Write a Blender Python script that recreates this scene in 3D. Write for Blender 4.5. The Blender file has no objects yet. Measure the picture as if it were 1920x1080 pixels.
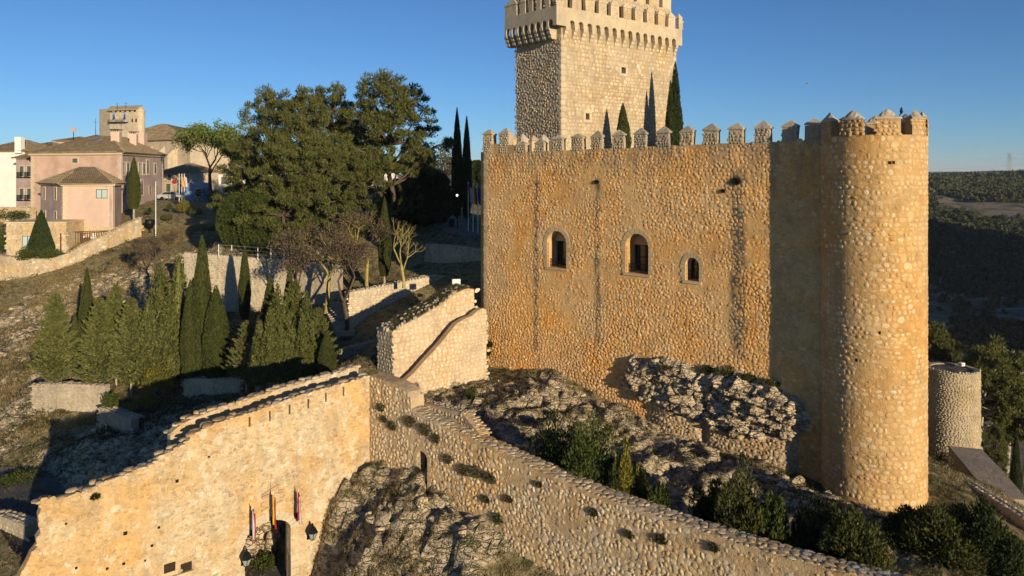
import bpy, math, random
import numpy as np
from mathutils import Vector, Matrix
from mathutils.geometry import tessellate_polygon

# ------------------------------------------------------------------ camera, sky, sun, exposure
SC = bpy.context.scene
COL = SC.collection
F, HY = 1400.0, 322.0          # focal length in pixels of a 1920 wide frame, row of eye level
SUN_AZ, SUN_EL = 149.0, 10.0
cam_d = bpy.data.cameras.new('camera'); cam = bpy.data.objects.new('camera', cam_d); COL.objects.link(cam)
cam.location = (0, 0, 0); cam.rotation_euler = (math.radians(90), 0, 0)
cam_d.sensor_width = 36; cam_d.lens = F / 1920 * 36; cam_d.shift_y = -(540 - HY) / 1920
cam_d.clip_start = 0.5; cam_d.clip_end = 20000
SC.camera = cam
world = bpy.data.worlds.new('World'); SC.world = world; world.use_nodes = True
wn = world.node_tree.nodes; wl = world.node_tree.links
bg = wn['Background']; sky = wn.new('ShaderNodeTexSky'); sky.sky_type = 'NISHITA'; sky.sun_disc = False
sky.sun_elevation = math.radians(SUN_EL); sky.sun_rotation = math.radians(SUN_AZ)
sky.altitude = 800; sky.air_density = 0.8; sky.dust_density = 0.0; sky.ozone_density = 4.8
wl.new(sky.outputs[0], bg.inputs[0]); bg.inputs[1].default_value = 0.098
sd = bpy.data.lights.new('sun', 'SUN'); sd.energy = 5.0; sd.angle = math.radians(0.5); sd.color = (1.0, 0.82, 0.57)
sun = bpy.data.objects.new('sun', sd); COL.objects.link(sun)
_sv = Vector((math.sin(math.radians(SUN_AZ)) * math.cos(math.radians(SUN_EL)),
              math.cos(math.radians(SUN_AZ)) * math.cos(math.radians(SUN_EL)), math.sin(math.radians(SUN_EL))))
sun.rotation_euler = _sv.to_track_quat('Z', 'Y').to_euler(); sun.location = (60, -90, 40)
SC.view_settings.view_transform = 'Standard'; SC.view_settings.look = 'None'
SC.view_settings.gamma = 1; SC.view_settings.use_curve_mapping = False; SC.view_settings.exposure = 0.25
SC.render.engine = 'CYCLES'
SC.cycles.use_denoising = True
SC.cycles.max_bounces = 6; SC.cycles.diffuse_bounces = 2; SC.cycles.transparent_max_bounces = 8
SC.cycles.volume_bounces = 0

random.seed(7)
RNG = np.random.default_rng(11)
def at(x, y, Y): return Vector(((x - 960) / F * Y, Y, (HY - y) / F * Y))
def zat(y, Y): return (HY - y) / F * Y
def xat(x, Y): return (x - 960) / F * Y

# ------------------------------------------------------------------ numpy noise
def _h(ix, iy, iz, seed):
    n = (ix.astype(np.int64) * 374761393 + iy.astype(np.int64) * 668265263 + iz.astype(np.int64) * 2147483647 + seed * 1274126177) & 0xffffffff
    n = ((n ^ (n >> 13)) * 1274126177) & 0xffffffff
    n = n ^ (n >> 16)
    return (n & 0xffffff) / float(0xffffff)
def vnoise(x, y, z=None, seed=0):
    if z is None: z = np.zeros_like(x)
    x0, y0, z0 = np.floor(x), np.floor(y), np.floor(z)
    fx, fy, fz = x - x0, y - y0, z - z0
    fx = fx * fx * (3 - 2 * fx); fy = fy * fy * (3 - 2 * fy); fz = fz * fz * (3 - 2 * fz)
    r = 0
    for dx in (0, 1):
        for dy in (0, 1):
            for dz in (0, 1):
                w = (fx if dx else 1 - fx) * (fy if dy else 1 - fy) * (fz if dz else 1 - fz)
                r = r + w * _h(x0 + dx, y0 + dy, z0 + dz, seed)
    return r * 2 - 1
def fbm(x, y, z=None, o=4, seed=0):
    a, s, r = 1.0, 1.0, 0
    for k in range(o):
        r = r + a * vnoise(x * s, y * s, None if z is None else z * s, seed + k); a *= .5; s *= 2.03
    return r / 1.8
def facets(x, y, seed=0, tilt=1.0):
    """angular broken-rock relief: cells with their own height and tilt, cracked apart"""
    x0, y0 = np.floor(x), np.floor(y); d1 = np.full(x.shape, 9.0); d2 = np.full(x.shape, 9.0); h = np.zeros(x.shape)
    for dx in (-1, 0, 1):
        for dy in (-1, 0, 1):
            cx, cy = x0 + dx, y0 + dy; px = cx + _h(cx, cy, cx * 0, seed); py = cy + _h(cx, cy, cx * 0 + 1, seed); ox, oy = x - px, y - py
            d = np.abs(ox) * .6 + np.abs(oy) * .6 + np.hypot(ox, oy) * .5
            hh = (_h(cx, cy, cx * 0 + 2, seed) - .5) + tilt * (ox * (_h(cx, cy, cx * 0 + 3, seed) - .5) + oy * (_h(cx, cy, cx * 0 + 4, seed) - .5)) * 2
            near = d < d1; d2 = np.where(near, d1, np.minimum(d2, d)); h = np.where(near, hh, h); d1 = np.where(near, d, d1)
    return h, d2 - d1
def worley(x, y, seed=0):
    x0, y0 = np.floor(x), np.floor(y)
    d1 = np.full(x.shape, 9.0); d2 = np.full(x.shape, 9.0); v = np.zeros(x.shape)
    for dx in (-1, 0, 1):
        for dy in (-1, 0, 1):
            cx, cy = x0 + dx, y0 + dy
            px = cx + _h(cx, cy, cx * 0, seed); py = cy + _h(cx, cy, cx * 0 + 1, seed)
            d = np.hypot(px - x, py - y); vv = _h(cx, cy, cx * 0 + 2, seed)
            near = d < d1
            d2 = np.where(near, d1, np.minimum(d2, d)); v = np.where(near, vv, v); d1 = np.where(near, d, d1)
    return d1, d2, v

# ------------------------------------------------------------------ mesh helpers
def mesh_np(name, V, polys, mat=None, smooth=False):
    V = np.asarray(V, dtype=np.float32)
    me = bpy.data.meshes.new(name)
    me.vertices.add(len(V)); me.vertices.foreach_set('co', V.ravel())
    polys = [np.asarray(p, dtype=np.int32) for p in polys if len(p)]
    idx = np.concatenate([p.ravel() for p in polys])
    tot = np.concatenate([np.full(len(p), p.shape[1], dtype=np.int32) for p in polys])
    st = np.concatenate([[0], np.cumsum(tot)[:-1]]).astype(np.int32)
    me.loops.add(len(idx)); me.loops.foreach_set('vertex_index', idx)
    me.polygons.add(len(tot)); me.polygons.foreach_set('loop_start', st); me.polygons.foreach_set('loop_total', tot)
    if smooth: me.polygons.foreach_set('use_smooth', np.ones(len(tot), dtype=bool))
    me.update(calc_edges=True)
    if mat: me.materials.append(mat)
    return me
class MB:
    def __init__(s): s.v = []; s.f = []
    def add(s, vs, fs):
        b = len(s.v); s.v += [tuple(v) for v in vs]; s.f += [tuple(i + b for i in f) for f in fs]
    def box(s, o, u, v, w):      # a box from corner o with edge vectors
        o, u, v, w = Vector(o), Vector(u), Vector(v), Vector(w)
        p = [o, o + u, o + u + v, o + v]; p += [q + w for q in p]
        fs = [(0, 3, 2, 1), (4, 5, 6, 7), (0, 1, 5, 4), (1, 2, 6, 5), (2, 3, 7, 6), (3, 0, 4, 7)]
        if u.cross(v).dot(w) < 0: fs = [f[::-1] for f in fs]
        s.add(p, fs)
    def cbox(s, c, size, rz=0):
        m = Matrix.Rotation(rz, 3, 'Z'); u, v, w = m @ Vector((size[0], 0, 0)), m @ Vector((0, size[1], 0)), Vector((0, 0, size[2]))
        s.box(Vector(c) - (u + v + w) / 2, u, v, w)
    def tube(s, a, b, r0, r1=None, n=8, cap=True):
        a, b = Vector(a), Vector(b); r1 = r0 if r1 is None else r1
        d = (b - a).normalized(); t = d.orthogonal().normalized(); q = d.cross(t)
        vs = [a + (t * math.cos(6.28318 * k / n) + q * math.sin(6.28318 * k / n)) * r0 for k in range(n)]
        vs += [b + (t * math.cos(6.28318 * k / n) + q * math.sin(6.28318 * k / n)) * r1 for k in range(n)]
        fs = [(k, (k + 1) % n, n + (k + 1) % n, n + k) for k in range(n)]
        if cap: fs += [tuple(range(n))[::-1], tuple(range(n, 2 * n))]
        s.add(vs, fs)
    def lathe(s, c, prof, n=16):
        vs = []
        for r, z in prof: vs += [(c[0] + r * math.cos(6.28318 * k / n), c[1] + r * math.sin(6.28318 * k / n), c[2] + z) for k in range(n)]
        fs = []
        for j in range(len(prof) - 1): fs += [(j * n + k, j * n + (k + 1) % n, (j + 1) * n + (k + 1) % n, (j + 1) * n + k) for k in range(n)]
        s.add(vs, fs)
    def build(s, name, mat, parent=None, loc=None, smooth=False):
        me = bpy.data.meshes.new(name); me.from_pydata([tuple(v) for v in s.v], [], s.f)
        if smooth:
            for p in me.polygons: p.use_smooth = True
        me.update(); me.materials.append(mat)
        return link(name, me, parent, loc)
ROOTLOC = {}
def link(name, me, parent=None, loc=None, local=False):
    o = bpy.data.objects.new(name, me); COL.objects.link(o)
    if loc is not None: o.location = loc
    if parent is not None:
        o.parent = parent
        if not local and loc is None: o.matrix_parent_inverse = Matrix.Translation(-ROOTLOC.get(parent.name, Vector((0, 0, 0))))
    return o
def thing(name, label, cat, loc=(0, 0, 0), group=None, rotz=0):
    o = bpy.data.objects.new(name, None); COL.objects.link(o); o.empty_display_size = .5
    o.location = loc; o.rotation_euler = (0, 0, rotz); ROOTLOC[o.name] = Vector(loc)
    o['label'] = label; o['category'] = cat
    if group: o['group'] = group
    return o
def tag(o, label, cat, group=None):
    o['label'] = label; o['category'] = cat
    if group: o['group'] = group
    return o
def structure(o): o['kind'] = 'structure'; return o
def stuff(o): o['kind'] = 'stuff'; return o
def dup(root, loc, rotz=0, scale=(1, 1, 1), label=None, group=None):
    r = root.copy(); COL.objects.link(r); r.location = loc; r.rotation_euler = (0, 0, rotz); r.scale = scale
    ROOTLOC[r.name] = Vector(loc)
    if label: r['label'] = label
    if group: r['group'] = group
    for ch in list(root.children):
        c = ch.copy(); COL.objects.link(c); c.parent = r
        for g in ch.children:
            d = g.copy(); COL.objects.link(d); d.parent = c
    return r

# ------------------------------------------------------------------ material helpers
class NT:
    def __init__(s, name, rough=.9):
        s.m = bpy.data.materials.new(name); s.m.use_nodes = True
        s.n = s.m.node_tree.nodes; s.l = s.m.node_tree.links
        s.b = s.n['Principled BSDF']; s.b.inputs['Roughness'].default_value = rough
        s.b.inputs['Specular IOR Level'].default_value = .15
        s._pos = None
    def new(s, t, **k):
        x = s.n.new(t)
        for a, b in k.items(): setattr(x, a, b)
        return x
    def put(s, sock, v):
        if isinstance(v, (int, float)): sock.default_value = v
        elif isinstance(v, tuple): sock.default_value = v if len(v) == len(sock.default_value) else tuple(v) + (1,)
        else: s.l.new(v, sock)
    def pos(s, sc=(1, 1, 1), obj=False):
        g = s.new('ShaderNodeTexCoord').outputs['Object'] if obj else s.new('ShaderNodeNewGeometry').outputs['Position']
        if sc == (1, 1, 1): return g
        m = s.new('ShaderNodeVectorMath', operation='MULTIPLY'); s.put(m.inputs[0], g); m.inputs[1].default_value = sc
        return m.outputs[0]
    def noise(s, scale, det=4, rough=.55, vec=None, dist=0):
        x = s.new('ShaderNodeTexNoise'); s.put(x.inputs['Vector'], vec if vec is not None else s.pos())
        x.inputs['Scale'].default_value = scale; x.inputs['Detail'].default_value = det; x.inputs['Roughness'].default_value = rough
        x.inputs['Distortion'].default_value = dist
        return x.outputs[0]
    def math(s, op, a, b=0.0, c=None):
        x = s.new('ShaderNodeMath', operation=op); s.put(x.inputs[0], a); s.put(x.inputs[1], b)
        if c is not None: s.put(x.inputs[2], c)
        return x.outputs[0]
    def ramp(s, v, stops):
        x = s.new('ShaderNodeValToRGB'); s.put(x.inputs[0], v); e = x.color_ramp.elements
        while len(e) < len(stops): e.new(.5)
        for q, (p, c) in zip(e, stops):
            q.position = p; q.color = (c, c, c, 1) if isinstance(c, (int, float)) else tuple(c) + (1,)
        return x.outputs[0]
    def mix(s, f, a, b, mode='MIX'):
        x = s.new('ShaderNodeMix', data_type='RGBA', blend_type=mode); s.put(x.inputs[0], f); s.put(x.inputs[6], a); s.put(x.inputs[7], b)
        return x.outputs[2]
    def rand(s):
        g = s.new('ShaderNodeNewGeometry').outputs['Random Per Island']; o = s.new('ShaderNodeObjectInfo').outputs['Random']
        return s.math('FRACT', s.math('ADD', g, o))
    def attr(s, name):
        a = s.new('ShaderNodeAttribute'); a.attribute_name = name; return a.outputs['Fac']
    def color(s, v): s.put(s.b.inputs['Base Color'], v); return s
    def cracks(s, scale, vec, w=.06):
        x = s.new('ShaderNodeTexVoronoi', feature='DISTANCE_TO_EDGE'); x.inputs['Scale'].default_value = scale
        nz = s.new('ShaderNodeTexNoise'); nz.inputs['Scale'].default_value = 2.0; s.put(nz.inputs['Vector'], vec); a = s.new('ShaderNodeVectorMath', operation='ADD'); m = s.new('ShaderNodeVectorMath', operation='SCALE'); s.put(m.inputs[0], nz.outputs['Color']); m.inputs['Scale'].default_value = .5
        s.put(a.inputs[0], vec); s.put(a.inputs[1], m.outputs[0]); s.put(x.inputs['Vector'], a.outputs[0]); return s.ramp(x.outputs['Distance'], [(0.0, 0.0), (w, 1.0)])
    def bump(s, h, st=.5, dist=.05):
        x = s.new('ShaderNodeBump'); x.inputs['Strength'].default_value = st; x.inputs['Distance'].default_value = dist
        s.put(x.inputs['Height'], h); s.l.new(x.outputs[0], s.b.inputs['Normal']); return s
def flat(name, c, rough=.7, metal=0.0, var=0.12, sc=3.0):
    t = NT(name, rough); n = t.noise(sc, 5)
    t.color(t.mix(t.ramp(n, [(.3, 0.0), (.7, 1.0)]), tuple(x * (1 - var) for x in c), tuple(min(1, x * (1 + var)) for x in c)))
    t.b.inputs['Metallic'].default_value = metal
    t.bump(t.noise(sc * 8, 3), .2, .01)
    return t.m

# main curtain wall frame needed by the streak stains
W0 = Vector((-2.12, 56.1, 0)); WE = Vector((.767, -.6416, 0)).normalized()
def wall_material(name, stops, big=(.28, .6), grey=(.17, .155, .125), grey_z=None, streaks=False, bumpd=.03, patch=None, mortar=False, greyamt=.55, pscale=.33, pits=0.0, patchamt=.55):
    t = NT(name, .95)
    r = t.noise(1.7, 5, .6) if mortar else t.rand()
    if mortar: base = t.ramp(r, [(.25, stops[0]), (.5, stops[1]), (.75, stops[2])])
    else:
        k = len(stops); base = t.ramp(r, [(i / (k - 1), c) for i, c in enumerate(stops)])
    # broad tone drifts of the masonry
    n1 = t.noise(pscale, 5, .6)
    base = t.mix(t.math('MULTIPLY', t.ramp(n1, [(big[0], 0.0), (big[1], 1.0)]), patchamt), base, patch or (.46, .40, .30))
    n2 = t.noise(9, 4, .6)
    base = t.mix(.55, base, t.ramp(n2, [(.3, .75), (.7, 1.25)]), 'MULTIPLY')
    base = t.mix(.5, base, t.ramp(t.noise(.9, 6, .7), [(.3, .68), (.5, 1.0), (.72, 1.35)]), 'MULTIPLY')
    if pits:
        pt_ = t.ramp(t.noise(3.4, 6, .75, vec=t.pos((1, 1, 1.7))), [(.54, 0.0), (.63, 1.0)]); base = t.mix(t.math('MULTIPLY', pt_, pits), base, (.26, .19, .11))
        pl = t.ramp(t.noise(1.9, 5, .7, vec=t.pos((1.3, 1, 1))), [(.55, 0.0), (.64, 1.0)]); base = t.mix(t.math('MULTIPLY', pl, pits), base, (.70, .62, .48))
    n3 = t.noise(1.0, 5, .65, vec=t.pos((1.6, 1.6, .35)))
    g = t.ramp(n3, [(.5, 0.0), (.68, 1.0)])
    sep = t.new('ShaderNodeSeparateXYZ'); t.put(sep.inputs[0], t.pos())
    if grey_z:
        zz = t.new('ShaderNodeMapRange'); t.put(zz.inputs[0], sep.outputs[2]); zz.inputs[1].default_value = grey_z[0]; zz.inputs[2].default_value = grey_z[1]
        g = t.math('ADD', t.math('MULTIPLY', g, .35), t.math('MULTIPLY', zz.outputs[0], t.ramp(n3, [(.36, 0.0), (.55, 1.0)])))
        g = t.math('MINIMUM', g, 1.0)
    base = t.mix(t.math('MULTIPLY', g, greyamt), base, grey)
    if streaks:
        sv = t.new('ShaderNodeVectorMath', operation='DOT_PRODUCT'); d = t.new('ShaderNodeVectorMath', operation='SUBTRACT')
        t.put(d.inputs[0], t.pos()); d.inputs[1].default_value = W0; t.put(sv.inputs[0], d.outputs[0]); sv.inputs[1].default_value = WE
        s = t.math('ADD', sv.outputs['Value'], t.math('MULTIPLY', t.math('SUBTRACT', t.noise(.9, 3), .5), .5))
        tot = 0.0
        for s0, w, ztop, zbot, amt in streaks:
            a = t.math('ABSOLUTE', t.math('SUBTRACT', s, s0))
            m = t.math('MULTIPLY', t.ramp(t.math('DIVIDE', a, w), [(.25, 1.0), (1.0, 0.0)]), t.ramp(t.noise(2.6, 5, .7, vec=t.pos((1, 1, .6))), [(.36, .25), (.56, 1.0)]))
            z1 = t.new('ShaderNodeMapRange'); t.put(z1.inputs[0], sep.outputs[2]); z1.inputs[1].default_value = zbot - 1.2; z1.inputs[2].default_value = zbot
            z2 = t.new('ShaderNodeMapRange'); t.put(z2.inputs[0], sep.outputs[2]); z2.inputs[1].default_value = ztop + .5; z2.inputs[2].default_value = ztop
            q = t.math('MULTIPLY', t.math('MULTIPLY', m, z1.outputs[0]), t.math('MULTIPLY', z2.outputs[0], amt))
            tot = t.math('ADD', q, tot)
        base = t.mix(t.math('MINIMUM', tot, 1.0), base, t.mix(.5, base, (.10, .10, .08)) if not mortar else (.10, .095, .075))
    t.color(base)
    t.bump(t.math('ADD', t.noise(14, 5, .65), t.math('MULTIPLY', t.noise(3.2, 3), 1.2)), .9, bumpd)
    return t.m
# ------------------------------------------------------------------ ground
PTS = [  # (column, row, distance) of ground seen in the picture
 (0,545,86),(150,530,85),(250,480,90),(300,440,98),(400,425,98),(330,395,110),(280,415,102),(0,640,74),(120,600,77),(220,590,76),(60,700,64),
 (100,765,57.5),(0,760,60),(0,840,54),(60,895,50),(0,925,47.5),(40,1000,43),(0,1080,39),(100,716,60),(200,716,60),(380,706,60.5),(500,702,60),(620,705,57),
 (330,540,77),(430,600,70),(560,600,68),(400,466,77),(600,462,75),(500,440,84),(700,440,84),(650,600,62),(760,610,58),(690,660,54),(640,700,50.5),
 (200,850,50),(300,810,52),(420,790,49),
 (905,690,56),(960,690,54.5),(1000,690,53),(1100,735,50),(1200,785,47.5),(1300,822,45.3),(1400,852,43),(1500,895,41),(1570,925,38.8),(1660,965,36.8),(1740,930,38.5),
 (900,745,50),(1000,745,49),(1100,800,45.5),(900,800,46),(1000,800,45),(1060,845,41),(1200,875,40),(1300,900,38.5),(1400,930,37),(1500,965,35),(1250,935,36),(1400,1000,32.5),
 (1600,1035,30.5),(1700,1080,29),(1700,1000,33),(1830,1010,34.5),(1880,920,44),(1780,880,47),(860,800,41),(940,850,37.5),(1700,1200,25),(1300,1100,28),
 (740,925,36.6),(800,965,36),(720,1000,35),(850,1060,33.5),(1000,1095,32),(700,1090,33.5),
 (820,430,90),(900,450,80),(860,410,100),(1740,700,95)]
WPTS = [ # (x, y, z) of ground that is hidden
 (-16,27,-22),(-9,30,-21.5),(-3,26,-21),(5,22,-20.5),(14,17,-20),(-20,36,-21),(-12,39.5,-20.4),(-9,43,-19),(-14,34.5,-21.1),(-10.8,35.5,-20.6),(-10.5,33,-20.8),(-10.6,38,-20.2),(-12.5,36,-21.2),(-11.5,38,-20.8),(-30,24,-22),(-13,44,-19),
 (-40,120,-5),(-60,125,-4),(-90,110,-9),(-90,140,-5),(-55,90,-11),(-75,95,-11.5),(-70,70,-20),(-80,50,-26),(-60,40,-24),(-60,20,-28),
 (0,90,-6),(10,70,-5),(16,66,-5),(8,62,-5),(20,90,-8),(0,125,-6),(40,125,-22),(30,44,-20),(36,50,-25),(40,60,-31),(60,60,-42),(60,90,-48),(90,120,-56),(90,60,-52),(50,30,-34),(34,26,-22),(60,10,-40),
 (28,58,-23),(34,70,-29),(26,80,-22),(10,100,-7),(25,14,-20),(-30,10,-24),(30,100,-22)]
def gateY(x, d=0.0):   # distance of the gate wall's face at column x, d metres in front of it
    k = (x - 960) / F; ox, oy = -7.63 + .638 * d, 40 - .77 * d; s = (k * oy - ox) / (.77 - .638 * k); return oy + .638 * s
for _x, _y in ((692, 868), (668, 896), (642, 922), (616, 946), (600, 968), (592, 1000), (588, 1040), (586, 1085)):
    PTS.append((_x, _y, gateY(_x, .15)))
for _x, _y in ((700, 930), (660, 985), (630, 1040), (620, 1100)): PTS.append((_x, _y, gateY(_x, 1.6)))
cp = [tuple(at(*p)) for p in PTS] + WPTS
cp = np.array(cp, dtype=float)
def _tk(r): return np.where(r > 1e-9, r * r * np.log(np.maximum(r, 1e-9)), 0)
_S = 30.0
_d = np.hypot(cp[:, None, 0] - cp[None, :, 0], cp[:, None, 1] - cp[None, :, 1]) / _S
_n = len(cp); _K = _tk(_d) + np.eye(_n) * .004
_P = np.c_[np.ones(_n), cp[:, 0] / _S, cp[:, 1] / _S]
_sol = np.linalg.solve(np.block([[_K, _P], [_P.T, np.zeros((3, 3))]]), np.r_[cp[:, 2], 0, 0, 0])
def tps(X, Y):
    sh = X.shape; X, Y = X.ravel(), Y.ravel(); out = np.zeros(X.shape)
    for i in range(0, len(X), 20000):
        x, y = X[i:i + 20000], Y[i:i + 20000]
        out[i:i + 20000] = _tk(np.hypot(x[:, None] - cp[None, :, 0], y[:, None] - cp[None, :, 1]) / _S) @ _sol[:_n] + _sol[_n] + _sol[_n + 1] * x / _S + _sol[_n + 2] * y / _S
    return out.reshape(sh)
def sstep(a, b, x): t = np.clip((x - a) / (b - a), 0, 1); return t * t * (3 - 2 * t)
def far_height(X, Y):
    z = np.interp(Y, [-400, 60, 150, 280, 350, 450, 550, 700, 850, 1000, 1500, 3000, 6000, 14000],
                  [-30, -54, -57, -57, -54, -47, -38.5, -28.5, -16.5, -8.5, -12, -8, -3, 10])
    lf = sstep(.45, .25, X / np.maximum(Y, 60))          # the town side of the spur stays high
    z = z * (1 - lf) + lf * np.interp(Y, [-400, 0, 40, 85, 200, 500, 1500, 14000], [-70, -60, -40, -6, -8, -20, -15, 10])
    amp = sstep(200, 420, Y) * (1 - sstep(850, 1100, Y)) * (1 - lf)
    z = z + amp * (fbm(X / 90, Y / 60, o=5, seed=3) * 7 + fbm(X / 20, Y / 14, o=3, seed=9) * 2.0)
    d1, d2, v = worley(X / 26, Y / 15, 5)
    z = z + amp * (v - .5) * 5 * sstep(.0, .3, d2 - d1)
    # a plateau added out of the picture to the right, shaped to shade the valley
    rx = (X - 420) / 170; ry = (Y - 40) / 330
    z = z + 104 * np.exp(-(np.maximum(0, np.hypot(rx, ry) - .55) ** 2) * 9) * (X > 150) * sstep(150, 260, X - np.maximum(Y, 0) * .52)
    return z
def rockmask(X, Y):
    m = np.zeros(X.shape)
    def blob(cx, cy, rx, ry, a=1.0, rot=0):
        c, s = math.cos(rot), math.sin(rot); u = (X - cx) * c + (Y - cy) * s; v = -(X - cx) * s + (Y - cy) * c
        return a * np.exp(-((u / rx) ** 2 + (v / ry) ** 2) ** 2)
    for b in [(3, 43, 14, 6.5, 1, -.7), (12, 36, 9, 3.5, .85, -.7), (-44, 75, 16, 8, .85, .1), (-46, 58, 12, 9, .7, 0), (-25, 50, 9, 7, .9, 0), (-4.2, 35.4, 5, 4, 1, .5), (-7.8, 37.0, 3.6, 3.0, .9, 0), (-40, 84, 14, 4, .9, 0),
              (-9, 44, 4, 4, .9, 0), (-28, 84, 8, 6, .5, 0), (-24, 75, 8, 5, .5, 0)]:
        m = np.maximum(m, blob(*b))
    return m
def near_line(X, Y, pts):
    best = np.full(X.shape, 1e9); z = np.zeros(X.shape)
    for (x0, y0, z0), (x1, y1, z1) in zip(pts[:-1], pts[1:]):
        dx, dy = x1 - x0, y1 - y0; t_ = np.clip(((X - x0) * dx + (Y - y0) * dy) / (dx * dx + dy * dy), 0, 1)
        d = np.hypot(X - x0 - t_ * dx, Y - y0 - t_ * dy); m = d < best; best = np.where(m, d, best); z = np.where(m, z0 + (z1 - z0) * t_, z)
    return best, z
RD1 = [(-42, 50.5, -20.4), (-33, 49.5, -20.4), (-30, 46.5, -20.5), (-26, 42.5, -20.8), (-21, 39.5, -20.9), (-16.5, 38.8, -20.9), (-13.2, 38.0, -20.8), (-11.9, 35.6, -20.9), (-10.5, 32, -21.1), (-8, 26, -21.3)]
RD2 = [(-1, 74, -6.6), (-4.7, 82, -6.7), (-7.2, 92, -6.3), (-9.1, 102, -6.2), (-20, 112, -6.0)]
def Hf(X, Y, detail=True):
    X = np.asarray(X, float); Y = np.asarray(Y, float)
    near = (1 - sstep(112, 150, Y)) * (1 - sstep(75, 110, np.abs(X))) * sstep(2, 14, Y)
    zn = tps(np.clip(X, -95, 95), np.clip(Y, 5, 150)); z = zn * near + far_height(X, Y) * (1 - near)
    if detail:
        rm = rockmask(X, Y) * near
        z = z + near * fbm(X / 3.0, Y / 3.0, o=4, seed=1) * .22
        a = X * .77 + Y * .638; b = -X * .638 + Y * .77
        w1 = fbm(X / 2.2, Y / 2.2, o=3, seed=4)
        h1, g1 = facets(a / 2.3 + w1 * .5, b / 1.2 + w1 * .3, 2); h2, g2 = facets(a / .8 + w1, b / .5, 8, 1.3); h3, g3 = facets(a / .33, b / .25 + w1, 18, 1.4)
        u = (z * 1.0 + b * .16 + w1 * .5 + fbm(X / 7, Y / 7, seed=33) * .6) / .75; fr_ = u - np.floor(u); led = sstep(0, .16, fr_) - fr_
        led = led * (.5 + .5 * sstep(-.1, .25, fbm(X / 4, Y / 4, seed=35)))
        z = z + rm * (led * .62 + h1 * .62 - .30 * (1 - sstep(0, .10, g1)) + h2 * .30 - .14 * (1 - sstep(0, .10, g2)) + h3 * .11)
    for ln_, w in ((RD1, 2.1), (RD2, 2.4)):
        d, zr = near_line(X, Y, ln_); k = 1 - sstep(w, w + 1.5, d); z = z * (1 - k) + (zr - .12) * k
    return z
def H(x, y): return float(Hf(np.array([x]), np.array([y]), False)[0])

def axis_lines(lo, hi, step, far_lo, far_hi, g):
    a = list(np.arange(lo, hi + 1e-6, step)); s, x = step, hi
    while x < far_hi: s = min(s * g, 400); x += s; a.append(x)
    s, x = step, lo; b = []
    while x > far_lo: s = min(s * g, 400); x -= s; b.append(x)
    return np.array(b[::-1] + a)
gx = axis_lines(-52, 40, .26, -4000, 6500, 1.032); gy = axis_lines(20, 92, .26, -500, 9000, 1.028)
GX, GY = np.meshgrid(gx, gy); GZ = Hf(GX, GY)
nx, ny = len(gx), len(gy)
gi = np.arange(nx * ny).reshape(ny, nx)
gf = np.stack([gi[:-1, :-1], gi[:-1, 1:], gi[1:, 1:], gi[1:, :-1]], -1).reshape(-1, 4)
GV = np.stack([GX, GY, GZ], -1).reshape(-1, 3)
t = NT('ground_soil', 1.0)
rk = t.attr('rock'); fa = t.attr('far'); gr = t.attr('field')
n1 = t.noise(.55, 6, .65); n2 = t.noise(2.6, 6, .7); n3 = t.noise(11, 4, .6)
rockc = t.ramp(n2, [(.28, (.16, .13, .08)), (.38, (.38, .31, .20)), (.50, (.66, .55, .39)), (.64, (.54, .40, .22)), (.8, (.62, .49, .31))])
soilc = t.ramp(n2, [(.3, (.15, .13, .06)), (.5, (.30, .24, .12)), (.7, (.42, .34, .20))])
scrub = t.ramp(n3, [(.35, (.04, .05, .018)), (.65, (.13, .135, .05))])
f_r = t.ramp(t.math('ADD', rk, t.math('MULTIPLY', t.math('SUBTRACT', n1, .5), 1.5)), [(.30, 0.0), (.46, 1.0)])
ck = t.math('MULTIPLY', t.cracks(.55, t.pos((1.0, 1.0, 2.6)), .05), t.cracks(1.5, t.pos((1.0, 1.0, 2.4)), .05)); rockc = t.mix(t.math('MULTIPLY', t.math('SUBTRACT', 1.0, ck), .2), rockc, (.16, .11, .06))
c = t.mix(f_r, soilc, rockc)
f_s = t.ramp(t.noise(1.3, 5, .7, vec=t.pos((1, 1, 2.5))), [(.5, 0.0), (.6, 1.0)])
c = t.mix(t.math('MULTIPLY', f_s, .8), c, scrub)
# across the gorge: pale marl, dry scrub and terraces
fn = t.noise(.035, 7, .65, vec=t.pos((1, 1, 3)))
farc = t.ramp(fn, [(.36, (.07, .07, .04)), (.47, (.13, .115, .07)), (.55, (.26, .22, .15)), (.60, (.13, .12, .07)), (.70, (.60, .54, .43))])
c = t.mix(fa, c, farc)
fld = t.mix(t.ramp(t.noise(.004, 3), [(.4, 0.0), (.6, 1.0)]), (.05, .12, .03), (.16, .13, .07))
c = t.mix(gr, c, fld)
t.color(c); t.bump(t.math('ADD', t.math('ADD', n3, t.math('MULTIPLY', n2, 2.0)), t.math('MULTIPLY', t.math('MULTIPLY', ck, f_r), 1.6)), 1.0, .12)
M_ground = t.m
me = mesh_np('ground', GV, [gf], M_ground)
for nm, val in (('rock', rockmask(GX, GY)), ('far', sstep(110, 170, GY) + sstep(60, 100, GX)), ('field', sstep(930, 960, GY + 0 * GX))):
    a = me.attributes.new(nm, 'FLOAT', 'POINT'); a.data.foreach_set('value', np.clip(val, 0, 1).astype(np.float32).ravel())
structure(link('ground', me))
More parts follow.
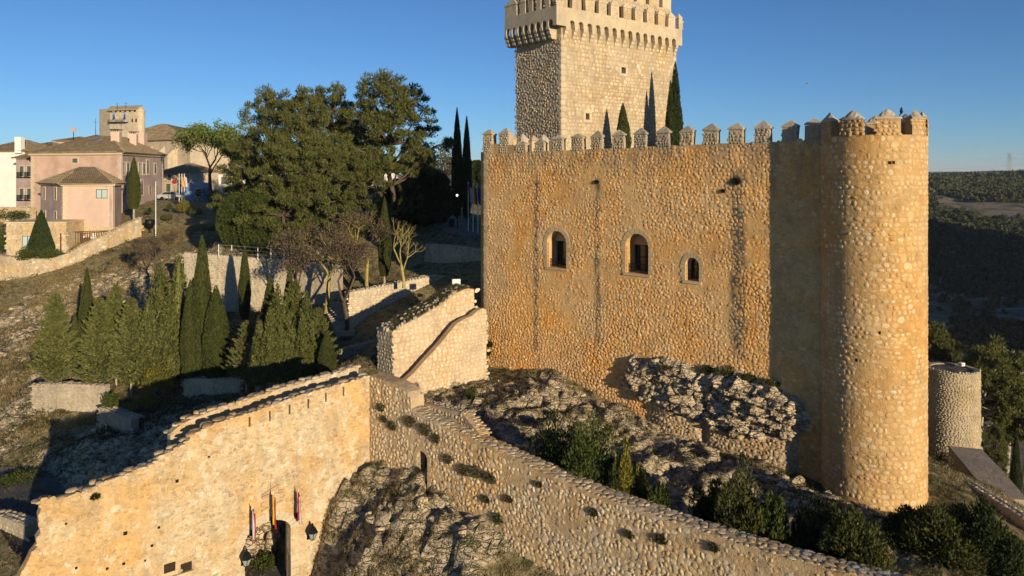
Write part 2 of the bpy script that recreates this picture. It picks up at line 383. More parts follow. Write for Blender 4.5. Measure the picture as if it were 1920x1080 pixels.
def Hs(x, y):   # height of the built ground, by bilinear lookup
    x = np.atleast_1d(np.asarray(x, float)); y = np.atleast_1d(np.asarray(y, float))
    i = np.clip(np.searchsorted(gx, x) - 1, 0, nx - 2); j = np.clip(np.searchsorted(gy, y) - 1, 0, ny - 2)
    u = np.clip((x - gx[i]) / (gx[i + 1] - gx[i]), 0, 1); v = np.clip((y - gy[j]) / (gy[j + 1] - gy[j]), 0, 1)
    return (GZ[j, i] * (1 - u) + GZ[j, i + 1] * u) * (1 - v) + (GZ[j + 1, i] * (1 - u) + GZ[j + 1, i + 1] * u) * v
def hs(x, y): return float(Hs(x, y)[0])
def _noop(): pass
def drape(name, pts, width, mat, dz=.05, n=60):
    zz_ = [p[2] for p in pts] if len(pts[0]) > 2 else None
    P = np.array([(p[0], p[1]) for p in pts], float); d = np.r_[0, np.cumsum(np.hypot(*np.diff(P, axis=0).T))]
    q = np.linspace(0, d[-1], n); c = np.c_[np.interp(q, d, P[:, 0]), np.interp(q, d, P[:, 1])]
    for _ in range(3): c[1:-1] = (c[:-2] + c[1:-1] * 2 + c[2:]) / 4
    tg = np.gradient(c, axis=0); tg /= np.linalg.norm(tg, axis=1)[:, None]; nn = np.c_[-tg[:, 1], tg[:, 0]]
    rows = 5; V = []
    zc = np.array([max(hs(*(c[i] + nn[i] * k * width)) for k in (-.5, -.25, 0, .25, .5)) for i in range(n)])
    if zz_: zc = np.interp(q, d, zz_)
    for _ in range(0 if zz_ else 4): zc[1:-1] = np.maximum(zc[1:-1], (zc[:-2] + zc[2:]) / 2)
    for j in range(rows):
        w = (j / (rows - 1) - .5) * width
        V += [(c[i, 0] + nn[i, 0] * w, c[i, 1] + nn[i, 1] * w, zc[i] + dz) for i in range(n)]
    V += [(v[0], v[1], v[2] - .6) for v in V[:n]] + [(v[0], v[1], v[2] - .6) for v in V[(rows - 1) * n:rows * n]]
    g = np.arange(rows * n).reshape(rows, n)
    f = [np.stack([g[:-1, :-1], g[:-1, 1:], g[1:, 1:], g[1:, :-1]], -1).reshape(-1, 4)]
    s0 = np.arange(n - 1); f.append(np.c_[s0, s0 + 1, rows * n + s0 + 1, rows * n + s0]); e0 = (rows - 1) * n + s0
    f.append(np.c_[e0 + 1, e0, (rows + 1) * n + s0, (rows + 1) * n + s0 + 1])
    return structure(link(name, mesh_np(name, V, f, mat)))
t = NT('asphalt', .9); t.color(t.ramp(t.noise(1.2, 6, .7), [(.3, (.07, .065, .06)), (.7, (.13, .12, .11))])); t.bump(t.noise(30, 3), .4, .01); M_road = t.m
t = NT('gravel', .95); t.color(t.ramp(t.noise(1.2, 6, .7), [(.3, (.17, .14, .11)), (.7, (.28, .24, .19))])); t.bump(t.noise(20, 3), .5, .02); M_gravel = t.m
drape('road', RD1, 4.1, M_road, -.06, 120)
drape('castle_road', RD2, 4.6, M_gravel, -.06)
drape('valley_track', [(230, 318), (170, 285), (130, 268), (100, 262), (60, 275)][::-1], 4, M_gravel, .25, 90)
# ------------------------------------------------------------------ masonry
class Plane:
    def __init__(s, o, e): s.o = Vector((o[0], o[1], 0)); s.e = Vector((e[0], e[1], 0)).normalized(); s.n = Vector((s.e.y, -s.e.x, 0))
    def P(s, a, z, d=0): return s.o + s.e * a + s.n * d + Vector((0, 0, z))
    def TN(s, a): return s.e, s.n
    def s_px(s, x, d=0):
        k = (x - 960) / F; o = s.o + s.n * d
        return (k * o.y - o.x) / (s.e.x - k * s.e.y)
    def sz(s, x, y, d=0): a = s.s_px(x, d); return a, (HY - y) / F * (s.o.y + s.n.y * d + s.e.y * a)
    def Pn(s, S, Z, D):
        return np.stack([s.o.x + s.e.x * S + s.n.x * D, s.o.y + s.e.y * S + s.n.y * D, Z], -1)
    def TNn(s, S): return np.tile([s.e.x, s.e.y, 0], (len(S), 1)), np.tile([s.n.x, s.n.y, 0], (len(S), 1))
class Cyl:
    def __init__(s, cx, cy, R):
        s.c = Vector((cx, cy, 0)); s.R = R; b = math.atan2(cx, cy); s.tc = Vector((-math.sin(b), -math.cos(b), 0)); s.rt = Vector((math.cos(b), -math.sin(b), 0))
    def dirn(s, th): return s.tc * math.cos(th) + s.rt * math.sin(th)
    def P(s, a, z, d=0): return s.c + s.dirn(a / s.R) * (s.R + d) + Vector((0, 0, z))
    def TN(s, a): th = a / s.R; return -s.tc * math.sin(th) + s.rt * math.cos(th), s.dirn(th)
    def Pn(s, S, Z, D):
        th = S / s.R; c, q = np.cos(th), np.sin(th)
        return np.stack([s.c.x + (s.tc.x * c + s.rt.x * q) * (s.R + D), s.c.y + (s.tc.y * c + s.rt.y * q) * (s.R + D), Z], -1)
    def TNn(s, S):
        th = S / s.R; c, q = np.cos(th), np.sin(th); z = c * 0
        return np.stack([-s.tc.x * q + s.rt.x * c, -s.tc.y * q + s.rt.y * c, z], -1), np.stack([s.tc.x * c + s.rt.x * q, s.tc.y * c + s.rt.y * q, z], -1)
def rock_proto(seed, n=8, p=3.0, flatn=.95, jr=(.86, 1.04), ja=.22, jz=.12):
    r = np.random.default_rng(seed); V = []
    for k, (rad, z) in enumerate(((1.0, -.5), (.94, .35), (.66, flatn))):
        for i in range(n):
            a = (i + .5 + r.uniform(-ja, ja)) / n * 2 * math.pi
            c, s = math.cos(a), math.sin(a); q = 1 / ((abs(c) ** p + abs(s) ** p) ** (1 / p))
            q *= rad * r.uniform(*jr)
            V.append((c * q * .5, s * q * .5, z + (r.uniform(-jz, jz) if k == 2 else r.uniform(-.12, .12) if k == 1 else 0)))
    V.append((r.uniform(-.08, .08), r.uniform(-.08, .08), 1.05 + r.uniform(-.1, .1)))
    f4 = [(j * n + i, j * n + (i + 1) % n, (j + 1) * n + (i + 1) % n, (j + 1) * n + i) for j in (0, 1) for i in range(n)]
    f3 = [(2 * n + i, 2 * n + (i + 1) % n, 3 * n) for i in range(n)]
    return np.array(V), np.array(f4), np.array(f3)
PROTO = {}
for _k, _a in (('rubble', dict(n=8, p=2.6)), ('block', dict(n=8, p=6.0, flatn=1.0)), ('slab', dict(n=8, p=4.0, flatn=1.0)), ('lump', dict(n=7, p=2.6, jr=(.74, 1.12), ja=.36, jz=.38))):
    PROTO[_k] = [rock_proto(i * 7 + len(_k), **_a) for i in range(14)]
def layout(rng, s0, s1, z0, z1, w, h, mask, rot=.12, fill=.93, jit=.12, keep=1.0, depth=(.03, .08), big=0.06):
    out = []; z = z0
    while z < z1:
        hr = h * rng.uniform(.72, 1.3); s = s0 + rng.uniform(-w, 0)
        while s < s1:
            ww = w * rng.uniform(.6, 1.5); k = 1.0
            if rng.random() < big: k = 1.35; ww *= 1.25
            cs, cz = s + ww / 2, z + hr / 2 + rng.uniform(-jit, jit) * hr
            if rng.random() < keep and mask(cs, cz):
                out.append((cs, cz, ww * fill * rng.uniform(.85, 1.03), hr * k * fill * rng.uniform(.82, 1.12), rng.uniform(-rot, rot), rng.uniform(*depth), rng.integers(0, 14)))
            s += ww
        z += hr
    return out
def lay_stones(parent, fr, L, mat, kind='rubble', name='stone', singles=300, d0=0.0, rest='stonework'):
    if not L: return
    A = np.array(L); S, Z, W, Hh, R, D, K = A.T; K = K.astype(int)
    P = fr.Pn(S, Z, d0(S, Z) if callable(d0) else np.full(len(S), d0)); T, N = fr.TNn(S); U = np.tile([0, 0, 1.0], (len(S), 1))
    c, q = np.cos(R)[:, None], np.sin(R)[:, None]; T2 = T * c + U * q; U2 = U * c - T * q
    px = 960 + F * P[:, 0] / P[:, 1]; py = HY - F * P[:, 2] / P[:, 1]
    vis = (px > -10) & (px < 1930) & (py > -10) & (py < 1090) & (Z > Hs(P[:, 0] + N[:, 0] * .4, P[:, 1] + N[:, 1] * .4) - .1) & ((N * P).sum(1) < 0)
    area = np.where(vis, W * Hh / P[:, 1] ** 2, 0)
    order = np.argsort(-area); one = [i for i in order[:singles] if area[i] > 0]; rs = np.setdiff1d(np.arange(len(S)), one)
    protos = PROTO[kind]; meshes = {}
    inv = Matrix.Translation(-ROOTLOC.get(parent.name, Vector((0, 0, 0))))
    for i in one:
        k = K[i]
        if k not in meshes: meshes[k] = mesh_np(name, protos[k][0], [protos[k][1], protos[k][2]], mat)
        o = bpy.data.objects.new(name, meshes[k]); COL.objects.link(o); o.parent = parent; o.matrix_parent_inverse = inv
        m = Matrix(((T2[i, 0] * W[i], U2[i, 0] * Hh[i], N[i, 0] * D[i], P[i, 0]), (T2[i, 1] * W[i], U2[i, 1] * Hh[i], N[i, 1] * D[i], P[i, 1]), (T2[i, 2] * W[i], U2[i, 2] * Hh[i], N[i, 2] * D[i], P[i, 2]), (0, 0, 0, 1)))
        o.matrix_basis = m
    if len(rs):
        nv = len(protos[0][0]); V = np.array([protos[k][0] for k in K[rs]])
        W3 = (P[rs][:, None] + T2[rs][:, None] * (V[:, :, 0] * W[rs][:, None])[..., None] + U2[rs][:, None] * (V[:, :, 1] * Hh[rs][:, None])[..., None] + N[rs][:, None] * (V[:, :, 2] * D[rs][:, None])[..., None])
        off = (np.arange(len(rs)) * nv)[:, None, None]
        f4 = (protos[0][1][None] + off).reshape(-1, 4); f3 = (protos[0][2][None] + off).reshape(-1, 3)
        stuff(link(rest, mesh_np(rest, W3.reshape(-1, 3), [f4, f3], mat), parent))
def prism(mb, fr, outer, holes=(), d_front=0.0, d_back=-.6, sub=0):
    """outline in (s, z), given counter-clockwise seen from the front; holes cut through"""
    loops = [list(outer)] + [list(h) for h in holes]; flatv = [p for l in loops for p in l]
    tris = tessellate_polygon([[Vector((p[0], p[1], 0)) for p in l] for l in loops])
    fr_v = [fr.P(p[0], p[1], d_front) for p in flatv]; bk_v = [fr.P(p[0], p[1], d_back) for p in flatv]; n = len(flatv)
    fs = []
    for a, b, c in tris:
        A, B, C_ = flatv[a], flatv[b], flatv[c]
        if (B[0] - A[0]) * (C_[1] - A[1]) - (B[1] - A[1]) * (C_[0] - A[0]) < 0: b, c = c, b
        fs.append((a, b, c)); fs.append((n + a, n + c, n + b))
    o = 0
    for li, l in enumerate(loops):
        ar = sum(l[i][0] * l[(i + 1) % len(l)][1] - l[(i + 1) % len(l)][0] * l[i][1] for i in range(len(l)))
        m = len(l)
        for i in range(m):
            a, b = o + i, o + (i + 1) % m
            quad = (a, n + a, n + b, b)
            if (ar < 0) == (li == 0): quad = quad[::-1]
            fs.append(quad)
        o += m
    mb.add(fr_v + bk_v, fs)
def arch_loop(a, b, z0, z1, n=10):   # rectangle with a round head; z1 = crown
    r = (b - a) / 2; c = (a + b) / 2
    return [(a, z0), (b, z0)] + [(c + r * math.cos(k * math.pi / n), z1 - r + r * math.sin(k * math.pi / n)) for k in range(n + 1)]
def inside_arch(s, z, a, b, z0, z1, m=0.0):
    r = (b - a) / 2 + m; c = (a + b) / 2
    return (z0 - m < z < z1 - (b - a) / 2 and abs(s - c) < r) or (z >= z1 - (b - a) / 2 and math.hypot(s - c, z - (z1 - (b - a) / 2)) < r)
def voussoirs(parent, fr, a, b, z0, z1, wid, mat, d=.035, nv=9, nj=6, sill=True):
    r = (b - a) / 2; c = (a + b) / 2; zc = z1 - r
    for k in range(nv):
        t0, t1 = k * math.pi / nv + .022, (k + 1) * math.pi / nv - .022; mb = MB(); w = wid * random.uniform(.92, 1.1)
        ol = [(c + r * math.cos(t0), zc + r * math.sin(t0)), (c + (r + w) * math.cos(t0), zc + (r + w) * math.sin(t0)), (c + (r + w) * math.cos(t1), zc + (r + w) * math.sin(t1)), (c + r * math.cos(t1), zc + r * math.sin(t1))]
        prism(mb, fr, ol, d_front=d, d_back=-.2); mb.build('voussoir', mat, parent)
    hh = (zc - z0) / nj
    for k in range(nj):
        for sd_ in (-1, 1):
            w = wid * (1.15 if (k + (sd_ > 0)) % 2 else .8) * random.uniform(.92, 1.08); mb = MB(); x0 = c + sd_ * r; x1 = c + sd_ * (r + w); x0, x1 = min(x0, x1), max(x0, x1)
            prism(mb, fr, [(x0, z0 + k * hh + .02), (x1, z0 + k * hh + .02), (x1, z0 + (k + 1) * hh - .02), (x0, z0 + (k + 1) * hh - .02)], d_front=d, d_back=-.2)
            mb.build('jamb_stone', mat, parent)
    if sill:
        mb = MB(); prism(mb, fr, [(a - wid * .5, z0 - .16), (b + wid * .5, z0 - .16), (b + wid * .5, z0 - .003), (a - wid * .5, z0 - .003)], d_front=d + .05, d_back=-.5); mb.build('sill', mat, parent)
def merlon(parent, fr, s, z0, w, ze, zt, th, mat, capmat, smat, rng, d=0.0, stones=True, jag=.03, seed=0):
    """a stone merlon with a pyramid cap; body z0..ze, tip zt, thickness th behind d"""
    mb = MB(); jag = jag * 1.5; j = lambda: random.uniform(-jag, jag); w *= random.uniform(.94, 1.05) if th == .42 else 1; zt += random.uniform(-.09, .06); s += random.uniform(-.02, .02) if th == .42 else 0
    ol = [(s - w / 2 + j(), z0), (s + w / 2 + j(), z0), (s + w / 2 + j(), ze), (s - w / 2 + j(), ze)]
    prism(mb, fr, ol, d_front=d, d_back=d - th); m = mb.build('merlon', mat, parent)
    cb = MB(); o = .045; zz = ze + .002
    a = [fr.P(s - w / 2 - o, zz + j(), d + o), fr.P(s + w / 2 + o, zz + j(), d + o), fr.P(s + w / 2 + o, zz + j(), d - th - o), fr.P(s - w / 2 - o, zz + j(), d - th - o)]
    zz2 = Vector((0, 0, .07)); up = [p + zz2 for p in a]
    tip = [fr.P(s - w * .07, zt + j(), d - th / 2), fr.P(s + w * .07, zt + j(), d - th / 2)]
    v = a + up + tip
    cb.add(v, [(3, 2, 1, 0), (0, 1, 5, 4), (1, 2, 6, 5), (2, 3, 7, 6), (3, 0, 4, 7), (4, 5, 9, 8), (5, 6, 9), (6, 7, 8, 9), (7, 4, 8)])
    cb.build('cap', capmat, m, loc=None)
    return m

# ---- materials for the walls
ORANGE = [(.52, .24, .05), (.70, .335, .075), (.74, .38, .10), (.64, .30, .065), (.70, .38, .12), (.80, .54, .28)]
CREAMY = [(.38, .25, .12), (.50, .36, .18), (.60, .46, .27), (.52, .35, .17), (.68, .56, .38), (.44, .32, .17)]
MIXED = [(.44, .24, .07), (.56, .32, .10), (.60, .38, .15), (.66, .48, .26), (.56, .31, .10), (.76, .63, .42)]
GREYY = [(.24, .21, .15), (.38, .31, .20), (.50, .43, .31), (.42, .33, .21)]
STREAK = [(4.98, .34, -.7, -12.3, 1.0), (10.15, .34, -.8, -11.0, .9), (19.85, .62, -.2, -10.0, 1.35)]
M_main = wall_material('curtain_mortar', [(.52, .24, .05), (.68, .335, .075), (.72, .41, .13)], greyamt=.6, patch=(.62, .48, .28), grey_z=(-.9, 1.9), streaks=STREAK, mortar=True, bumpd=.05)
M_main_s = wall_material('curtain_stone', ORANGE, greyamt=.55, patch=(.60, .46, .27), grey_z=(-.9, 1.9), streaks=STREAK, bumpd=.03)
M_tow = wall_material('tower_mortar', [(.42, .21, .055), (.52, .28, .08), (.56, .33, .12)], patch=(.52, .38, .20), greyamt=.4, grey_z=(1.0, 2.6), mortar=True, bumpd=.05)
M_tow_s = wall_material('tower_stone', MIXED, grey_z=(1.0, 2.6), bumpd=.025, greyamt=.35, patch=(.56, .42, .24))
M_cap = wall_material('cap_stone', GREYY, bumpd=.04, greyamt=.6)
M_merl = wall_material('merlon_stone', [(.40, .29, .15), (.5, .38, .21), (.42, .33, .2), (.36, .3, .2)], bumpd=.08, greyamt=.7)
M_keep = wall_material('keep_mortar', [(.30, .21, .11), (.36, .26, .14), (.42, .31, .19)], mortar=True, bumpd=.04, greyamt=.25)
M_keep_s = wall_material('keep_stone', CREAMY, bumpd=.02, greyamt=.2)
M_gate = wall_material('gate_render', [(.46, .34, .19), (.54, .43, .27), (.60, .50, .34)], pits=.7, patchamt=.8, big=(.46, .60), patch=(.60, .37, .14), mortar=True, bumpd=.06, greyamt=.3)
M_gate_s = wall_material('gate_stone', pits=.45, patchamt=.7, big=(.46, .60), patch=(.52, .33, .14), stops=[(.38, .27, .15), (.50, .39, .24), (.56, .46, .31), (.48, .33, .17), (.66, .59, .46)], bumpd=.03, greyamt=.3)
M_diag = wall_material('rampart_mortar', [(.44, .26, .10), (.54, .35, .15), (.56, .40, .22)], mortar=True, bumpd=.06, greyamt=.35)
M_diag_s = wall_material('rampart_stone', [(.46, .28, .11), (.56, .37, .16), (.62, .46, .25), (.70, .59, .41), (.56, .34, .13)], bumpd=.03, greyamt=.3)
M_ramp = wall_material('ramp_mortar', [(.44, .28, .14), (.50, .33, .18), (.52, .37, .22)], mortar=True, bumpd=.03, greyamt=.1)
M_ramp_s = wall_material('ramp_stone', [(.52, .40, .24), (.60, .49, .32), (.66, .57, .41), (.56, .40, .22)], bumpd=.015, greyamt=.1)
M_dry = wall_material('terrace_stone', [(.30, .24, .16), (.42, .34, .23), (.50, .43, .31), (.38, .28, .17)], bumpd=.03, greyamt=.4)
M_ash = wall_material('ashlar', [(.46, .29, .12), (.52, .35, .16), (.50, .32, .14)], bumpd=.008, greyamt=.12)
M_ashg = wall_material('cream_ashlar', [(.52, .41, .25), (.58, .47, .31), (.54, .42, .26)], bumpd=.008, greyamt=.15)
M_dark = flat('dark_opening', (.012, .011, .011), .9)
M_iron = flat('wrought_iron', (.02, .02, .022), .5, .6)
M_wood = flat('dark_wood', (.035, .022, .014), .6, sc=8)
t = NT('old_glass', .08); t.color((.02, .025, .03)); t.b.inputs['Specular IOR Level'].default_value = .6; M_glass = t.m

# ---- the long curtain wall of the castle
rng = np.random.default_rng(3)
FW = Plane(W0, WE)
cw = thing('curtain_wall', 'tall tan rubble curtain wall with three arched windows and a row of capped merlons', 'castle wall', (W0.x, W0.y, -15))
LEN = 25.2
ztop = lambda s: float(np.interp(s, [0, 3, 25], [1.42, 1.40, 1.76]))
wins = []
for x0, x1, yt, yb in ((1026, 1062, 433, 502), (1173, 1216, 438, 513), (1285, 1311, 483, 527)):
    a, b = FW.s_px(x0), FW.s_px(x1); Yc = FW.P((a + b) / 2, 0).y; wins.append((a, b, (HY - yb) / F * Yc, (HY - yt) / F * Yc))
lb = [(0, -19), (LEN, -19)] + [(s, ztop(s) + rng.uniform(-.05, .03)) for s in np.arange(LEN, .2, -.45)] + [(0, ztop(0))]
mb = MB(); prism(mb, FW, lb, [arch_loop(*w)[::-1] for w in wins], 0, -1.5); mb.build('wall', M_main, cw)
holes_px = [(1005,345,6,9),(990,352,5,6),(1120,340,8,6),(1040,322,4,4),(1068,311,5,4),(975,322,3,3),(1380,340,12,7),(1240,342,4,4),(1305,345,4,4),(1335,300,5,4),(1163,600,5,4),(1100,560,3,3),(1440,560,4,4)]
holes = [FW.sz(x, y) + (w / 33 * .8,) for x, y, w, h in holes_px]
def mask_cw(s, z):
    if z > ztop(s) - .06 or s < .38 or s > LEN: return False
    for w in wins:
        if inside_arch(s, z, *w, m=.42) or (abs(s - (w[0] + w[1]) / 2) < .7 and w[2] - .35 < z < w[2]): return False
    for h in holes:
        if math.hypot(s - h[0], z - h[1]) < .22: return False
    return True
L = layout(rng, .3, LEN, -17.5, 1.8, .25, .20, mask_cw, rot=.5, fill=1.1, depth=(.008, .032), keep=.97, jit=.3, big=.08)
lay_stones(cw, FW, L, M_main_s, 'lump', d0=lambda S, Z: -.004 - .018 * sstep(-.1, .55, fbm(S / 1.6, Z / 1.6, seed=61)) + .02 * sstep(.1, .5, fbm(S / 2.5, Z / 2.0, seed=63)) + .018 * sstep(-9, -14, Z))
Lq = [(.20 + (.08 if k % 2 else 0), -15.5 + k * .47 + .23, .42 if k % 2 else .58, .44, 0, .03, k % 14) for k in range(36)]
lay_stones(cw, FW, Lq, M_ash, 'block', name='quoin')
for s_, z_, w_ in holes[:9]:
    mb = MB(); prism(mb, FW, [(s_ - w_ / 2, z_ - w_ * .4), (s_ + w_ / 2, z_ - w_ * .5), (s_ + w_ * .4, z_ + w_ * .4), (s_ - w_ * .4, z_ + w_ * .3)], d_front=.012, d_back=-.05); mb.build('putlog_hole', M_dark, cw)
for x in (1048, 1085, 1122, 1162, 1203, 1245, 1290, 1334, 1382, 1431.5, 1483, 1528, 980, 1014):
    s_ = FW.s_px(x, -.2); lo = x < 1030
    merlon(cw, FW, s_ , ztop(s_) - .1, .86 if not lo else .8, ztop(s_) + .78 - (.25 if lo else 0), ztop(s_) + 1.2 - (.3 if lo else 0), .42, M_merl, M_cap, M_main_s, rng, d=.012)
for x in (917, 948):
    s_ = FW.s_px(x, -.2); merlon(cw, FW, s_, ztop(s_) - .1, .86, ztop(s_) + 1.32, ztop(s_) + 1.85, .55, M_merl, M_cap, M_main_s, rng, d=.012)
mb = MB(); a_, b_ = FW.s_px(909), FW.s_px(975); prism(mb, FW, [(a_ + .02, 1.3), (b_, 1.3), (b_ - .4, 1.9), (a_ + .6, 2.1), (a_ + .02, 2.1)], d_front=.006, d_back=-.5); mb.build('parapet', M_main_s, cw)
# face stones on the merlons
mst = []
for x in (917, 948, 980, 1014, 1048, 1085, 1122, 1162, 1203, 1245, 1290, 1334, 1382, 1431.5, 1483, 1528):
    s_ = FW.s_px(x, -.2); zt_ = ztop(s_) + (1.3 if x < 970 else .5 if x < 1030 else .75)
    mst += layout(rng, s_ - .36, s_ + .30, ztop(s_) - .05, zt_ - .12, .2, .17, lambda s, z: True, rot=.3, depth=(.03, .06), keep=.9)
mst = [m for m in mst]
lay_stones(cw, FW, mst, M_merl, 'rubble', singles=60, d0=.012, rest='merlon_stones')
for i, w in enumerate(wins):
    wd = thing('x', 'x', 'x'); bpy.data.objects.remove(wd)
    wo = None
    mb = MB(); a, b, z0, z1 = w; r = (b - a) / 2
    # inner plate with a narrower opening closed by a dark leaf
    dp = .95 if i < 2 else .5
    lin = z1 - r * (.95 if i < 2 else .05)
    prism(mb, FW, arch_loop(a - .15, b + .3, z0 - .2, z1 + .25), [[(a + .02, z0 + .06), (a + .02, lin), (b - .04, lin), (b - .04, z0 + .06)]] if i < 2 else [arch_loop(a + .06, b - .03, z0 + .05, z1 - .05)[::-1]], -dp, -dp - .2)
    win = mb.build('window', M_ash, cw)
    mb = MB(); prism(mb, FW, [(a - .1, z0), (b + .1, z0), (b + .1, z1), (a - .1, z1)], d_front=-dp - .28, d_back=-dp - .33); mb.build('pane', M_glass, win)
    mb = MB(); c_ = (a + b) / 2
    for sx in (a + .05, c_, b - .07): mb.box(FW.P(sx, z0 + .06, -dp - .2), FW.e * .06, FW.n * -.06, Vector((0, 0, lin - z0 - .06)))
    for zz in (z0 + .06, z0 + .9, lin - .07): mb.box(FW.P(a + .05, zz, -dp - .205), FW.e * (b - a - .1), FW.n * -.05, Vector((0, 0, .06)))
    mb.build('frame', M_wood, win)
    mb = MB(); rh = .55
    for zz in (z0 + .12, z0 + .33, z0 + rh): mb.box(FW.P(a + .02, zz, -.32), FW.e * (b - a - .04), FW.n * -.025, Vector((0, 0, .028)))
    k = a + .08
    while k < b - .05: mb.box(FW.P(k, z0, -.31), FW.e * .022, FW.n * -.022, Vector((0, 0, rh))); k += .16
    mb.build('railing', M_iron, win)
    voussoirs(cw, FW, a, b, z0, z1, .30, M_ash, nv=9, nj=6 if i < 2 else 4)

# ---- round tower at the right end
CT = (19.1, 39.51); FT = Cyl(CT[0], CT[1], 2.54); R_ = FT.R
rt = thing('round_tower', 'tall round corner tower of pale cobbles in tan mortar, nearest the right', 'castle tower', (CT[0], CT[1], -17))
def tube_wall(mb, fr, z0, z1, d0, d1, n=96, a0=-math.pi, a1=math.pi, nz=1):
    full = abs(a1 - a0 - 2 * math.pi) < 1e-6; m = n if full else n + 1; V = []; g = 0
    for d in (d0, d1):
        for j in range(nz + 1):
            for i in range(m):
                th = a0 + (a1 - a0) * i / n; V.append(fr.P(th * fr.R, z0 + (z1 - z0) * j / nz, d))
    idx = lambda s, j, i: s * (nz + 1) * m + j * m + (i % m if full else i)
    fs = []
    for i in range(n):
        for j in range(nz):
            fs.append((idx(0, j, i), idx(0, j, i + 1), idx(0, j + 1, i + 1), idx(0, j + 1, i)))
            fs.append((idx(1, j, i + 1), idx(1, j, i), idx(1, j + 1, i), idx(1, j + 1, i + 1)))
        fs.append((idx(0, nz, i), idx(0, nz, i + 1), idx(1, nz, i + 1), idx(1, nz, i)))
    if not full:
        for i in (0, n): fs.append(tuple(idx(*q) for q in ((0, 0, i), (0, nz, i), (1, nz, i), (1, 0, i))))
    mb.add(V, fs)
mb = MB(); tube_wall(mb, FT, -20, 1.84, 0, -.45, nz=1); mb.build('wall', M_tow, rt, smooth=False)
mb = MB(); mb.lathe((CT[0], CT[1], .6), [(0.01, 0), (2.2, 0)], 48); mb.build('roof_terrace', M_tow, rt)
hT = [(R_ * .30, .45, .16), (R_ * .37, .46, .12), (R_ * .12, -8, .1), (-R_ * .3, -9.5, .1)]
def mask_t(s, z):
    for h in hT:
        if math.hypot(s - h[0], z - h[1]) < .2: return False
    return abs(s) < R_ * 1.75 and z < 1.74
L = layout(rng, -R_ * 1.7, R_ * 1.7, -19, 1.84, .33, .25, mask_t, rot=.25, fill=.92, depth=(.008, .034), keep=.95, jit=.18, big=.08)
lay_stones(rt, FT, L, M_tow_s, 'rubble', d0=lambda S, Z: -.004 - .02 * sstep(-.2, .5, fbm(S / 1.5, Z / 1.5, seed=81)))
for h in hT:
    mb = MB(); prism(mb, FT, [(h[0] - h[2] / 2, h[1] - .07), (h[0] + h[2] / 2, h[1] - .08), (h[0] + h[2] / 2, h[1] + .08), (h[0] - h[2] / 2, h[1] + .07)], d_front=.012, d_back=-.05); mb.build('putlog_hole', M_dark, rt)
mlst = []
for k in range(9):
    th = math.radians(16.5 + 40 * k); th = (th + math.pi) % (2 * math.pi) - math.pi; hw = math.radians(12.8)
    mb = MB(); tube_wall(mb, FT, 1.80, 2.62, .006, -.46, n=6, a0=th - hw, a1=th + hw); m = mb.build('merlon', M_tow, rt)
    cb = MB(); V = []; n = 6
    for i in range(n + 1):
        a = th - hw * 1.08 + 2 * hw * 1.08 * i / n; s_ = a * R_; u = 1 - abs(2 * i / n - 1)
        V += [FT.P(s_, 2.625, .06), FT.P(s_, 2.625, -.52), FT.P(s_, 2.70 + .03 * u, .06), FT.P(s_, 2.70 + .03 * u, -.52), FT.P(s_, 2.70 + .44 * min(1, u * 1.15), -.2 - .03)]
    fs = []
    for i in range(n):
        q = lambda j, w: (i + j) * 5 + w
        fs += [(q(0, 0), q(1, 0), q(1, 2), q(0, 2)), (q(0, 2), q(1, 2), q(1, 4), q(0, 4)), (q(0, 4), q(1, 4), q(1, 3), q(0, 3)), (q(0, 3), q(1, 3), q(1, 1), q(0, 1)), (q(0, 0), q(0, 1), q(1, 1), q(1, 0))]
    fs += [(0, 2, 4, 3, 1), (n * 5 + 1, n * 5 + 3, n * 5 + 4, n * 5 + 2, n * 5)]
    cb.add(V, fs); cb.build('cap', M_cap, m)
    if abs(th) < 1.7: mlst += layout(rng, (th - hw) * R_ + .05, (th + hw) * R_ - .1, 1.78, 2.5, .26, .22, lambda s, z: True, rot=.15, fill=.85, depth=(.02, .05))
lay_stones(rt, FT, mlst, M_tow_s, 'rubble', singles=0, d0=.006, rest='merlon_stones')

# ---- left side wall running back from the corner, only its merlons show
SE = (Vector((3.3, 61.3, 0)) - W0).normalized(); FS = Plane(W0, SE)
sw = thing('side_wall', 'pale merlons of the side wall that runs back to the square keep', 'castle wall', (W0.x, W0.y, -14))
FSi = Plane(W0 + SE * 0, SE)
mb = MB(); prism(mb, FSi, [(.5, -16), (7.6, -16), (7.6, 1.5), (.5, 1.5)], d_front=.0, d_back=-.9); mb.build('wall', M_main, sw)
for x, zt_ in ((984, 2.95), (1004, 2.9), (1023, 2.95), (1041, 2.9), (962, 3.0)):
    s_ = FS.s_px(x); merlon(sw, FS, s_, 1.4, .82, zt_ - .45, zt_ + .05, .42, M_keep_s, M_cap, None, rng)

# ---- the square keep
KA = Vector((4.07, 62, 0)); KR = Vector((.77, .638, 0)).normalized(); KL = Vector((-.638, .77, 0)).normalized()
kp = thing('keep', 'tall square keep with a corbelled battlement gallery and a narrower upper storey', 'castle keep', (KA.x, KA.y, -8))
LR, LL = 15.2, 5.75
FR = Plane(KA, KR); FL = Plane(KA + KL * LL, -KL)           # right face s 0..LR ; left face s 0..LL ends at the corner
wk = [FR.sz(1165, 137) + FR.sz(1173, 127), FR.sz(1098, 224) + FR.sz(1105, 213)]
kh = [[(w[0], w[1]), (w[0], w[3]), (w[2], w[3]), (w[2], w[1])] for w in wk]
mb = MB(); prism(mb, FR, [(0, -8), (LR, -8), (LR, 12.6), (0, 12.6)], kh, 0, -1.0)
prism(mb, FL, [(0, -8), (LL - 1.002, -8), (LL - 1.002, 12.6), (0, 12.6)], (), 0, -1.0)
mb.build('wall', M_keep, kp)
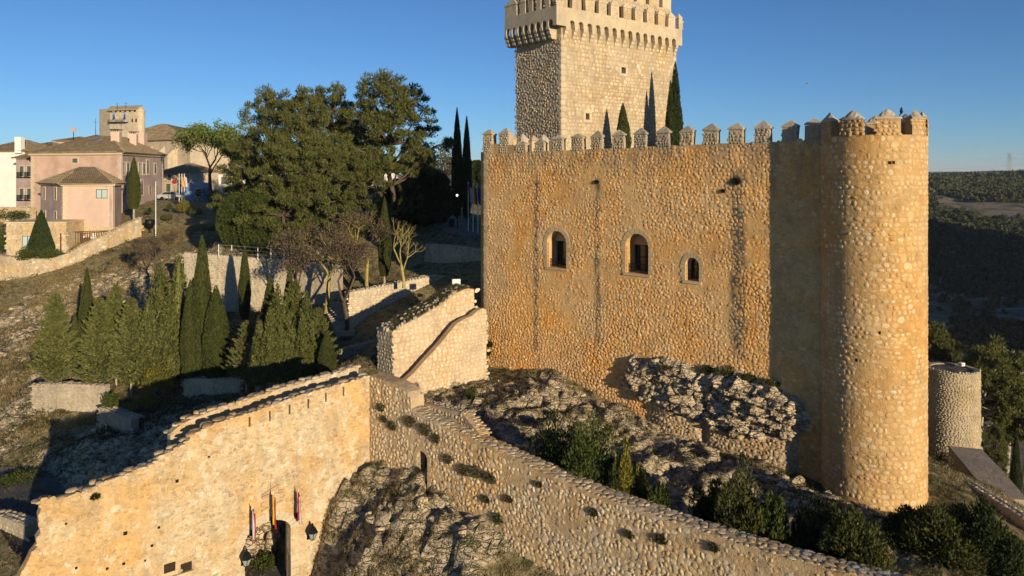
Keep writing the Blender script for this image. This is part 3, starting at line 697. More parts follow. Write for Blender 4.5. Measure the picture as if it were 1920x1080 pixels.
for w in wk:
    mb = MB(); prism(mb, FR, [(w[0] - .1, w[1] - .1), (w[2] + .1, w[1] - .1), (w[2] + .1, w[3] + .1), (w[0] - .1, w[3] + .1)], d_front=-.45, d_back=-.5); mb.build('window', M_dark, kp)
    for (sa, za, sb, zb) in ((w[0] - .3, w[3] + .02, w[2] + .3, w[3] + .32), (w[0] - .3, w[1] - .25, w[2] + .3, w[1] - .02), (w[0] - .3, w[1], w[0] - .01, w[3]), (w[2] + .01, w[1], w[2] + .3, w[3])):
        mb = MB(); prism(mb, FR, [(sa, za), (sb, za), (sb, zb), (sa, zb)], d_front=.03, d_back=-.2); mb.build('surround_stone', M_ashg, kp)
def mask_k(s, z):
    if s < .55 or s > LR - .5: return False
    return not any(w[0] - .3 < s < w[2] + .3 and w[1] - .25 < z < w[3] + .3 for w in wk)
L = layout(rng, .5, LR, 0, 11.2, .42, .30, mask_k, rot=.1, fill=.9, depth=(.012, .035), jit=.1, big=.08)
lay_stones(kp, FR, L, M_keep_s, 'slab')
L = layout(rng, 0, LL - .4, -1, 11.3, .3, .26, lambda s, z: True, rot=.6, fill=1.05, depth=(.02, .055), jit=.4)
lay_stones(kp, FL, L, M_keep_s, 'lump')
for fr_, s0_, sg in ((FR, 0, 1), (FR, LR, -1)):
    lay_stones(kp, fr_, [(s0_ + sg * (.27 if k % 2 else .36), k * .5 + .25, .52 if k % 2 else .7, .47, 0, .04, k % 14) for k in range(23)], M_ashg, 'block', name='quoin')
lay_stones(kp, FL, [(LL - (.2 if k % 2 else .3), k * .5 + .25, .4 if k % 2 else .56, .47, 0, .03, k % 14) for k in range(23)], M_ashg, 'block', name='quoin')
# gallery: scalloped band carried by stepped corbels, slotted parapet above
pr, pl_ = .42, .9
GA = KA - KR * pl_ - KL * pr
FGR = Plane(GA, KR); FGL = Plane(GA + KL * (LL + pl_ * .3 + pr + .3), -KL)
LGR = LR + pl_ + .35; LGL = LL + pl_ * .3 + pr + .3
zb, zs, ze_, zt_ = 12.05, 13.62, 14.62, 15.15
def gallery(fr, Lg, n_arch, s_first, s_last, slots, th=.32, off=0.0):
    cs = np.linspace(s_first, s_last, n_arch); r = .29; pts = [(off, zb - .35), ]
    ol = [(off, zb)]
    for c in cs:
        ol += [(c - r, zb)] + [(c + r * math.cos(q), zb + .28 + r * math.sin(q)) for q in np.linspace(math.pi, 0, 9)] + [(c + r, zb)]
    ol += [(Lg, zb), (Lg, zs)]
    for c, w in slots[::-1]: pass
    ol += [(off, zs)]
    mb = MB(); prism(mb, fr, ol, (), 0, -th); mb.build('gallery_band', M_ashg, kp)
    edges = [cs[0] - (cs[1] - cs[0])] + list(cs) + [cs[-1] + (cs[1] - cs[0])]
    for i in range(len(edges) - 1):
        c = (edges[i] + edges[i + 1]) / 2; w = .36
        if c < off + .1 or c > Lg - .1: continue
        mb = MB()
        for j, (dd, hh) in enumerate(((0.0, .34), (.14, .33), (.28, .33))):
            z1_ = zb - .003 - j * .33; d_ = -.0 - dd
            # rounded corbel nose
            prof = [(-(fr is FGR and pr or pl_) - .05, z1_), (-(fr is FGR and pr or pl_) - .05, z1_ - hh), (d_ - .13, z1_ - hh), (d_ - .04, z1_ - hh * .75), (d_, z1_ - hh * .4), (d_, z1_)]
            a = [fr.P(c - w / 2, z, d) for d, z in prof]; b = [fr.P(c + w / 2, z, d) for d, z in prof]; m_ = len(prof)
            mb.add(a + b, [tuple(range(m_))[::-1], tuple(range(m_, 2 * m_))] + [(q, (q + 1) % m_, m_ + (q + 1) % m_, m_ + q) for q in range(m_)])
        mb.build('corbel', M_ashg, kp)
    # merlons between the slots
    ed = [off] + [x for c, w in slots for x in (c - w / 2, c + w / 2)] + [Lg]
    for i in range(0, len(ed), 2):
        a, b = ed[i], ed[i + 1]
        if b - a < .08: continue
        merlon(kp, fr, (a + b) / 2, zs - .002, b - a, ze_, zt_, th, M_keep_s, M_ashg, None, rng)
sR = [FGR.s_px(x) for x in (1069, 1094, 1119, 1142, 1165, 1187.5, 1209.5, 1230.5, 1250.5, 1269.5)]
aR = (FGR.s_px(1073), FGR.s_px(1263.5))
gallery(FGR, LGR, 14, aR[0] , aR[1], [(s_, .52) for s_ in sR])
sL = [FGL.s_px(x) for x in (972, 988, 1002, 1018, 1034)]
gallery(FGL, LGL - .33, 8, .5, LGL - .75, [(s_, .5) for s_ in sL])
L = layout(rng, .1, LGR, zs + .05, ze_ - .1, .24, .2, lambda s, z: all(abs(s - q) > .4 for q in sR), rot=.15, fill=.85, depth=(.015, .035))
lay_stones(kp, FGR, L, M_keep_s, 'slab', singles=0, rest='parapet_stones')
mb = MB(); prism(mb, Plane(KA - KR * (pl_ - .33) - KL * (pr - .33), KR), [(0, zs - .45), (LGR - .4, zs - .45), (LGR - .4, zs - .3), (0, zs - .3)], (), 0, -6.0); mb.build('gallery_floor', M_keep, kp)
# upper storey
UA = KA + KR * .75 + KL * .35; UR = Plane(UA, KR); ULn = LL + .55; UL = Plane(UA + KL * ULn, -KL)
us1 = UR.s_px(1258)
us0 = 0.0
mb = MB(); prism(mb, UR, [(0, 12.7), (us1, 12.7), (us1, 15.6), (0, 15.6)], (), 0, -.6); prism(mb, UL, [(0, 12.7), (ULn - .603, 12.7), (ULn - .603, 15.6), (0, 15.6)], (), 0, -.6); mb.build('upper_storey', M_keep, kp)
L = layout(rng, .05, us1 - .05, 13.5, 15.55, .3, .24, lambda s, z: True, rot=.15, fill=.9, depth=(.012, .04)); lay_stones(kp, UR, L, M_keep_s, 'slab', singles=0, rest='upper_stones')
L = layout(rng, .05, ULn - .1, 13.5, 15.55, .3, .24, lambda s, z: True, rot=.15, fill=.9, depth=(.03, .07)); lay_stones(kp, UL, L, M_keep_s, 'lump', singles=0, rest='upper_stones')
us = [UR.s_px(x) for x in (1100, 1123, 1146, 1169, 1191, 1214, 1239)]; ed = [0] + [q for c in us for q in (c - .25, c + .25)] + [us1]
for i in range(0, len(ed), 2): merlon(kp, UR, (ed[i] + ed[i + 1]) / 2, 15.603, ed[i + 1] - ed[i], 16.6, 17.2, .4, M_keep_s, M_ashg, None, rng)

# ---- gate wall (faces the sun) and its parapet walk
G0 = Vector((-7.63, 40, 0)); GE = Vector((.77, .638, 0)).normalized(); FG = Plane(G0, GE)
gw = thing('gate_wall', 'sunlit cream gate wall with an arched gateway and a line of arrow slits', 'castle wall', (-14, 35, -21))
top_px = [(693,704),(660,716),(600,732),(550,747),(500,765),(470,776),(430,786),(395,800),(365,815),(345,835),(330,843),(316,850),(300,858),(288,872),(262,880),(240,890),(215,900),(190,908),(172,918),(150,925),(128,931),(112,939),(90,940),(75,941),(77,955),(72,968),(73,985),(76,1000),(68,1012),(70,1025),(58,1040),(50,1058),(40,1075),(32,1090),(20,1120)]
top_sz = [FG.sz(x, y) for x, y in top_px]
out = [(top_sz[-1][0] - .3, -22.5), (.0, -22.5)] + [(min(0.0, s) if i else 0.0, z) for i, (s, z) in enumerate(top_sz)]
top_a = sorted([(s, z) for s, z in top_sz[:24]]); tA = np.array(top_a)
gtop = lambda s: float(np.interp(s, tA[:, 0], tA[:, 1]))
ga, gb_ = FG.s_px(459), FG.s_px(545); gz1 = FG.sz(520, 972)[1]
gate = (ga, gb_, -21.6, gz1)
def flat_arch(a, b, z0, z1, n=12):
    c, rx = (a + b) / 2, (b - a) / 2; ry = rx * .62
    return [(a, z0), (b, z0)] + [(c + rx * math.cos(k * math.pi / n), z1 - ry + ry * math.sin(k * math.pi / n)) for k in range(n + 1)]
slits = [FG.sz(x, y) for x, y in ((673,722),(644,734),(611,745),(578,757),(543,768),(506,780),(468,791),(431,795))]
slh = [[(s - .05, z - .24), (s - .05, z + .24), (s + .05, z + .24), (s + .05, z - .24)] for s, z in slits]
slh = [h for h in slh if h[2][1] < gtop(h[0][0]) - .12]
jit = []
for i, p in enumerate(out): jit.append(p)
mb = MB(); prism(mb, FG, jit, [flat_arch(*gate)[::-1]] + slh, 0, -.5); mb.build('front_wall', M_gate, gw)
# body behind the parapet, with the walk and the rear parapet
sA, sB = FG.s_px(330), 0.0
mb = MB()
zA, zB = gtop(sA), gtop(0)
bodytop = [(s, gtop(s) - 1.0) for s in np.linspace(sB, sA, 12)]
prism(mb, FG, [(gb_ + .55, -22), (0, -22)] + bodytop + [(sA, -22), (ga - .05, -22), (ga - .05, gz1 + .1), (gb_ + .55, gz1 + .1)], (), -.503, -2.0)
mb.build('wall_walk', M_gate, gw)
mb = MB()
rt_ = [(s, gtop(s) - .02 + random.uniform(-.05, .05)) for s in np.linspace(.4, sA + .3, 26)]
prism(mb, FG, [(sA + .3, -22), (ga - .05, -22), (ga - .05, gz1 + .1), (gb_ + 1.0, gz1 + .1), (gb_ + 1.0, -22), (.4, -22)] + rt_, (), -2.003, -2.5)
mb.build('rear_parapet', M_gate, gw)
left_s = np.array([(s, z) for s, z in top_sz[22:]])
def mask_g(s, z):
    if s > -.12: return False
    tz = gtop(s) if s > top_sz[23][0] else float(np.interp(z, left_s[::-1, 1], left_s[::-1, 0]))
    if s > top_sz[23][0]:
        if z > tz - .08: return False
    elif s < tz + .15: return False
    if inside_arch(s, z, ga - .35, gb_ + .35, -23, gz1 + .45): return False
    for q, w in slits:
        if abs(s - q) < .16 and abs(z - w) < .32: return False
    # the lower part and the gate bay keep their render
    pn = float(vnoise(np.array([s * .35]), np.array([z * .5]), seed=21)[0]) + (z + 15.5) * .16
    return pn > -.42
L = layout(rng, -15.6, 0, -21.5, -10.9, .30, .19, mask_g, rot=.4, fill=.95, depth=(.012, .06), keep=.8, jit=.3, big=.1)
lay_stones(gw, FG, L, M_gate_s, 'lump', d0=lambda S, Z: -.01 - .035 * sstep(-.2, .5, fbm(S / 1.6, Z / 1.2, seed=91)))
# ragged stones along the broken top
tp = []
for s, z in [(s, gtop(s)) for s in np.arange(FG.s_px(76), -.1, .22)]: tp.append((s, z - .02, rng.uniform(.2, .42), rng.uniform(.12, .24), rng.uniform(-.3, .3), .05, rng.integers(0, 14)))
for i in range(22, 33):
    s, z = top_sz[i]; tp.append((s + .15, z, .35, .3, 0, .05, rng.integers(0, 14)))
lay_stones(gw, FG, tp, M_gate_s, 'rubble', name='top_stone')
# gate arch dressing
c_, rx = (ga + gb_) / 2, (gb_ - ga) / 2; ry = rx * .62; nv = 13
for k in range(nv):
    t0, t1 = k * math.pi / nv + .008, (k + 1) * math.pi / nv - .008; q = .42
    pt = lambda t_, e: (c_ + (rx + e) * math.cos(t_), gz1 - ry + (ry + e) * math.sin(t_))
    mb = MB(); prism(mb, FG, [pt(t0, 0), pt(t0, q), pt(t1, q), pt(t1, 0)], d_front=.03, d_back=-.3); mb.build('voussoir', M_ashg, gw)
for k in range(7):
    for x0, x1 in ((ga - .42, ga), (gb_, gb_ + .42)):
        z0_ = -21.6 + k * .36 + .01; mb = MB(); prism(mb, FG, [(x0, z0_), (x1, z0_), (x1, min(z0_ + .34, gz1 - ry)), (x0, min(z0_ + .34, gz1 - ry))], d_front=.03, d_back=-.3)
        if z0_ + .1 < gz1 - ry: mb.build('jamb_stone', M_ashg, gw)
# worn carved relief above the gate
for (x, y, w, h, rot) in ((507,918,.9,.07,.35),(522,925,.5,.06,-.2),(497,931,.35,.14,.1),(526,921,.2,.2,0),(510,948,1.1,.06,.22),(492,945,.15,.15,0),(533,930,.12,.12,.3),(508,905,.07,.5,0)):
    s, z = FG.sz(x, y); c__, s__ = math.cos(rot), math.sin(rot); mb = MB()
    ol = [(s + (a * w * c__ - b * h * s__) / 2, z + (a * w * s__ + b * h * c__) / 2) for a, b in ((-1, -1), (1, -1), (1, 1), (-1, 1))]
    prism(mb, FG, ol, d_front=.07, d_back=-.05); mb.build('carved_relief', M_gate_s, gw)
for x, y in ((318, 1064), (349, 1063)):
    s, z = FG.sz(x, y); mb = MB(); prism(mb, FG, [(s - .24, z - .2), (s + .24, z - .2), (s + .24, z + .2), (s - .24, z + .2)], d_front=.03, d_back=-.05); mb.build('dark_panel', M_wood, gw)  # small dark square panels on the wall face, above the ledge
s, z = FG.sz(334, 1077); mb = MB(); prism(mb, FG, [(s - .65, z - .05), (s + .65, z - .05), (s + .65, z + .04), (s - .65, z + .04)], d_front=.14, d_back=-.05); mb.build('ledge', M_gate_s, gw)
for x, y in ((332,902),(298,989),(285,1023),(232,1057),(201,1066),(392,857),(272,1051),(143,1065),(235,1000),(124,982)):
    s, z = FG.sz(x, y); mb = MB(); q = random.uniform(.04, .08); prism(mb, FG, [(s - q, z - q), (s + q, z - q), (s + q, z + q), (s - q, z + q)], d_front=.006, d_back=-.05); mb.build('putlog_hole', M_dark, gw)

# ---- rampart wall running down to the right from the bastion
DE = Vector((.767, -.6416, 0)).normalized(); FD = Plane(G0, DE)
dg = thing('rampart_wall', 'long rough stone rampart wall falling away to the lower right with one arched window', 'castle wall', (0, 33, -18))
fpx = [(693,704),(712,710),(735,718),(752,727),(764,737),(770,748),(771,770),(800,786),(860,815),(900,832),(985,872),(1049,901),(1120,931),(1200,959),(1268,984),(1377,1019),(1487,1052),(1596,1082),(1700,1108)]
fsz = [FD.sz(x, y) for x, y in fpx]; fA = np.array(fsz); dtop = lambda s: float(np.interp(s, fA[:, 0], fA[:, 1]))
DLEN = fsz[-1][0]
wa, wb = FD.s_px(782), FD.s_px(802); Yc = FD.P((wa + wb) / 2, 0).y; dw = (wa, wb, zat(917, Yc), zat(846, Yc))
dsl = [FD.sz(714, 735), FD.sz(736, 741)]
outl = [(0, -22.5), (DLEN, -22.5)] + [(s, z + random.uniform(-.02, .02)) for s, z in fsz[::-1]]
mb = MB(); prism(mb, FD, outl, [arch_loop(*dw)[::-1]] + [[(s - .05, z - .3), (s - .05, z + .3), (s + .05, z + .3), (s + .05, z - .3)] for s, z in dsl], 0, -.9); mb.build('wall', M_diag, dg)
# rounded coping of flat stones on top
cop = MB(); ss = np.arange(fsz[6][0] + .05, DLEN, .3); ring = 5
V = []
for s in ss:
    for k in range(ring):
        a = math.pi * k / (ring - 1); V.append(FD.P(s, dtop(s) - .03 + .16 * math.sin(a) + random.uniform(-.02, .02), -.45 + .47 * math.cos(a)))
n_ = len(ss); cop.add(V, [(i * ring + k, (i + 1) * ring + k, (i + 1) * ring + k + 1, i * ring + k + 1) for i in range(n_ - 1) for k in range(ring - 1)]); cop.build('coping', M_diag, dg)
class Top:   # frame lying on the wall top so that coping stones point up
    def __init__(s, fr, topf): s.f, s.t = fr, topf
    def Pn(s, S, Z, D): # Z = across, D = height
        k = np.clip(Z / .45, -1, 1)
        P = s.f.Pn(S, np.array([s.t(q) for q in S]) - .03 + .16 * np.sqrt(1 - k * k * .98) + D, -.45 - Z); return P
    def TNn(s, S): T, N = s.f.TNn(S); return T, np.tile([0, 0, 1.0], (len(S), 1))
def lay_top(parent, fr, L, mat, name, singles, rest):
    A = np.array(L); S, Z, W, Hh, R, D, K = A.T; K = K.astype(int); P = fr.Pn(S, Z, S * 0); T, N = fr.TNn(S); U = -fr.f.TNn(S)[1]
    protos = PROTO['slab']; px = 960 + F * P[:, 0] / P[:, 1]; one = list(np.argsort(-np.where((px < 1930) & (px > 0), W * Hh / P[:, 1] ** 2, 0))[:singles]); rs = np.setdiff1d(np.arange(len(S)), one); meshes = {}
    inv = Matrix.Translation(-ROOTLOC.get(parent.name, Vector((0, 0, 0))))
    for i in one:
        k = K[i]
        if k not in meshes: meshes[k] = mesh_np(name, protos[k][0], [protos[k][1], protos[k][2]], mat)
        o = bpy.data.objects.new(name, meshes[k]); COL.objects.link(o); o.parent = parent; o.matrix_parent_inverse = inv
        o.matrix_basis = Matrix([[T[i, q] * W[i], U[i, q] * Hh[i], N[i, q] * D[i], P[i, q]] for q in range(3)] + [[0, 0, 0, 1]])
    if not len(rs): return
    V = np.array([protos[k][0] for k in K[rs]]); nv_ = V.shape[1]
    W3 = P[rs][:, None] + T[rs][:, None] * (V[:, :, 0] * W[rs][:, None])[..., None] + U[rs][:, None] * (V[:, :, 1] * Hh[rs][:, None])[..., None] + N[rs][:, None] * (V[:, :, 2] * D[rs][:, None])[..., None]
    off = (np.arange(len(rs)) * nv_)[:, None, None]
    stuff(link(rest, mesh_np(rest, W3.reshape(-1, 3), [(protos[0][1][None] + off).reshape(-1, 4), (protos[0][2][None] + off).reshape(-1, 3)], mat), parent))
lt = layout(rng, fsz[6][0] + .1, DLEN, -.42, .42, .3, .22, lambda s, z: True, rot=.3, fill=1.08, depth=(.008, .035), jit=.3)
lay_top(dg, Top(FD, dtop), lt, M_diag_s, 'coping_stone', 200, 'coping_stones')
def mask_d(s, z):
    if z > dtop(s) - .1 or s < .1: return False
    if inside_arch(s, z, *dw, m=.3): return False
    return not any(abs(s - q) < .14 and abs(z - w) < .38 for q, w in dsl)
L = layout(rng, 0, DLEN, -20.5, -10.9, .23, .21, mask_d, rot=.7, fill=1.12, depth=(.015, .062), keep=.97, jit=.3, big=.1)
lay_stones(dg, FD, L, M_diag_s, 'lump', d0=lambda S, Z: -.010 - .026 * sstep(.0, .5, fbm(S / 1.8, Z / 1.5, seed=71)) + .012 * (S < 5))
voussoirs(dg, FD, *dw, .24, M_ash, nv=9, nj=6)
mb = MB(); prism(mb, FD, [(wa - .1, dw[2]), (wb + .1, dw[2]), (wb + .1, dw[3]), (wa - .1, dw[3])], d_front=-.55, d_back=-.6); pn = mb.build('window', M_wood, dg)
mb = MB()
for zz in (.1, .6): mb.box(FD.P(wa, dw[2] + zz, -.2), FD.e * (wb - wa), FD.n * -.03, Vector((0, 0, .03)))
k = wa + .05
while k < wb: mb.box(FD.P(k, dw[2], -.2), FD.e * .02, FD.n * -.02, Vector((0, 0, .62))); k += .12
mb.build('railing', M_iron, pn)

class TopFlat:   # top of a wall: S along, Z across from the front face backwards
    def __init__(s, fr, topf): s.f, s.t = fr, topf
    def Pn(s, S, Z, D): return s.f.Pn(S, np.array([s.t(q) for q in S]) + D - .03, -Z)
    def TNn(s, S): T, N = s.f.TNn(S); return T, np.tile([0, 0, 1.0], (len(S), 1))
lt = layout(rng, FG.s_px(78), -.1, .02, .46, .42, .3, lambda s, z: True, rot=.6, fill=1.15, depth=(.02, .12), jit=.3); lay_top(gw, TopFlat(FG, gtop), lt, M_gate_s, 'top_stone', 60, 'top_stones')
lt = layout(rng, sA + .35, .3, 2.03, 2.46, .42, .3, lambda s, z: True, rot=.6, fill=1.15, depth=(.02, .11), jit=.3); lay_top(gw, TopFlat(FG, lambda q: gtop(min(q, 0))), lt, M_gate_s, 'top_stone', 40, 'top_stones')
# ---- low inner parapet behind the rampart
lp = thing('inner_parapet', 'low thick inner parapet just behind the head of the long rampart', 'low wall', (-4, 38, -14))
q0, q1, q2 = at(772, 750, 39.6), at(866, 775, 36.9), at(900, 815, 35.6)
for a, b in ((q0, q1), (q1, q2)):
    fr = Plane((a.x, a.y), (b.x - a.x, b.y - a.y)); ln = math.hypot(b.x - a.x, b.y - a.y)
    mb = MB(); prism(mb, fr, [(0, -18), (ln, -18), (ln, b.z), (0, a.z)], (), 0, -.55); mb.build('wall', M_diag, lp)
    L = layout(rng, 0, ln, -17, -11.5, .24, .2, lambda s, z: z < a.z + (b.z - a.z) * s / ln - .1, rot=.3, depth=(.02, .06)); lay_stones(lp, fr, L, M_diag_s, 'lump', singles=80)
    lt = layout(rng, 0, ln, -.25, .25, .24, .2, lambda s, z: True, rot=.1, fill=.9, depth=(.02, .05))
    tf = Top(fr, lambda s, a=a, b=b, ln=ln: a.z + (b.z - a.z) * s / ln - .12); 
    lt = [(q[0], q[1] - .17) + tuple(q[2:]) for q in lt]; lay_top(lp, tf, lt, M_diag_s, 'coping_stone', 30, 'coping_stones')

# ---- the two sunlit ramp walls at the castle's left foot
ra = thing('ramp_bastion', 'broad sunlit stone bastion with dry grass on its sloping top', 'castle wall', (-6, 51, -15))
FA = Plane((-7.97, 49.6), (.77, .638))
apx = [(735,622),(760,608),(785,594),(800,586),(825,572),(840,560),(855,550),(868,545),(878,540),(889,543)]
asz = [FA.sz(x, y) for x, y in apx]; aA = np.array(asz); atop = lambda s: float(np.interp(s, aA[:, 0], aA[:, 1])); AL = asz[-1][0]
mb = MB(); prism(mb, FA, [(0, -17.5), (AL, -17.5)] + [(s, z + random.uniform(-.06, .06)) for s, z in asz[::-1]], (), 0, -1.9); mb.build('wall', M_ramp, ra)
L = layout(rng, .25, AL, -16, -8, .36, .27, lambda s, z: z < atop(s) - .08, rot=.25, fill=.9, depth=(.012, .04), big=.12, jit=.2); lay_stones(ra, FA, L, M_ramp_s, 'rubble')
FA2 = Plane((-7.97 - .638 * 1.9, 49.6 + .77 * 1.9), (.638, -.77))
L = layout(rng, 0, 1.85, -16, -10.7, .36, .25, lambda s, z: True, rot=.1, fill=.9, depth=(.012, .04)); lay_stones(ra, FA2, L, M_ramp_s, 'rubble', singles=60)
tl = []
for _ in range(110): s = rng.uniform(0, AL); tl.append((s, rng.uniform(-.45, 1.4), rng.uniform(.15, .4), rng.uniform(.15, .35), rng.uniform(-1, 1), rng.uniform(.08, .22), rng.integers(0, 14)))
class Top2(Top):
    def Pn(s, S, Z, D): return s.f.Pn(S, np.array([s.t(q) for q in S]) + D - .02, -.45 - Z)
lay_top(ra, Top2(FA, atop), tl, M_dry, 'rubble_stone', 80, 'rubble_stones')
rb = thing('ramp_wall', 'sunlit sloping wall of honey coloured stones in front of the bastion', 'castle wall', (-5, 50, -16))
FB = Plane((-7.1, 48.9), (.77, .638))
bpx = [(757,716),(775,700),(800,672),(825,645),(845,620),(857,606),(870,598),(885,592),(895,583),(904,578),(912,580)]
bsz = [FB.sz(x, y) for x, y in bpx]; bA = np.array(bsz); btop = lambda s: float(np.interp(s, bA[:, 0], bA[:, 1])); BL = bsz[-1][0]
mb = MB(); prism(mb, FB, [(0, -18.5), (BL, -18.5)] + bsz[::-1], (), 0, -.45); mb.build('wall', M_ramp, rb)
L = layout(rng, 0, BL, -17.5, -8, .30, .23, lambda s, z: z < btop(s) - .1, rot=.25, fill=.9, depth=(.012, .04), big=.1, jit=.2); lay_stones(rb, FB, L, M_ramp_s, 'rubble')
# ground level of the passage between them
mb = MB(); prism(mb, FB, [(0, -18), (BL + .3, -18), (BL + .3, btop(BL) - .6), (0, btop(0) - .6)], (), -.46, -1.1); mb.build('passage_fill', M_diag, rb)

# ---- generic rough wall through points
def rough_wall(name, label, cat, pts, base, th, mm, ms, w=.32, h=.22, kind='rubble', singles=200, group=None, depth=(.01, .045), keep=.95, coping=True):
    root = thing(name, label, cat, (pts[0][0], pts[0][1], base), group)
    per = max(10, singles // max(1, len(pts) - 1))
    for a, b in zip(pts[:-1], pts[1:]):
        fr = Plane((a[0], a[1]), (b[0] - a[0], b[1] - a[1])); ln = math.hypot(b[0] - a[0], b[1] - a[1])
        mb = MB(); k = max(2, int(ln / .6)); tops = [(ln * i / k, a[2] + (b[2] - a[2]) * i / k + random.uniform(-.03, .03)) for i in range(k, -1, -1)]
        prism(mb, fr, [(0, base), (ln, base)] + tops, (), 0, -th); mb.build('wall', mm, root)
        L = layout(rng, 0, ln, base, max(a[2], b[2]), w, h, lambda s, z: z < a[2] + (b[2] - a[2]) * s / ln - h * .4, rot=.15, fill=.9, depth=depth, keep=keep)
        lay_stones(root, fr, L, ms, kind, singles=per)
        if coping:
            tf = Top2(fr, lambda s, a=a, b=b, ln=ln: a[2] + (b[2] - a[2]) * s / ln); n = max(1, int(th / .25))
            lt = layout(rng, 0, ln, -.45, -.45 + th, .3, th / n, lambda s, z: True, rot=.1, fill=.92, depth=(.04, .09)); lay_top(root, tf, lt, ms, 'coping_stone', min(40, len(lt) // 2), 'coping_stones')
    return root
rough_wall('garden_wall', 'sunlit curved wall top beside the steps, behind the grassy bastion', 'stone wall', [at(655, 549, 60.5), at(700, 540, 61.5), at(760, 528, 63), at(805, 519, 64.5), at(845, 517, 66)], -13.5, .8, M_dry, M_ramp_s)
rough_wall('road_retaining_wall', 'shaded tall retaining wall under the road, left of the castle corner', 'stone wall', [at(798, 458, 70), at(850, 461, 68.5), at(925, 470, 66.5)], -13, .6, M_dry, M_dry)
rough_wall('terrace_retaining_wall', 'long pale retaining wall below the pines with a wire fence on top', 'stone wall', [at(345, 474, 71), at(420, 480, 70.5), at(500, 486, 70), at(560, 490, 69.5), at(636, 500, 68)], -13.2, .6, M_dry, M_dry, w=.4, h=.2, keep=.85)
rough_wall('low_terrace_wall', 'low sunlit dry stone wall at the foot of the leftmost conifers', 'stone wall', [at(60, 722, 57.5), at(120, 720, 57), at(196, 724, 56.5)], -18.6, .6, M_dry, M_dry, w=.45, h=.15, kind='slab')
rough_wall('shaded_terrace_wall', 'low shaded terrace wall under the slim cypress trunks', 'stone wall', [at(345, 711, 57), at(400, 711, 56.5), at(450, 712, 56)], -18.3, .5, M_dry, M_dry, w=.4, h=.16)
rough_wall('corner_terrace_wall', 'dark ruined terrace corner below the yellow green bush', 'stone wall', [at(185, 765, 54.5), at(245, 785, 52.5)], -20.5, .6, M_dry, M_dry, w=.4, h=.18)
rough_wall('inner_terrace_wall', 'long shaded terrace wall beneath the steps behind the gate', 'stone wall', [at(640, 655, 57.5), at(700, 640, 57), at(740, 625, 56.5)], -16.5, .5, M_dry, M_dry)
rough_wall('roadside_parapet', 'low flat stone parapet beside the road at the left edge', 'low wall', [at(-60, 965, 43.5), at(0, 968, 43.3), at(46, 985, 42.2)], -22.6, .7, M_dry, M_dry, w=.4, h=.2)
hw = rough_wall('hill_retaining_wall', 'long golden retaining wall stepping up the hill below the pink hotel', 'stone wall',
    [at(-30, 477, 88), at(60, 486, 88), at(100, 484, 88.5), at(130, 474, 89), at(160, 458, 90.5), at(205, 437, 93), at(240, 420, 95.5), at(265, 408, 97)], -15.5, .7, M_dry, M_gate_s, w=.5, h=.35)
for k, x in enumerate((3, 15, 26, 37)):
    fr = Plane((at(-30, 477, 88).x, 88), (1, 0)); s0, z0_ = fr.sz(x, 519); s1, z1_ = fr.sz(x + 6, 500); mb = MB(); prism(mb, fr, [(s0, z0_), (s1, z0_), (s1, z1_), (s0, z1_)], d_front=.09, d_back=-.05); mb.build('recess', M_ash, hw)
# ---- steps
st = thing('stone_steps', 'worn stone steps climbing beside the curved garden wall', 'steps', tuple(at(640, 640, 58)))
p0, p1 = at(648, 622, 60), at(622, 571, 66)
for k in range(14):
    u = k / 13; c = p0.lerp(p1, u); mb = MB(); mb.cbox((c.x, c.y, c.z - .1), (1.5, .52, .42), .3); mb.build('step', M_dry, st)
# ---- small round turret beyond the tower
TU = at(1785, 690, 57); FU = Cyl(TU.x, TU.y, 1.84)
tu = thing('round_turret', 'small round turret with a flat dark top, right of the tall tower', 'castle tower', (TU.x, TU.y, -23))
mb = MB(); tube_wall(mb, FU, -25, TU.z, 0, -.4, 64); mb.build('wall', M_keep, tu)
t = NT('flat_roof', .95); t.color(t.ramp(t.noise(2, 5), [(.35, (.05, .045, .035)), (.65, (.2, .17, .13))])); t.bump(t.noise(12, 4), .8, .06); M_flatroof = t.m
mb = MB(); mb.lathe((TU.x, TU.y, TU.z - .08), [(0.01, 0.04), (1.5, 0)], 40); mb.build('flat_roof', M_flatroof, tu)
L = layout(rng, -1.84 * 1.7, 1.84 * 1.7, -22.5, TU.z, .2, .16, lambda s, z: True, rot=.4, fill=.88, depth=(.02, .055), jit=.25); lay_stones(tu, FU, L, wall_material('turret_stone', [(.36, .28, .15), (.46, .36, .2), (.54, .45, .28)], bumpd=.02, greyamt=.45), 'lump', singles=200)
# ---- walls at the lower right
rough_wall('lower_rampart', 'brown wall with a pale coping crossing the lower right corner', 'stone wall', [at(1742, 905, 41), at(1790, 893, 43), at(1850, 930, 39.5), at(1935, 985, 36)], -21, .5, M_dry, M_dry)
M_foot_ = wall_material('parapet_plaster', [(.30, .22, .16), (.38, .29, .21), (.42, .33, .25)], mortar=True, bumpd=.05, greyamt=.4)
bl = thing('broad_parapet', 'thick flat topped parapet curving down from the small turret', 'castle wall', tuple(at(1790, 840, 52)))
a, b = at(1822, 836, 52), at(1905, 930, 43.5); fr = Plane((a.x - 1.6, a.y), (b.x - a.x, b.y - a.y)); ln = math.hypot(b.x - a.x, b.y - a.y)
mb = MB(); prism(mb, fr, [(0, -23), (ln, -23), (ln, b.z), (ln * .5, (a.z + b.z) / 2 + .1), (0, a.z)], (), 0, -2.0); mb.build('wall', M_foot_, bl)
L = layout(rng, 0, ln, -22, -18, .4, .16, lambda s, z: z < a.z + (b.z - a.z) * s / ln - .05, rot=.05, fill=.92, depth=(.01, .03)); lay_stones(bl, fr, L, M_main_s, 'slab', singles=120)
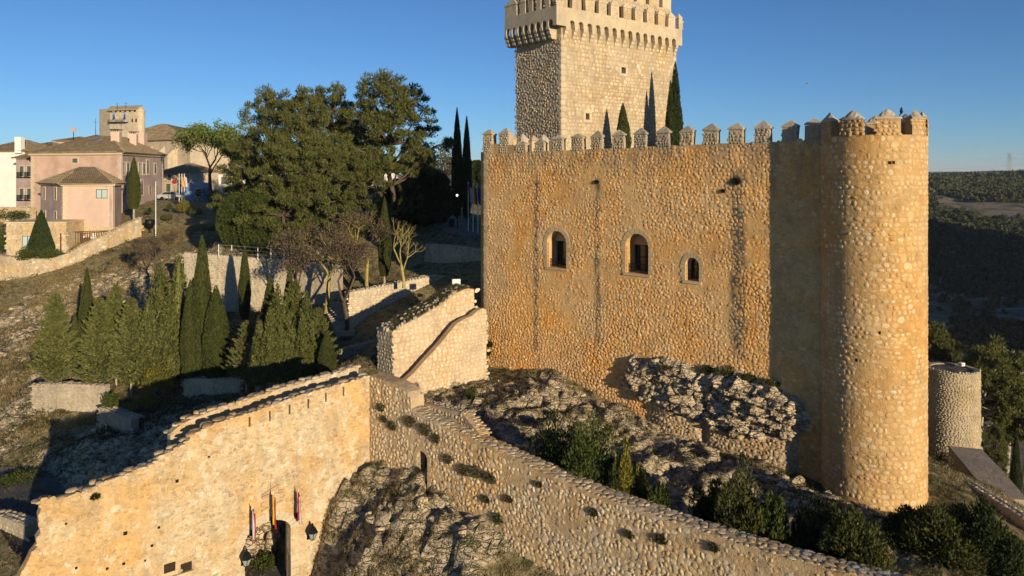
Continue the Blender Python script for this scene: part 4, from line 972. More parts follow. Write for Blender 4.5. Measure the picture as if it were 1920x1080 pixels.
# ------------------------------------------------------------------ vegetation
def leaf_mat(name, dark, light, trans=.25):
    t = NT(name, .85); r = t.rand(); n = t.noise(.9, 3, vec=t.pos())
    c = t.ramp(t.math('ADD', t.math('MULTIPLY', r, .6), t.math('MULTIPLY', n, .4)), [(.2, dark), (.8, light)])
    t.color(c); tr = t.new('ShaderNodeBsdfTranslucent'); t.put(tr.inputs[0], c); mx = t.new('ShaderNodeMixShader'); mx.inputs[0].default_value = trans
    out = t.n['Material Output']; t.l.new(t.b.outputs[0], mx.inputs[1]); t.l.new(tr.outputs[0], mx.inputs[2]); t.l.new(mx.outputs[0], out.inputs[0])
    return t.m
M_cyp = leaf_mat('cypress_leaf', (.035, .045, .012), (.095, .105, .028))
M_cypd = leaf_mat('dark_cypress_leaf', (.022, .034, .012), (.055, .075, .022))
M_olive = leaf_mat('olive_conifer_leaf', (.065, .075, .02), (.20, .205, .065))
M_pine = leaf_mat('pine_needles', (.06, .07, .018), (.17, .175, .05))
M_bushg = leaf_mat('bush_leaf', (.03, .05, .012), (.11, .13, .03))
M_bushd = leaf_mat('olive_shrub_leaf', (.03, .036, .012), (.11, .115, .03))
M_lime = leaf_mat('spring_leaf', (.10, .15, .03), (.30, .34, .09), .4)
M_yell = leaf_mat('yellow_leaf', (.12, .12, .02), (.30, .26, .05), .35)
M_dryg = leaf_mat('dry_grass_blade', (.13, .10, .04), (.34, .26, .13), .2)
M_scrub = leaf_mat('scrub_leaf', (.04, .042, .018), (.13, .115, .05), .15)
M_brown = leaf_mat('dead_twig', (.06, .045, .03), (.16, .12, .075), .05)
M_bark = flat('bark', (.10, .075, .055), .95, var=.35, sc=4)
M_paleb = flat('pale_bark', (.36, .31, .24), .95, var=.25, sc=4)
M_lichen = flat('lichen_bark', (.34, .28, .10), .95, var=.3, sc=3)
M_farleaf = leaf_mat('distant_leaf', (.03, .04, .014), (.10, .105, .04), .1)
def unit(v): return v / np.maximum(np.linalg.norm(v, axis=-1, keepdims=True), 1e-9)
def cards(C, A, Wd, Ln, rg, tri=False):
    """small leaf faces: centres C, long axes A, widths, lengths"""
    n = len(C); A = unit(A); R = unit(np.cross(A, rg.normal(size=(n, 3)))); w = (np.ones(n) * Wd)[:, None] / 2; l = (np.ones(n) * Ln)[:, None] / 2
    if tri:
        V = np.stack([C - A * l - R * w, C - A * l + R * w, C + A * l], 1).reshape(-1, 3); return V, np.arange(3 * n).reshape(n, 3)
    V = np.stack([C - A * l - R * w * .6, C - A * l * .1 - R * w * -1, C + A * l, C - A * l * .1 - R * w], 1).reshape(-1, 3)
    return V, np.arange(4 * n).reshape(n, 4)
def crown_mesh(name, mat, h, rad, profile, n, leaf, rg, ribs=.22, up=.9, core=.72, base=0.0, lumps=2.2, tri=True, seed=0, gap=0.0):
    """foliage on a lumpy body of revolution: height h, radius rad, profile(t)"""
    t_ = rg.random(n * 2); w = np.maximum(profile(t_), .02); t_ = t_[rg.random(n * 2) < w / w.max()][:n]; n = len(t_)
    a = rg.random(n) * 6.2832; z = base + t_ * (h - base)
    lump = 1 + ribs * vnoise(np.cos(a) * lumps + 7, np.sin(a) * lumps + 3, z / rad * (.55 if lumps < 4 else .9), seed=seed) + ribs * .5 * vnoise(np.cos(a) * lumps * 2.5, np.sin(a) * lumps * 2.5, z / rad * 2, seed=seed + 5)
    r = rad * profile(t_) * lump * (1 - rg.random(n) ** 2 * .22)
    if gap: keep = vnoise(np.cos(a) * 3, np.sin(a) * 3, z / rad * 2.2, seed=seed + 9) > -1 + gap; a, z, r, t_ = a[keep], z[keep], r[keep], t_[keep]; n = len(a)
    C = np.c_[np.cos(a) * r, np.sin(a) * r, z]; out = np.c_[np.cos(a), np.sin(a), np.zeros(n)]
    A = out * (1 - up) + np.array([0, 0, up]) + rg.normal(size=(n, 3)) * .28
    V, f = cards(C, A, leaf * rg.uniform(.5, 1.0, n), leaf * rg.uniform(1.2, 2.4, n), rg, tri)
    # dark inner body so that the crown is not see-through
    m, k = 14, 12; cv = []
    for j in range(m + 1):
        tt = j / m
        for i in range(k):
            aa = 6.2832 * i / k; zz = base + tt * (h - base)
            q = 1 + ribs * float(vnoise(np.array([math.cos(aa) * lumps + 7]), np.array([math.sin(aa) * lumps + 3]), np.array([zz / rad * (.55 if lumps < 4 else .9)]), seed=seed)[0])
            rr = rad * float(profile(np.array([tt]))[0]) * core * q; cv.append((math.cos(aa) * rr, math.sin(aa) * rr, base + (zz - base) * .97))
    nv = len(V); V = np.r_[V, np.array(cv)]; g = nv + np.arange((m + 1) * k).reshape(m + 1, k)
    q4 = np.stack([g[:-1], np.roll(g, -1, 1)[:-1], np.roll(g, -1, 1)[1:], g[1:]], -1).reshape(-1, 4)
    return mesh_np(name, V, [f, q4], mat)
def branch_tubes(segs, n=5):
    """segs: list of (p0, p1, r0, r1)"""
    V = []; Fc = []
    for p0, p1, r0, r1 in segs:
        p0, p1 = Vector(p0), Vector(p1); d = (p1 - p0); 
        if d.length < 1e-5: continue
        d.normalize(); t_ = d.orthogonal().normalized(); q = d.cross(t_); b = len(V)
        for p, r in ((p0, r0), (p1, r1)):
            for k in range(n): a = 6.28318 * k / n; V.append(tuple(p + (t_ * math.cos(a) + q * math.sin(a)) * r))
        Fc += [(b + k, b + (k + 1) % n, b + n + (k + 1) % n, b + n + k) for k in range(n)]
    return np.array(V), np.array(Fc)
def grow(rnd, p, d, L, r, depth, segs, tips, spread=.6, shrink=.72, up=.15, kids=(2, 3)):
    steps = 3; q = Vector(p); dd = Vector(d).normalized()
    for s in range(steps):
        dd = (dd + Vector((rnd.uniform(-1, 1), rnd.uniform(-1, 1), rnd.uniform(-1, 1) + up)) * .16).normalized(); e = q + dd * L / steps
        r1 = r * (1 - .3 / steps); segs.append((q, e, r, r1)); q, r = e, r1
        if s > 0 and depth > 0 and rnd.random() < .55:
            x = (dd + Vector((rnd.uniform(-1, 1), rnd.uniform(-1, 1), rnd.uniform(-.3, .8))) * spread).normalized(); grow(rnd, q, x, L * shrink * .8, r * .55, depth - 1, segs, tips, spread, shrink, up, kids)
    if depth == 0: tips.append(q); return
    for _ in range(rnd.choice(kids)):
        x = (dd + Vector((rnd.uniform(-1, 1), rnd.uniform(-1, 1), rnd.uniform(-.5, .7))) * spread).normalized(); grow(rnd, q, x, L * shrink * rnd.uniform(.75, 1.1), r * .68, depth - 1, segs, tips, spread, shrink, up, kids)
slim = lambda t: np.where(t < .12, .55 + t / .12 * .35, np.where(t < .45, .9 + (t - .12) * .3, 1.0 * np.clip((1 - t) / .55, 0, 1) ** .72))
cone = lambda t: np.where(t < .1, .7 + t * 3, np.clip(1.02 - (t - .1) / .9, 0, 1) ** .82)
def cypress_proto(name, mat, h, rad, n, leaf, seed, prof=slim, ribs=.16, lumps=2.2, trunk=.8, bark=None, up=.92, core=.8, label='x', cat='cypress', group=None, gap=0.0):
    rg = np.random.default_rng(seed); root = thing(name, label, cat, (0, 0, 0), group)
    V, f = branch_tubes([((0, 0, -.6), (0, 0, trunk + h * .25), rad * .13 + .04, rad * .10 + .03), ((0, 0, trunk + h * .25), (0, 0, h * .9), rad * .1 + .03, .02)], 7)
    link('trunk', mesh_np('trunk', V, [f], bark or M_bark), root, local=True)
    link('crown', crown_mesh('crown', mat, h, rad, prof, n, leaf, rg, ribs=ribs, base=trunk, lumps=lumps, up=up, seed=seed, core=core, gap=gap), root, local=True)
    return root
USED = set()
def put(proto, x, Y, ytop, h0, label, group=None, wide=1.0, rot=None, ybase=None):
    """stand a tree whose tip shows at column x, row ytop, distance Y"""
    p = at(x, ytop, Y); zb = hs(p.x, p.y) if ybase is None else zat(ybase, Y); k = max(.05, (p.z - zb) / h0)
    rot = random.uniform(0, 6.28) if rot is None else rot
    if proto.name not in USED:
        USED.add(proto.name); r = proto; r.location = (p.x, p.y, zb); r.rotation_euler = (0, 0, rot); r.scale = (k * wide, k * wide, k); ROOTLOC[r.name] = Vector(r.location); r['label'] = label
        if group: r['group'] = group
        return r
    return dup(proto, (p.x, p.y, zb), rot, (k * wide, k * wide, k), label, group)
def plume_tree(name, mat, h, rad, plumes, n, leaf, seed, label='x', cat='conifer', trunk=.7, side=.5):
    """several upswept pointed plumes from one base"""
    rg = np.random.default_rng(seed); root = thing(name, label, cat, (0, 0, 0)); Vs, F3, F4, segs, b = [], [], [], [], 0
    for k in range(plumes):
        a = k * 2.4 + rg.uniform(-.3, .3); r = 0 if k == 0 else rad * rg.uniform(.35, .72); hh = h * (1 if k == 0 else rg.uniform(.5, .93) * (1 - .25 * r / rad)); rr = rad * rg.uniform(.30, .46) * (1.25 if k == 0 else 1)
        me = crown_mesh('tmp', None, hh, rr, (lambda t: np.where(t < .15, .7 + t * 2, np.clip((1 - t) / .85, 0, 1) ** .75)), n // plumes, leaf, rg, ribs=.5, base=trunk + rg.uniform(0, .5), lumps=4, up=.6, core=.55, seed=seed + k, gap=.2)
        V = np.empty(len(me.vertices) * 3, np.float32); me.vertices.foreach_get('co', V); V = V.reshape(-1, 3); t_ = V[:, 2:3] / h
        V[:, 0] += math.cos(a) * r * (.55 + .45 * t_[:, 0]); V[:, 1] += math.sin(a) * r * (.55 + .45 * t_[:, 0])
        for p in me.polygons: (F3 if len(p.vertices) == 3 else F4).append([v + b for v in p.vertices])
        Vs.append(V); b += len(V); bpy.data.meshes.remove(me); segs.append(((math.cos(a) * r * .25, math.sin(a) * r * .25, -.5), (math.cos(a) * r * .8, math.sin(a) * r * .8, hh * .8), .07, .02))
    link('crown', mesh_np('crown', np.concatenate(Vs), [F3, F4], mat), root, local=True); V, f = branch_tubes(segs, 5); link('trunk', mesh_np('trunk', V, [f], M_paleb), root, local=True); return root
def layered_tree(name, mat, h, rad, n, leaf, seed, label='x', cat='conifer', trunk=1.0):
    """a cone of many drooping and upturned sprays with gaps between"""
    rg = np.random.default_rng(seed); rnd = random.Random(seed); root = thing(name, label, cat, (0, 0, 0)); C, A, segs = [], [], [((0, 0, -.5), (0, 0, h * .97), .11, .02)]
    k = 150; m = n // k
    for i in range(k):
        u = (i + .5) / k; z = trunk + (h - trunk) * u * .97; a = i * 2.399 + rnd.uniform(-.3, .3); L = rad * (1 - u) ** .8 * rnd.uniform(.6, 1.12) + .12; rise = rnd.uniform(.25, .7)
        d = np.array([math.cos(a), math.sin(a), rise]); t = rg.random((m, 1)) ** .7; off = rg.normal(size=(m, 3)) * np.array([.12, .12, .10]) * (rad * .35 + L * .35) * (1.15 - t)
        p = np.array([0, 0, z]) + d * L * t + off; p[:, 2] += (t[:, 0] ** 2) * L * .25; C.append(p); A.append(d * 1.0 + rg.normal(size=(m, 3)) * .45 + np.array([0, 0, .3])); segs.append(((0, 0, z), tuple(np.array([0, 0, z]) + d * L * .8), .025, .008))
    C = np.concatenate(C); A = np.concatenate(A); q = len(C); V, f = cards(C, A, leaf * rg.uniform(.5, 1, q), leaf * rg.uniform(1.1, 2.2, q), rg, True)
    link('crown', mesh_np('crown', V, [f], mat), root, local=True); V, f = branch_tubes(segs, 4); link('trunk', mesh_np('trunk', V, [f], M_paleb), root, local=True); return root
GC = 'slim cypresses on the terraces'; GF = 'broad feathery conifers on the lower terrace'
pa = cypress_proto('cypress', M_cyp, 10, .72, 9000, .085, 1, trunk=1.1, bark=M_paleb, ribs=.10)
pb = cypress_proto('cypress', M_cyp, 8, .8, 8000, .085, 2, trunk=1.2, bark=M_paleb, ribs=.14)
pd = cypress_proto('cypress', M_cypd, 14, .85, 9000, .12, 3, trunk=.4, ribs=.12)
pf = layered_tree('feathery_conifer', M_olive, 8, 2.0, 24000, .13, 4)
pg = plume_tree('feathery_conifer', M_olive, 9, 2.3, 8, 26000, .13, 5)
put(pf, 104, 58.5, 548, 8, 'feathery conifer at the far left end of the lower terrace', GF, 1.0)
put(pf, 187, 58, 557, 8, 'feathery conifer with bare pale trunk foot left of centre in the terrace row', GF, 1.15)
put(pf, 218, 59.5, 532, 8, 'feathery conifer standing behind the middle of the terrace row', GF, .9)
put(pf, 246, 58, 556, 8, 'feathery conifer just right of the middle of the terrace row', GF, 1.1)
put(pg, 300, 58.5, 490, 9, 'tallest wide feathery conifer left of the three slim cypresses', GF, 1.3)
put(pg, 335, 59.5, 478, 9, 'wide feathery conifer touching the first slim cypress', GF, 1.15)
put(pa, 163, 62, 500, 10, 'slim cypress rising behind the leftmost feathery conifers', GC, 1.0)
put(pb, 140, 60.5, 585, 8, 'short slim cypress hidden between two feathery conifers at left', GC, .85)
put(pa, 357, 57.5, 524, 10, 'slim cypress, left one of three side by side with pale feet', GC, 1.15)
put(pa, 379, 57.8, 440, 10, 'tallest slim cypress, middle one of three side by side', GC, 1.0)
put(pb, 405, 57.2, 534, 8, 'plump cypress, right one of three side by side', GC, 1.15)
put(pa, 459, 65, 458, 10, 'slim cypress standing alone against the pale retaining wall', GC, 1.0, ybase=615)
put(pb, 506, 58, 515, 8, 'narrow cypress at the back of the big conifer clump', GC, .9)
put(pa, 543, 55, 497, 10, 'tall thin tip in the middle of the big conifer clump', GC, 1.0)
put(pg, 487, 53.5, 590, 9, 'broad olive green conifer on the left of the big clump', GF, 1.35, ybase=728)
put(pg, 520, 52.5, 530, 9, 'broad conifer at the front centre of the big clump', GF, 1.15, ybase=730)
put(pg, 575, 53, 545, 9, 'broad conifer right of centre in the big clump', GF, 1.1, ybase=728)
put(pf, 462, 54.5, 600, 8, 'rounded conifer at the left edge of the big clump', GF, 1.3, ybase=728)
put(pf, 552, 53.8, 525, 8, 'dense conifer filling the centre of the big clump', GF, 1.15, ybase=728)
put(pf, 596, 53, 575, 8, 'conifer between the centre and the small bright cypress of the big clump', GF, 1.2, ybase=728)
put(pb, 613, 51.5, 618, 8, 'small bright green cypress at the right edge of the big clump', GC, 1.5, ybase=728)
put(pa, 721, 64, 368, 10, 'tall plump cypress beside the pale bare tree', GC, 1.05, ybase=535)
GD = 'dark cypresses by the castle road'
put(pd, 857, 100, 200, 14, 'taller of two dark cypresses by the castle road', GD, .85)
put(pd, 875, 98, 216, 14, 'shorter of two dark cypresses by the castle road', GD, .85)
GK = 'cypresses inside the castle'
p = at(1266, 115, 66.7); r = dup(pd, (p.x, p.y, p.z - 15), 1, (1.0, 1.0, 15 / 14.0), 'tall dark cypress against the right edge of the keep', GK)
p = at(1257, 150, 66.2); r = dup(pd, (p.x, p.y, p.z - 14), 2, (.8, .8, 1), 'slightly lower dark cypress joined to the tall one at the keep', GK)
p = at(1168, 192, 63.6); r = dup(pb, (p.x, p.y, p.z - 7), 2, (.85, .85, 7 / 8.0), 'small cypress tip showing above the battlements in front of the keep', GK)
put(pb, 251, 101, 293, 8, 'narrow cypress growing against the right side of the pink hotel', 'garden trees by the hotel', 1.0, ybase=408)
p_ = put(cypress_proto('cypress', M_cypd, 5, 1.25, 5000, .13, 8, prof=cone, trunk=.3, ribs=.08), 77, 90, 394, 5, 'cone shaped cypress in front of the stone annexe of the hotel', 'garden trees by the hotel', 1.1, ybase=478)
p_ = put(pd, 1905, 55, 808, 14, 'narrow dark cypress at the right edge below the turret', None, 1.0, ybase=960)

# round junipers and dark evergreens
egg = lambda t: np.sqrt(np.clip(1 - (2 * t - .92) ** 2 / 1.17, 0, 1))
pj = cypress_proto('round_evergreen', M_bushg, 5, 2.0, 14000, .13, 9, prof=egg, ribs=.3, lumps=3, trunk=.25, up=.35, core=.75, cat='evergreen')
put(pj, 445, 77, 362, 5, 'round bright green evergreen at the left below the pines', None, .8, ybase=470)
put(pj, 483, 76, 352, 5, 'taller evergreen touching the round one below the pines', None, .85, ybase=478)
pe = cypress_proto('round_evergreen', M_cypd, 6, 2.6, 14000, .2, 10, prof=egg, ribs=.65, lumps=3, trunk=.4, up=.3, core=.7, cat='evergreen')
put(pe, 792, 92, 312, 6, 'dark evergreen between the pines and the castle road', None, .95)
put(pe, 745, 96, 335, 6, 'dark evergreen in the shade under the right pine', None, 1.0)
put(pe, 830, 112, 345, 6, 'low dark evergreen at the bend of the castle road', None, 1.1)
put(pe, 895, 120, 300, 6, 'greenish tree crown peeping beside the castle corner', None, .7)

# pines
def pine(name, h, spread, seed, clumps=46, label='', group=None, per=170, trunkc=M_bark, crown_from=.35, leafl=.26, leaf=None, lean=0):
    rnd = random.Random(seed); rg = np.random.default_rng(seed); root = thing(name, label, 'pine tree', (0, 0, 0), group)
    segs = []; path = [Vector((0, 0, -.6))]; nseg = 7
    for k in range(nseg): path.append(Vector((lean * k / nseg + rnd.uniform(-.2, .2), rnd.uniform(-.2, .2), h * .93 * (k + 1) / nseg)))
    for k in range(nseg): r0 = h * .018 * (1 - k / (nseg + 1)) + .03; segs.append((path[k], path[k + 1], r0, h * .018 * (1 - (k + 1) / (nseg + 1)) + .03))
    C = []; A = []
    for c in range(clumps):
        u = crown_from + (1 - crown_from) * (c + .5) / clumps; z = h * u; a = c * 2.4 + rnd.uniform(-.5, .5)
        env = math.sin(min(1, (1 - u) / (1 - crown_from) * 1.25 + .12) * math.pi * .5) ** .8 * (.55 + .45 * min(1, (u - crown_from) * 6 + .4))
        rr = spread * env * rnd.uniform(.35, 1.08)
        base = path[min(nseg, int(u * .9 * nseg))].lerp(path[min(nseg, int(u * .9 * nseg) + 1)], .5)
        tip = Vector((base.x + math.cos(a) * rr, base.y + math.sin(a) * rr, z + rnd.uniform(-.2, .4)))
        mid = base.lerp(tip, .5) + Vector((0, 0, -.03 * h * rnd.random())); rb = .05 + .006 * h * env
        segs += [(base, mid, rb, rb * .7), (mid, tip, rb * .7, .02)]
        sx = spread * rnd.uniform(.20, .34); sz_ = sx * rnd.uniform(.42, .62)
        for e in range(rnd.choice((3, 4, 5))):
            cc = tip + Vector((rnd.gauss(0, 1) * sx * .62, rnd.gauss(0, 1) * sx * .62, rnd.gauss(0, 1) * sz_ * .6)); segs.append((tip.lerp(base, .2), cc, .03, .012)); m = per // 2
            q = unit(rg.normal(size=(m, 3))) * (rg.random((m, 1)) ** .4); C.append(np.array(cc) + q * np.array([sx * .55, sx * .55, sz_ * .75])); A.append(q + np.array([0, 0, .9]) + rg.normal(size=(m, 3)) * .4)
    V, f = branch_tubes(segs, 5); link('trunk', mesh_np('trunk', V, [f], trunkc), root, local=True)
    C = np.concatenate(C); A = np.concatenate(A); n = len(C)
    V, f = cards(C, A, leafl * .42 * rg.uniform(.6, 1.2, n), leafl * rg.uniform(.7, 1.5, n), rg, True)
    link('crown', mesh_np('crown', V, [f], leaf or M_pine), root, local=True)
    return root
GP = 'tall pines on the slope left of the castle'
P1 = pine('pine_tree', 14, 4.2, 1, 60, crown_from=.22, per=260); P2 = pine('pine_tree', 14, 4.0, 2, 54, crown_from=.38, per=260); P3 = pine('pine_tree', 11, 3.8, 3, 52, crown_from=.12, per=240)
for pr_, x, Y, yt, w, yb, lab in ((P1, 512, 82, 172, .8, 455, 'tall dense pine at the left of the grove, flat topped'), (P1, 566, 80, 178, .85, 460, 'dense pine in the middle left of the grove'), (P2, 622, 88, 168, .85, 440, 'rounded pine tip in the middle of the grove skyline'),
        (P2, 733, 84, 148, 1.15, 445, 'tallest broad pine at the right of the grove'), (P3, 462, 86, 262, .9, 440, 'lower pine at the far left edge of the grove'), (P3, 598, 77, 268, 1.05, 470, 'wide low pine at the front centre of the grove'),
        (P3, 532, 76, 258, .95, 475, 'dark low pine at the front left of the grove'), (P3, 682, 79, 292, .95, 470, 'low pine leaning out under the broad right pine'), (P2, 668, 92, 228, .7, 430, 'slender pine half hidden behind the grove'), (P1, 770, 90, 262, .55, 430, 'small pine at the right edge of the grove')):
    put(pr_, x, Y, yt, {P1: 14.3, P2: 14.3, P3: 11.2}[pr_], lab, GP, w * 1.0, ybase=yb)
GQ = 'pines on the slope behind the small turret'
P4 = pine('pine_tree', 9, 3.0, 7, 40, crown_from=.45, per=200, trunkc=M_paleb, leafl=.24)
for pr_, x, Y, yt, w, yb, lab in ((P3, 1752, 74, 610, .75, 760, 'dark pine showing between the round tower and the turret'), (P3, 1785, 80, 640, .6, 760, 'pine crown just above the turret roof'), (P4, 1842, 66, 655, .95, 880, 'pine with a pale forked trunk right of the turret'), (P4, 1885, 69, 652, 1.1, 900, 'pine with two pale stems near the right edge'),
        (P4, 1925, 66, 700, 1.1, 930, 'pine cut off by the right edge below the gorge'), (P3, 1868, 60, 800, .7, 930, 'low green pine behind the broad parapet')):
    put(pr_, x, Y, yt, {P3: 11.2, P4: 9.2}[pr_], lab, GQ, w, ybase=yb)

# broadleaf and bare trees
def broadleaf(name, label, x, Y, ytop, ybase, wpx, seed, leafm, bark, nleaf, leafs, depth=4, group=None, cat='tree', spreadv=.75):
    rnd = random.Random(seed); rg = np.random.default_rng(seed); p = at(x, ybase, Y); h = zat(ytop, Y) - p.z
    root = thing(name, label, cat, (p.x, p.y, p.z), group); segs, tips = [], []
    grow(rnd, (0, 0, -.5), (0, 0, 1), h * .36, h * .028 + .03, depth, segs, tips, spread=spreadv, shrink=.74, kids=(2, 3, 3))
    T = np.array([tuple(t_) for t_ in tips]); sx = (wpx / 2 / F * Y) / max(.1, np.percentile(np.abs(T[:, 0]), 92)); sz_ = h / max(.1, T[:, 2].max())
    sc = Vector((sx, sx, sz_)); segs = [(Vector(a) * sc, Vector(b) * sc, r0, r1) for a, b, r0, r1 in segs]; T = T * np.array([sx, sx, sz_])
    V, f = branch_tubes(segs, 4); link('trunk', mesh_np('trunk', V, [f], bark), root, local=True)
    if nleaf:
        k = rg.integers(0, len(T), nleaf); C = T[k] + rg.normal(size=(nleaf, 3)) * h * .035
        V, f = cards(C, rg.normal(size=(nleaf, 3)) + np.array([0, 0, .3]), leafs, leafs * 1.5, rg); link('crown', mesh_np('crown', V, [f], leafm), root, local=True)
    return root
broadleaf('spring_tree', 'airy light green tree between the hotel and the pines', 395, 112, 232, 352, 125, 3, M_lime, M_bark, 9000, .22, depth=5)
broadleaf('spring_tree', 'hazy grey green tree behind the two dark cypresses', 828, 125, 272, 400, 70, 4, M_scrub, M_bark, 4000, .2, depth=4)
broadleaf('bare_tree', 'small pale bare tree standing right of the plump cypress', 757, 61, 405, 528, 56, 12, None, M_lichen, 0, 0, depth=4, cat='bare tree')
broadleaf('bare_tree', 'bare tree with yellow lichen limbs in front of the pines', 690, 65, 398, 540, 110, 14, M_brown, M_lichen, 2500, .10, depth=4, cat='bare tree')
broadleaf('bare_tree', 'brown leafless tree with dense twigs below the pines', 612, 64, 405, 575, 120, 15, M_brown, M_lichen, 3200, .10, depth=5, cat='bare tree')
broadleaf('bare_tree', 'dark twiggy tree above the foot of the steps', 650, 60, 440, 625, 90, 17, M_brown, M_bark, 3000, .10, depth=5, cat='bare tree')
broadleaf('bare_tree', 'leafless brown tree left of the steps', 565, 62, 430, 590, 70, 18, M_brown, M_bark, 2200, .10, depth=4, cat='bare tree')
broadleaf('bare_tree', 'brown leafless thicket above the terrace row at left', 290, 76, 440, 520, 60, 19, M_brown, M_bark, 5000, .08, depth=4, cat='bare tree')

# bushes
def bush(label, x, y, Y, wpx, hpx, seed, mat, n=2600, leaf=.12, group=None, cat='bush', name='bush', nb=9, spiky=.35, onto=None, flatd=1.0):
    rg = np.random.default_rng(seed); p = at(x, y, Y) if onto is None else onto; w = wpx / F * Y / 2; h = hpx / F * Y
    root = thing(name, label, cat, tuple(p), group); C = []; A = []; segs = []
    for k in range(nb):
        a = rg.random() * 6.28; r = rg.random() ** .6 * w * .62; ch = h * rg.uniform(.45, 1.0) * (1 - .35 * r / w); bx, by = math.cos(a) * r, math.sin(a) * r * flatd
        m = n // nb; q = unit(rg.normal(size=(m, 3))) * (rg.random((m, 1)) ** .33); s = np.array([w * .42, w * .42 * flatd, ch * .52]); q[:, 2] = q[:, 2]
        C.append(np.array([bx, by, ch * .48]) + q * s * (1 - spiky * .5 * np.clip(q[:, 2:3], 0, 1))); A.append(q + np.array([0, 0, .4 + spiky]) + rg.normal(size=(m, 3)) * .4); segs.append(((0, 0, -.25), (bx, by, ch * .6), .03, .01))
    C = np.concatenate(C); A = np.concatenate(A); nn = len(C); V, f = cards(C, A, leaf * rg.uniform(.4, .8, nn), leaf * rg.uniform(1, 2.2, nn), rg)
    link('foliage', mesh_np('foliage', V, [f], mat), root, local=True); V, f = branch_tubes(segs, 4); link('stem', mesh_np('stem', V, [f], M_bark), root, local=True)
    return root
GB = 'shrubs inside the rampart'
# (column, row of foot, width, height, label)
for i, (x, y, w, h, mat, lab) in enumerate([
    (1050, 893, 120, 90, M_cypd, 'large dark green shrub at the left end behind the rampart'), (1110, 905, 110, 110, M_bushg, 'tallest dark green shrub in the bend behind the rampart'), (1150, 935, 80, 60, M_cypd, 'dark shrub below the tallest one behind the rampart'),
    (1195, 945, 55, 50, M_yell, 'small yellow green shrub behind the rampart'), (1165, 893, 45, 40, M_yell, 'yellowish shrub tip right of the tallest shrub'), (1235, 965, 60, 42, M_bushg, 'low shrub after the yellow green one along the rampart'),
    (1330, 980, 75, 70, M_bushd, 'spiky olive shrub above the middle of the rampart'), (1400, 1000, 100, 95, M_bushd, 'big spiky olive shrub above the middle of the rampart'), (1450, 1015, 60, 60, M_bushg, 'green shrub right of the big olive one'),
    (1530, 1035, 90, 85, M_bushd, 'olive shrub left of the tower foot along the rampart'), (1610, 1060, 110, 90, M_bushd, 'wide olive shrub straight below the round tower'), (1570, 1050, 70, 60, M_bushg, 'green shrub between two olive ones below the tower'),
    (1715, 1050, 90, 85, M_bushd, 'spiky shrub right of the tower foot'), (1800, 1085, 140, 130, M_bushd, 'largest olive shrub in the lower right corner'), (1880, 1075, 90, 70, M_cypd, 'dark shrub at the lower right edge'), (1840, 1000, 70, 50, M_cypd, 'dark shrub under the lower right wall'), (1700, 1075, 90, 60, M_cypd, 'dark shrub at the bottom edge below the tower')]):
    # distance from the rampart line plus a metre or two
    k = (x - 960) / F; s_ = FD.s_px(min(x, 1690)); Yd = FD.P(s_, 0).y; Y = Yd + 2.2 + (1.2 if i % 3 == 0 else 0); 
    if x > 1690: Y = 30 + (1880 - x) * .01
    px_ = xat(x, Y); zz = hs(px_, Y); hh = zat(y - h, Y) - zz; hh = max(hh, 1.0)
    bush(lab, x, y, Y, w * 1.25, hh / Y * F * 1.75, 40 + i, mat, n=7500, nb=14, leaf=.11, group=GB, onto=Vector((px_, Y, zz)), spiky=.8)
for i, (x, y, Y, w, h, mat, lab) in enumerate([
    (295, 735, 55.5, 75, 65, M_yell, 'yellow green bush at the head of the dark terrace corner'), (265, 765, 54.5, 50, 35, M_yell, 'small yellow green bush left of the larger one'), (207, 768, 55, 45, 48, M_bushg, 'bright green broad bush beside the low terrace wall'),
    (50, 487, 88.5, 50, 32, M_bushg, 'dark green bush left of the cone cypress at the annexe'), (95, 488, 89, 45, 35, M_bushg, 'dark green bush right of the cone cypress at the annexe'), (25, 412, 99, 60, 28, M_bushg, 'dark green hedge top at the far left edge'), (2, 470, 94, 30, 60, M_bushg, 'green tree like bush cut by the left edge'),
    (345, 395, 106, 40, 26, M_yell, 'yellow green bush in the slope garden'), (368, 402, 104, 24, 20, M_bushg, 'small bush right of the yellow one in the slope garden'), (318, 392, 107, 16, 14, M_bushg, 'smallest bush near the hotel corner in the slope garden'), (312, 412, 102, 26, 14, M_scrub, 'grey green bush by the white flagpole'), (280, 398, 104, 14, 10, M_bushg, 'tiny green bush beside the hotel wall'),
    (450, 395, 104, 90, 60, M_cypd, 'dark shaded bush in front of the distant blue shed'), (395, 380, 108, 70, 42, M_cypd, 'dark hedge below the airy green tree'),
    (590, 715, 52, 60, 20, M_cypd, 'dark low bush at the foot of the big conifer clump'), (910, 770, 48, 36, 30, M_scrub, 'dry scrub where the ramp wall meets the rock'), (880, 745, 49.5, 26, 24, M_bushg, 'small green bush under the ramp wall'),
    (1770, 870, 47, 40, 26, M_brown, 'dry twiggy bush between the tower and the small turret'), (30, 900, 50, 120, 26, M_bushg, 'green verge bush along the road at the left edge'), (10, 1060, 41, 60, 30, M_bushg, 'dark bush at the lower left edge')]):
    bush(lab, x, y, Y, w, h, 90 + i, mat, n=2200, leaf=.13 if Y > 60 else .1, spiky=.3)
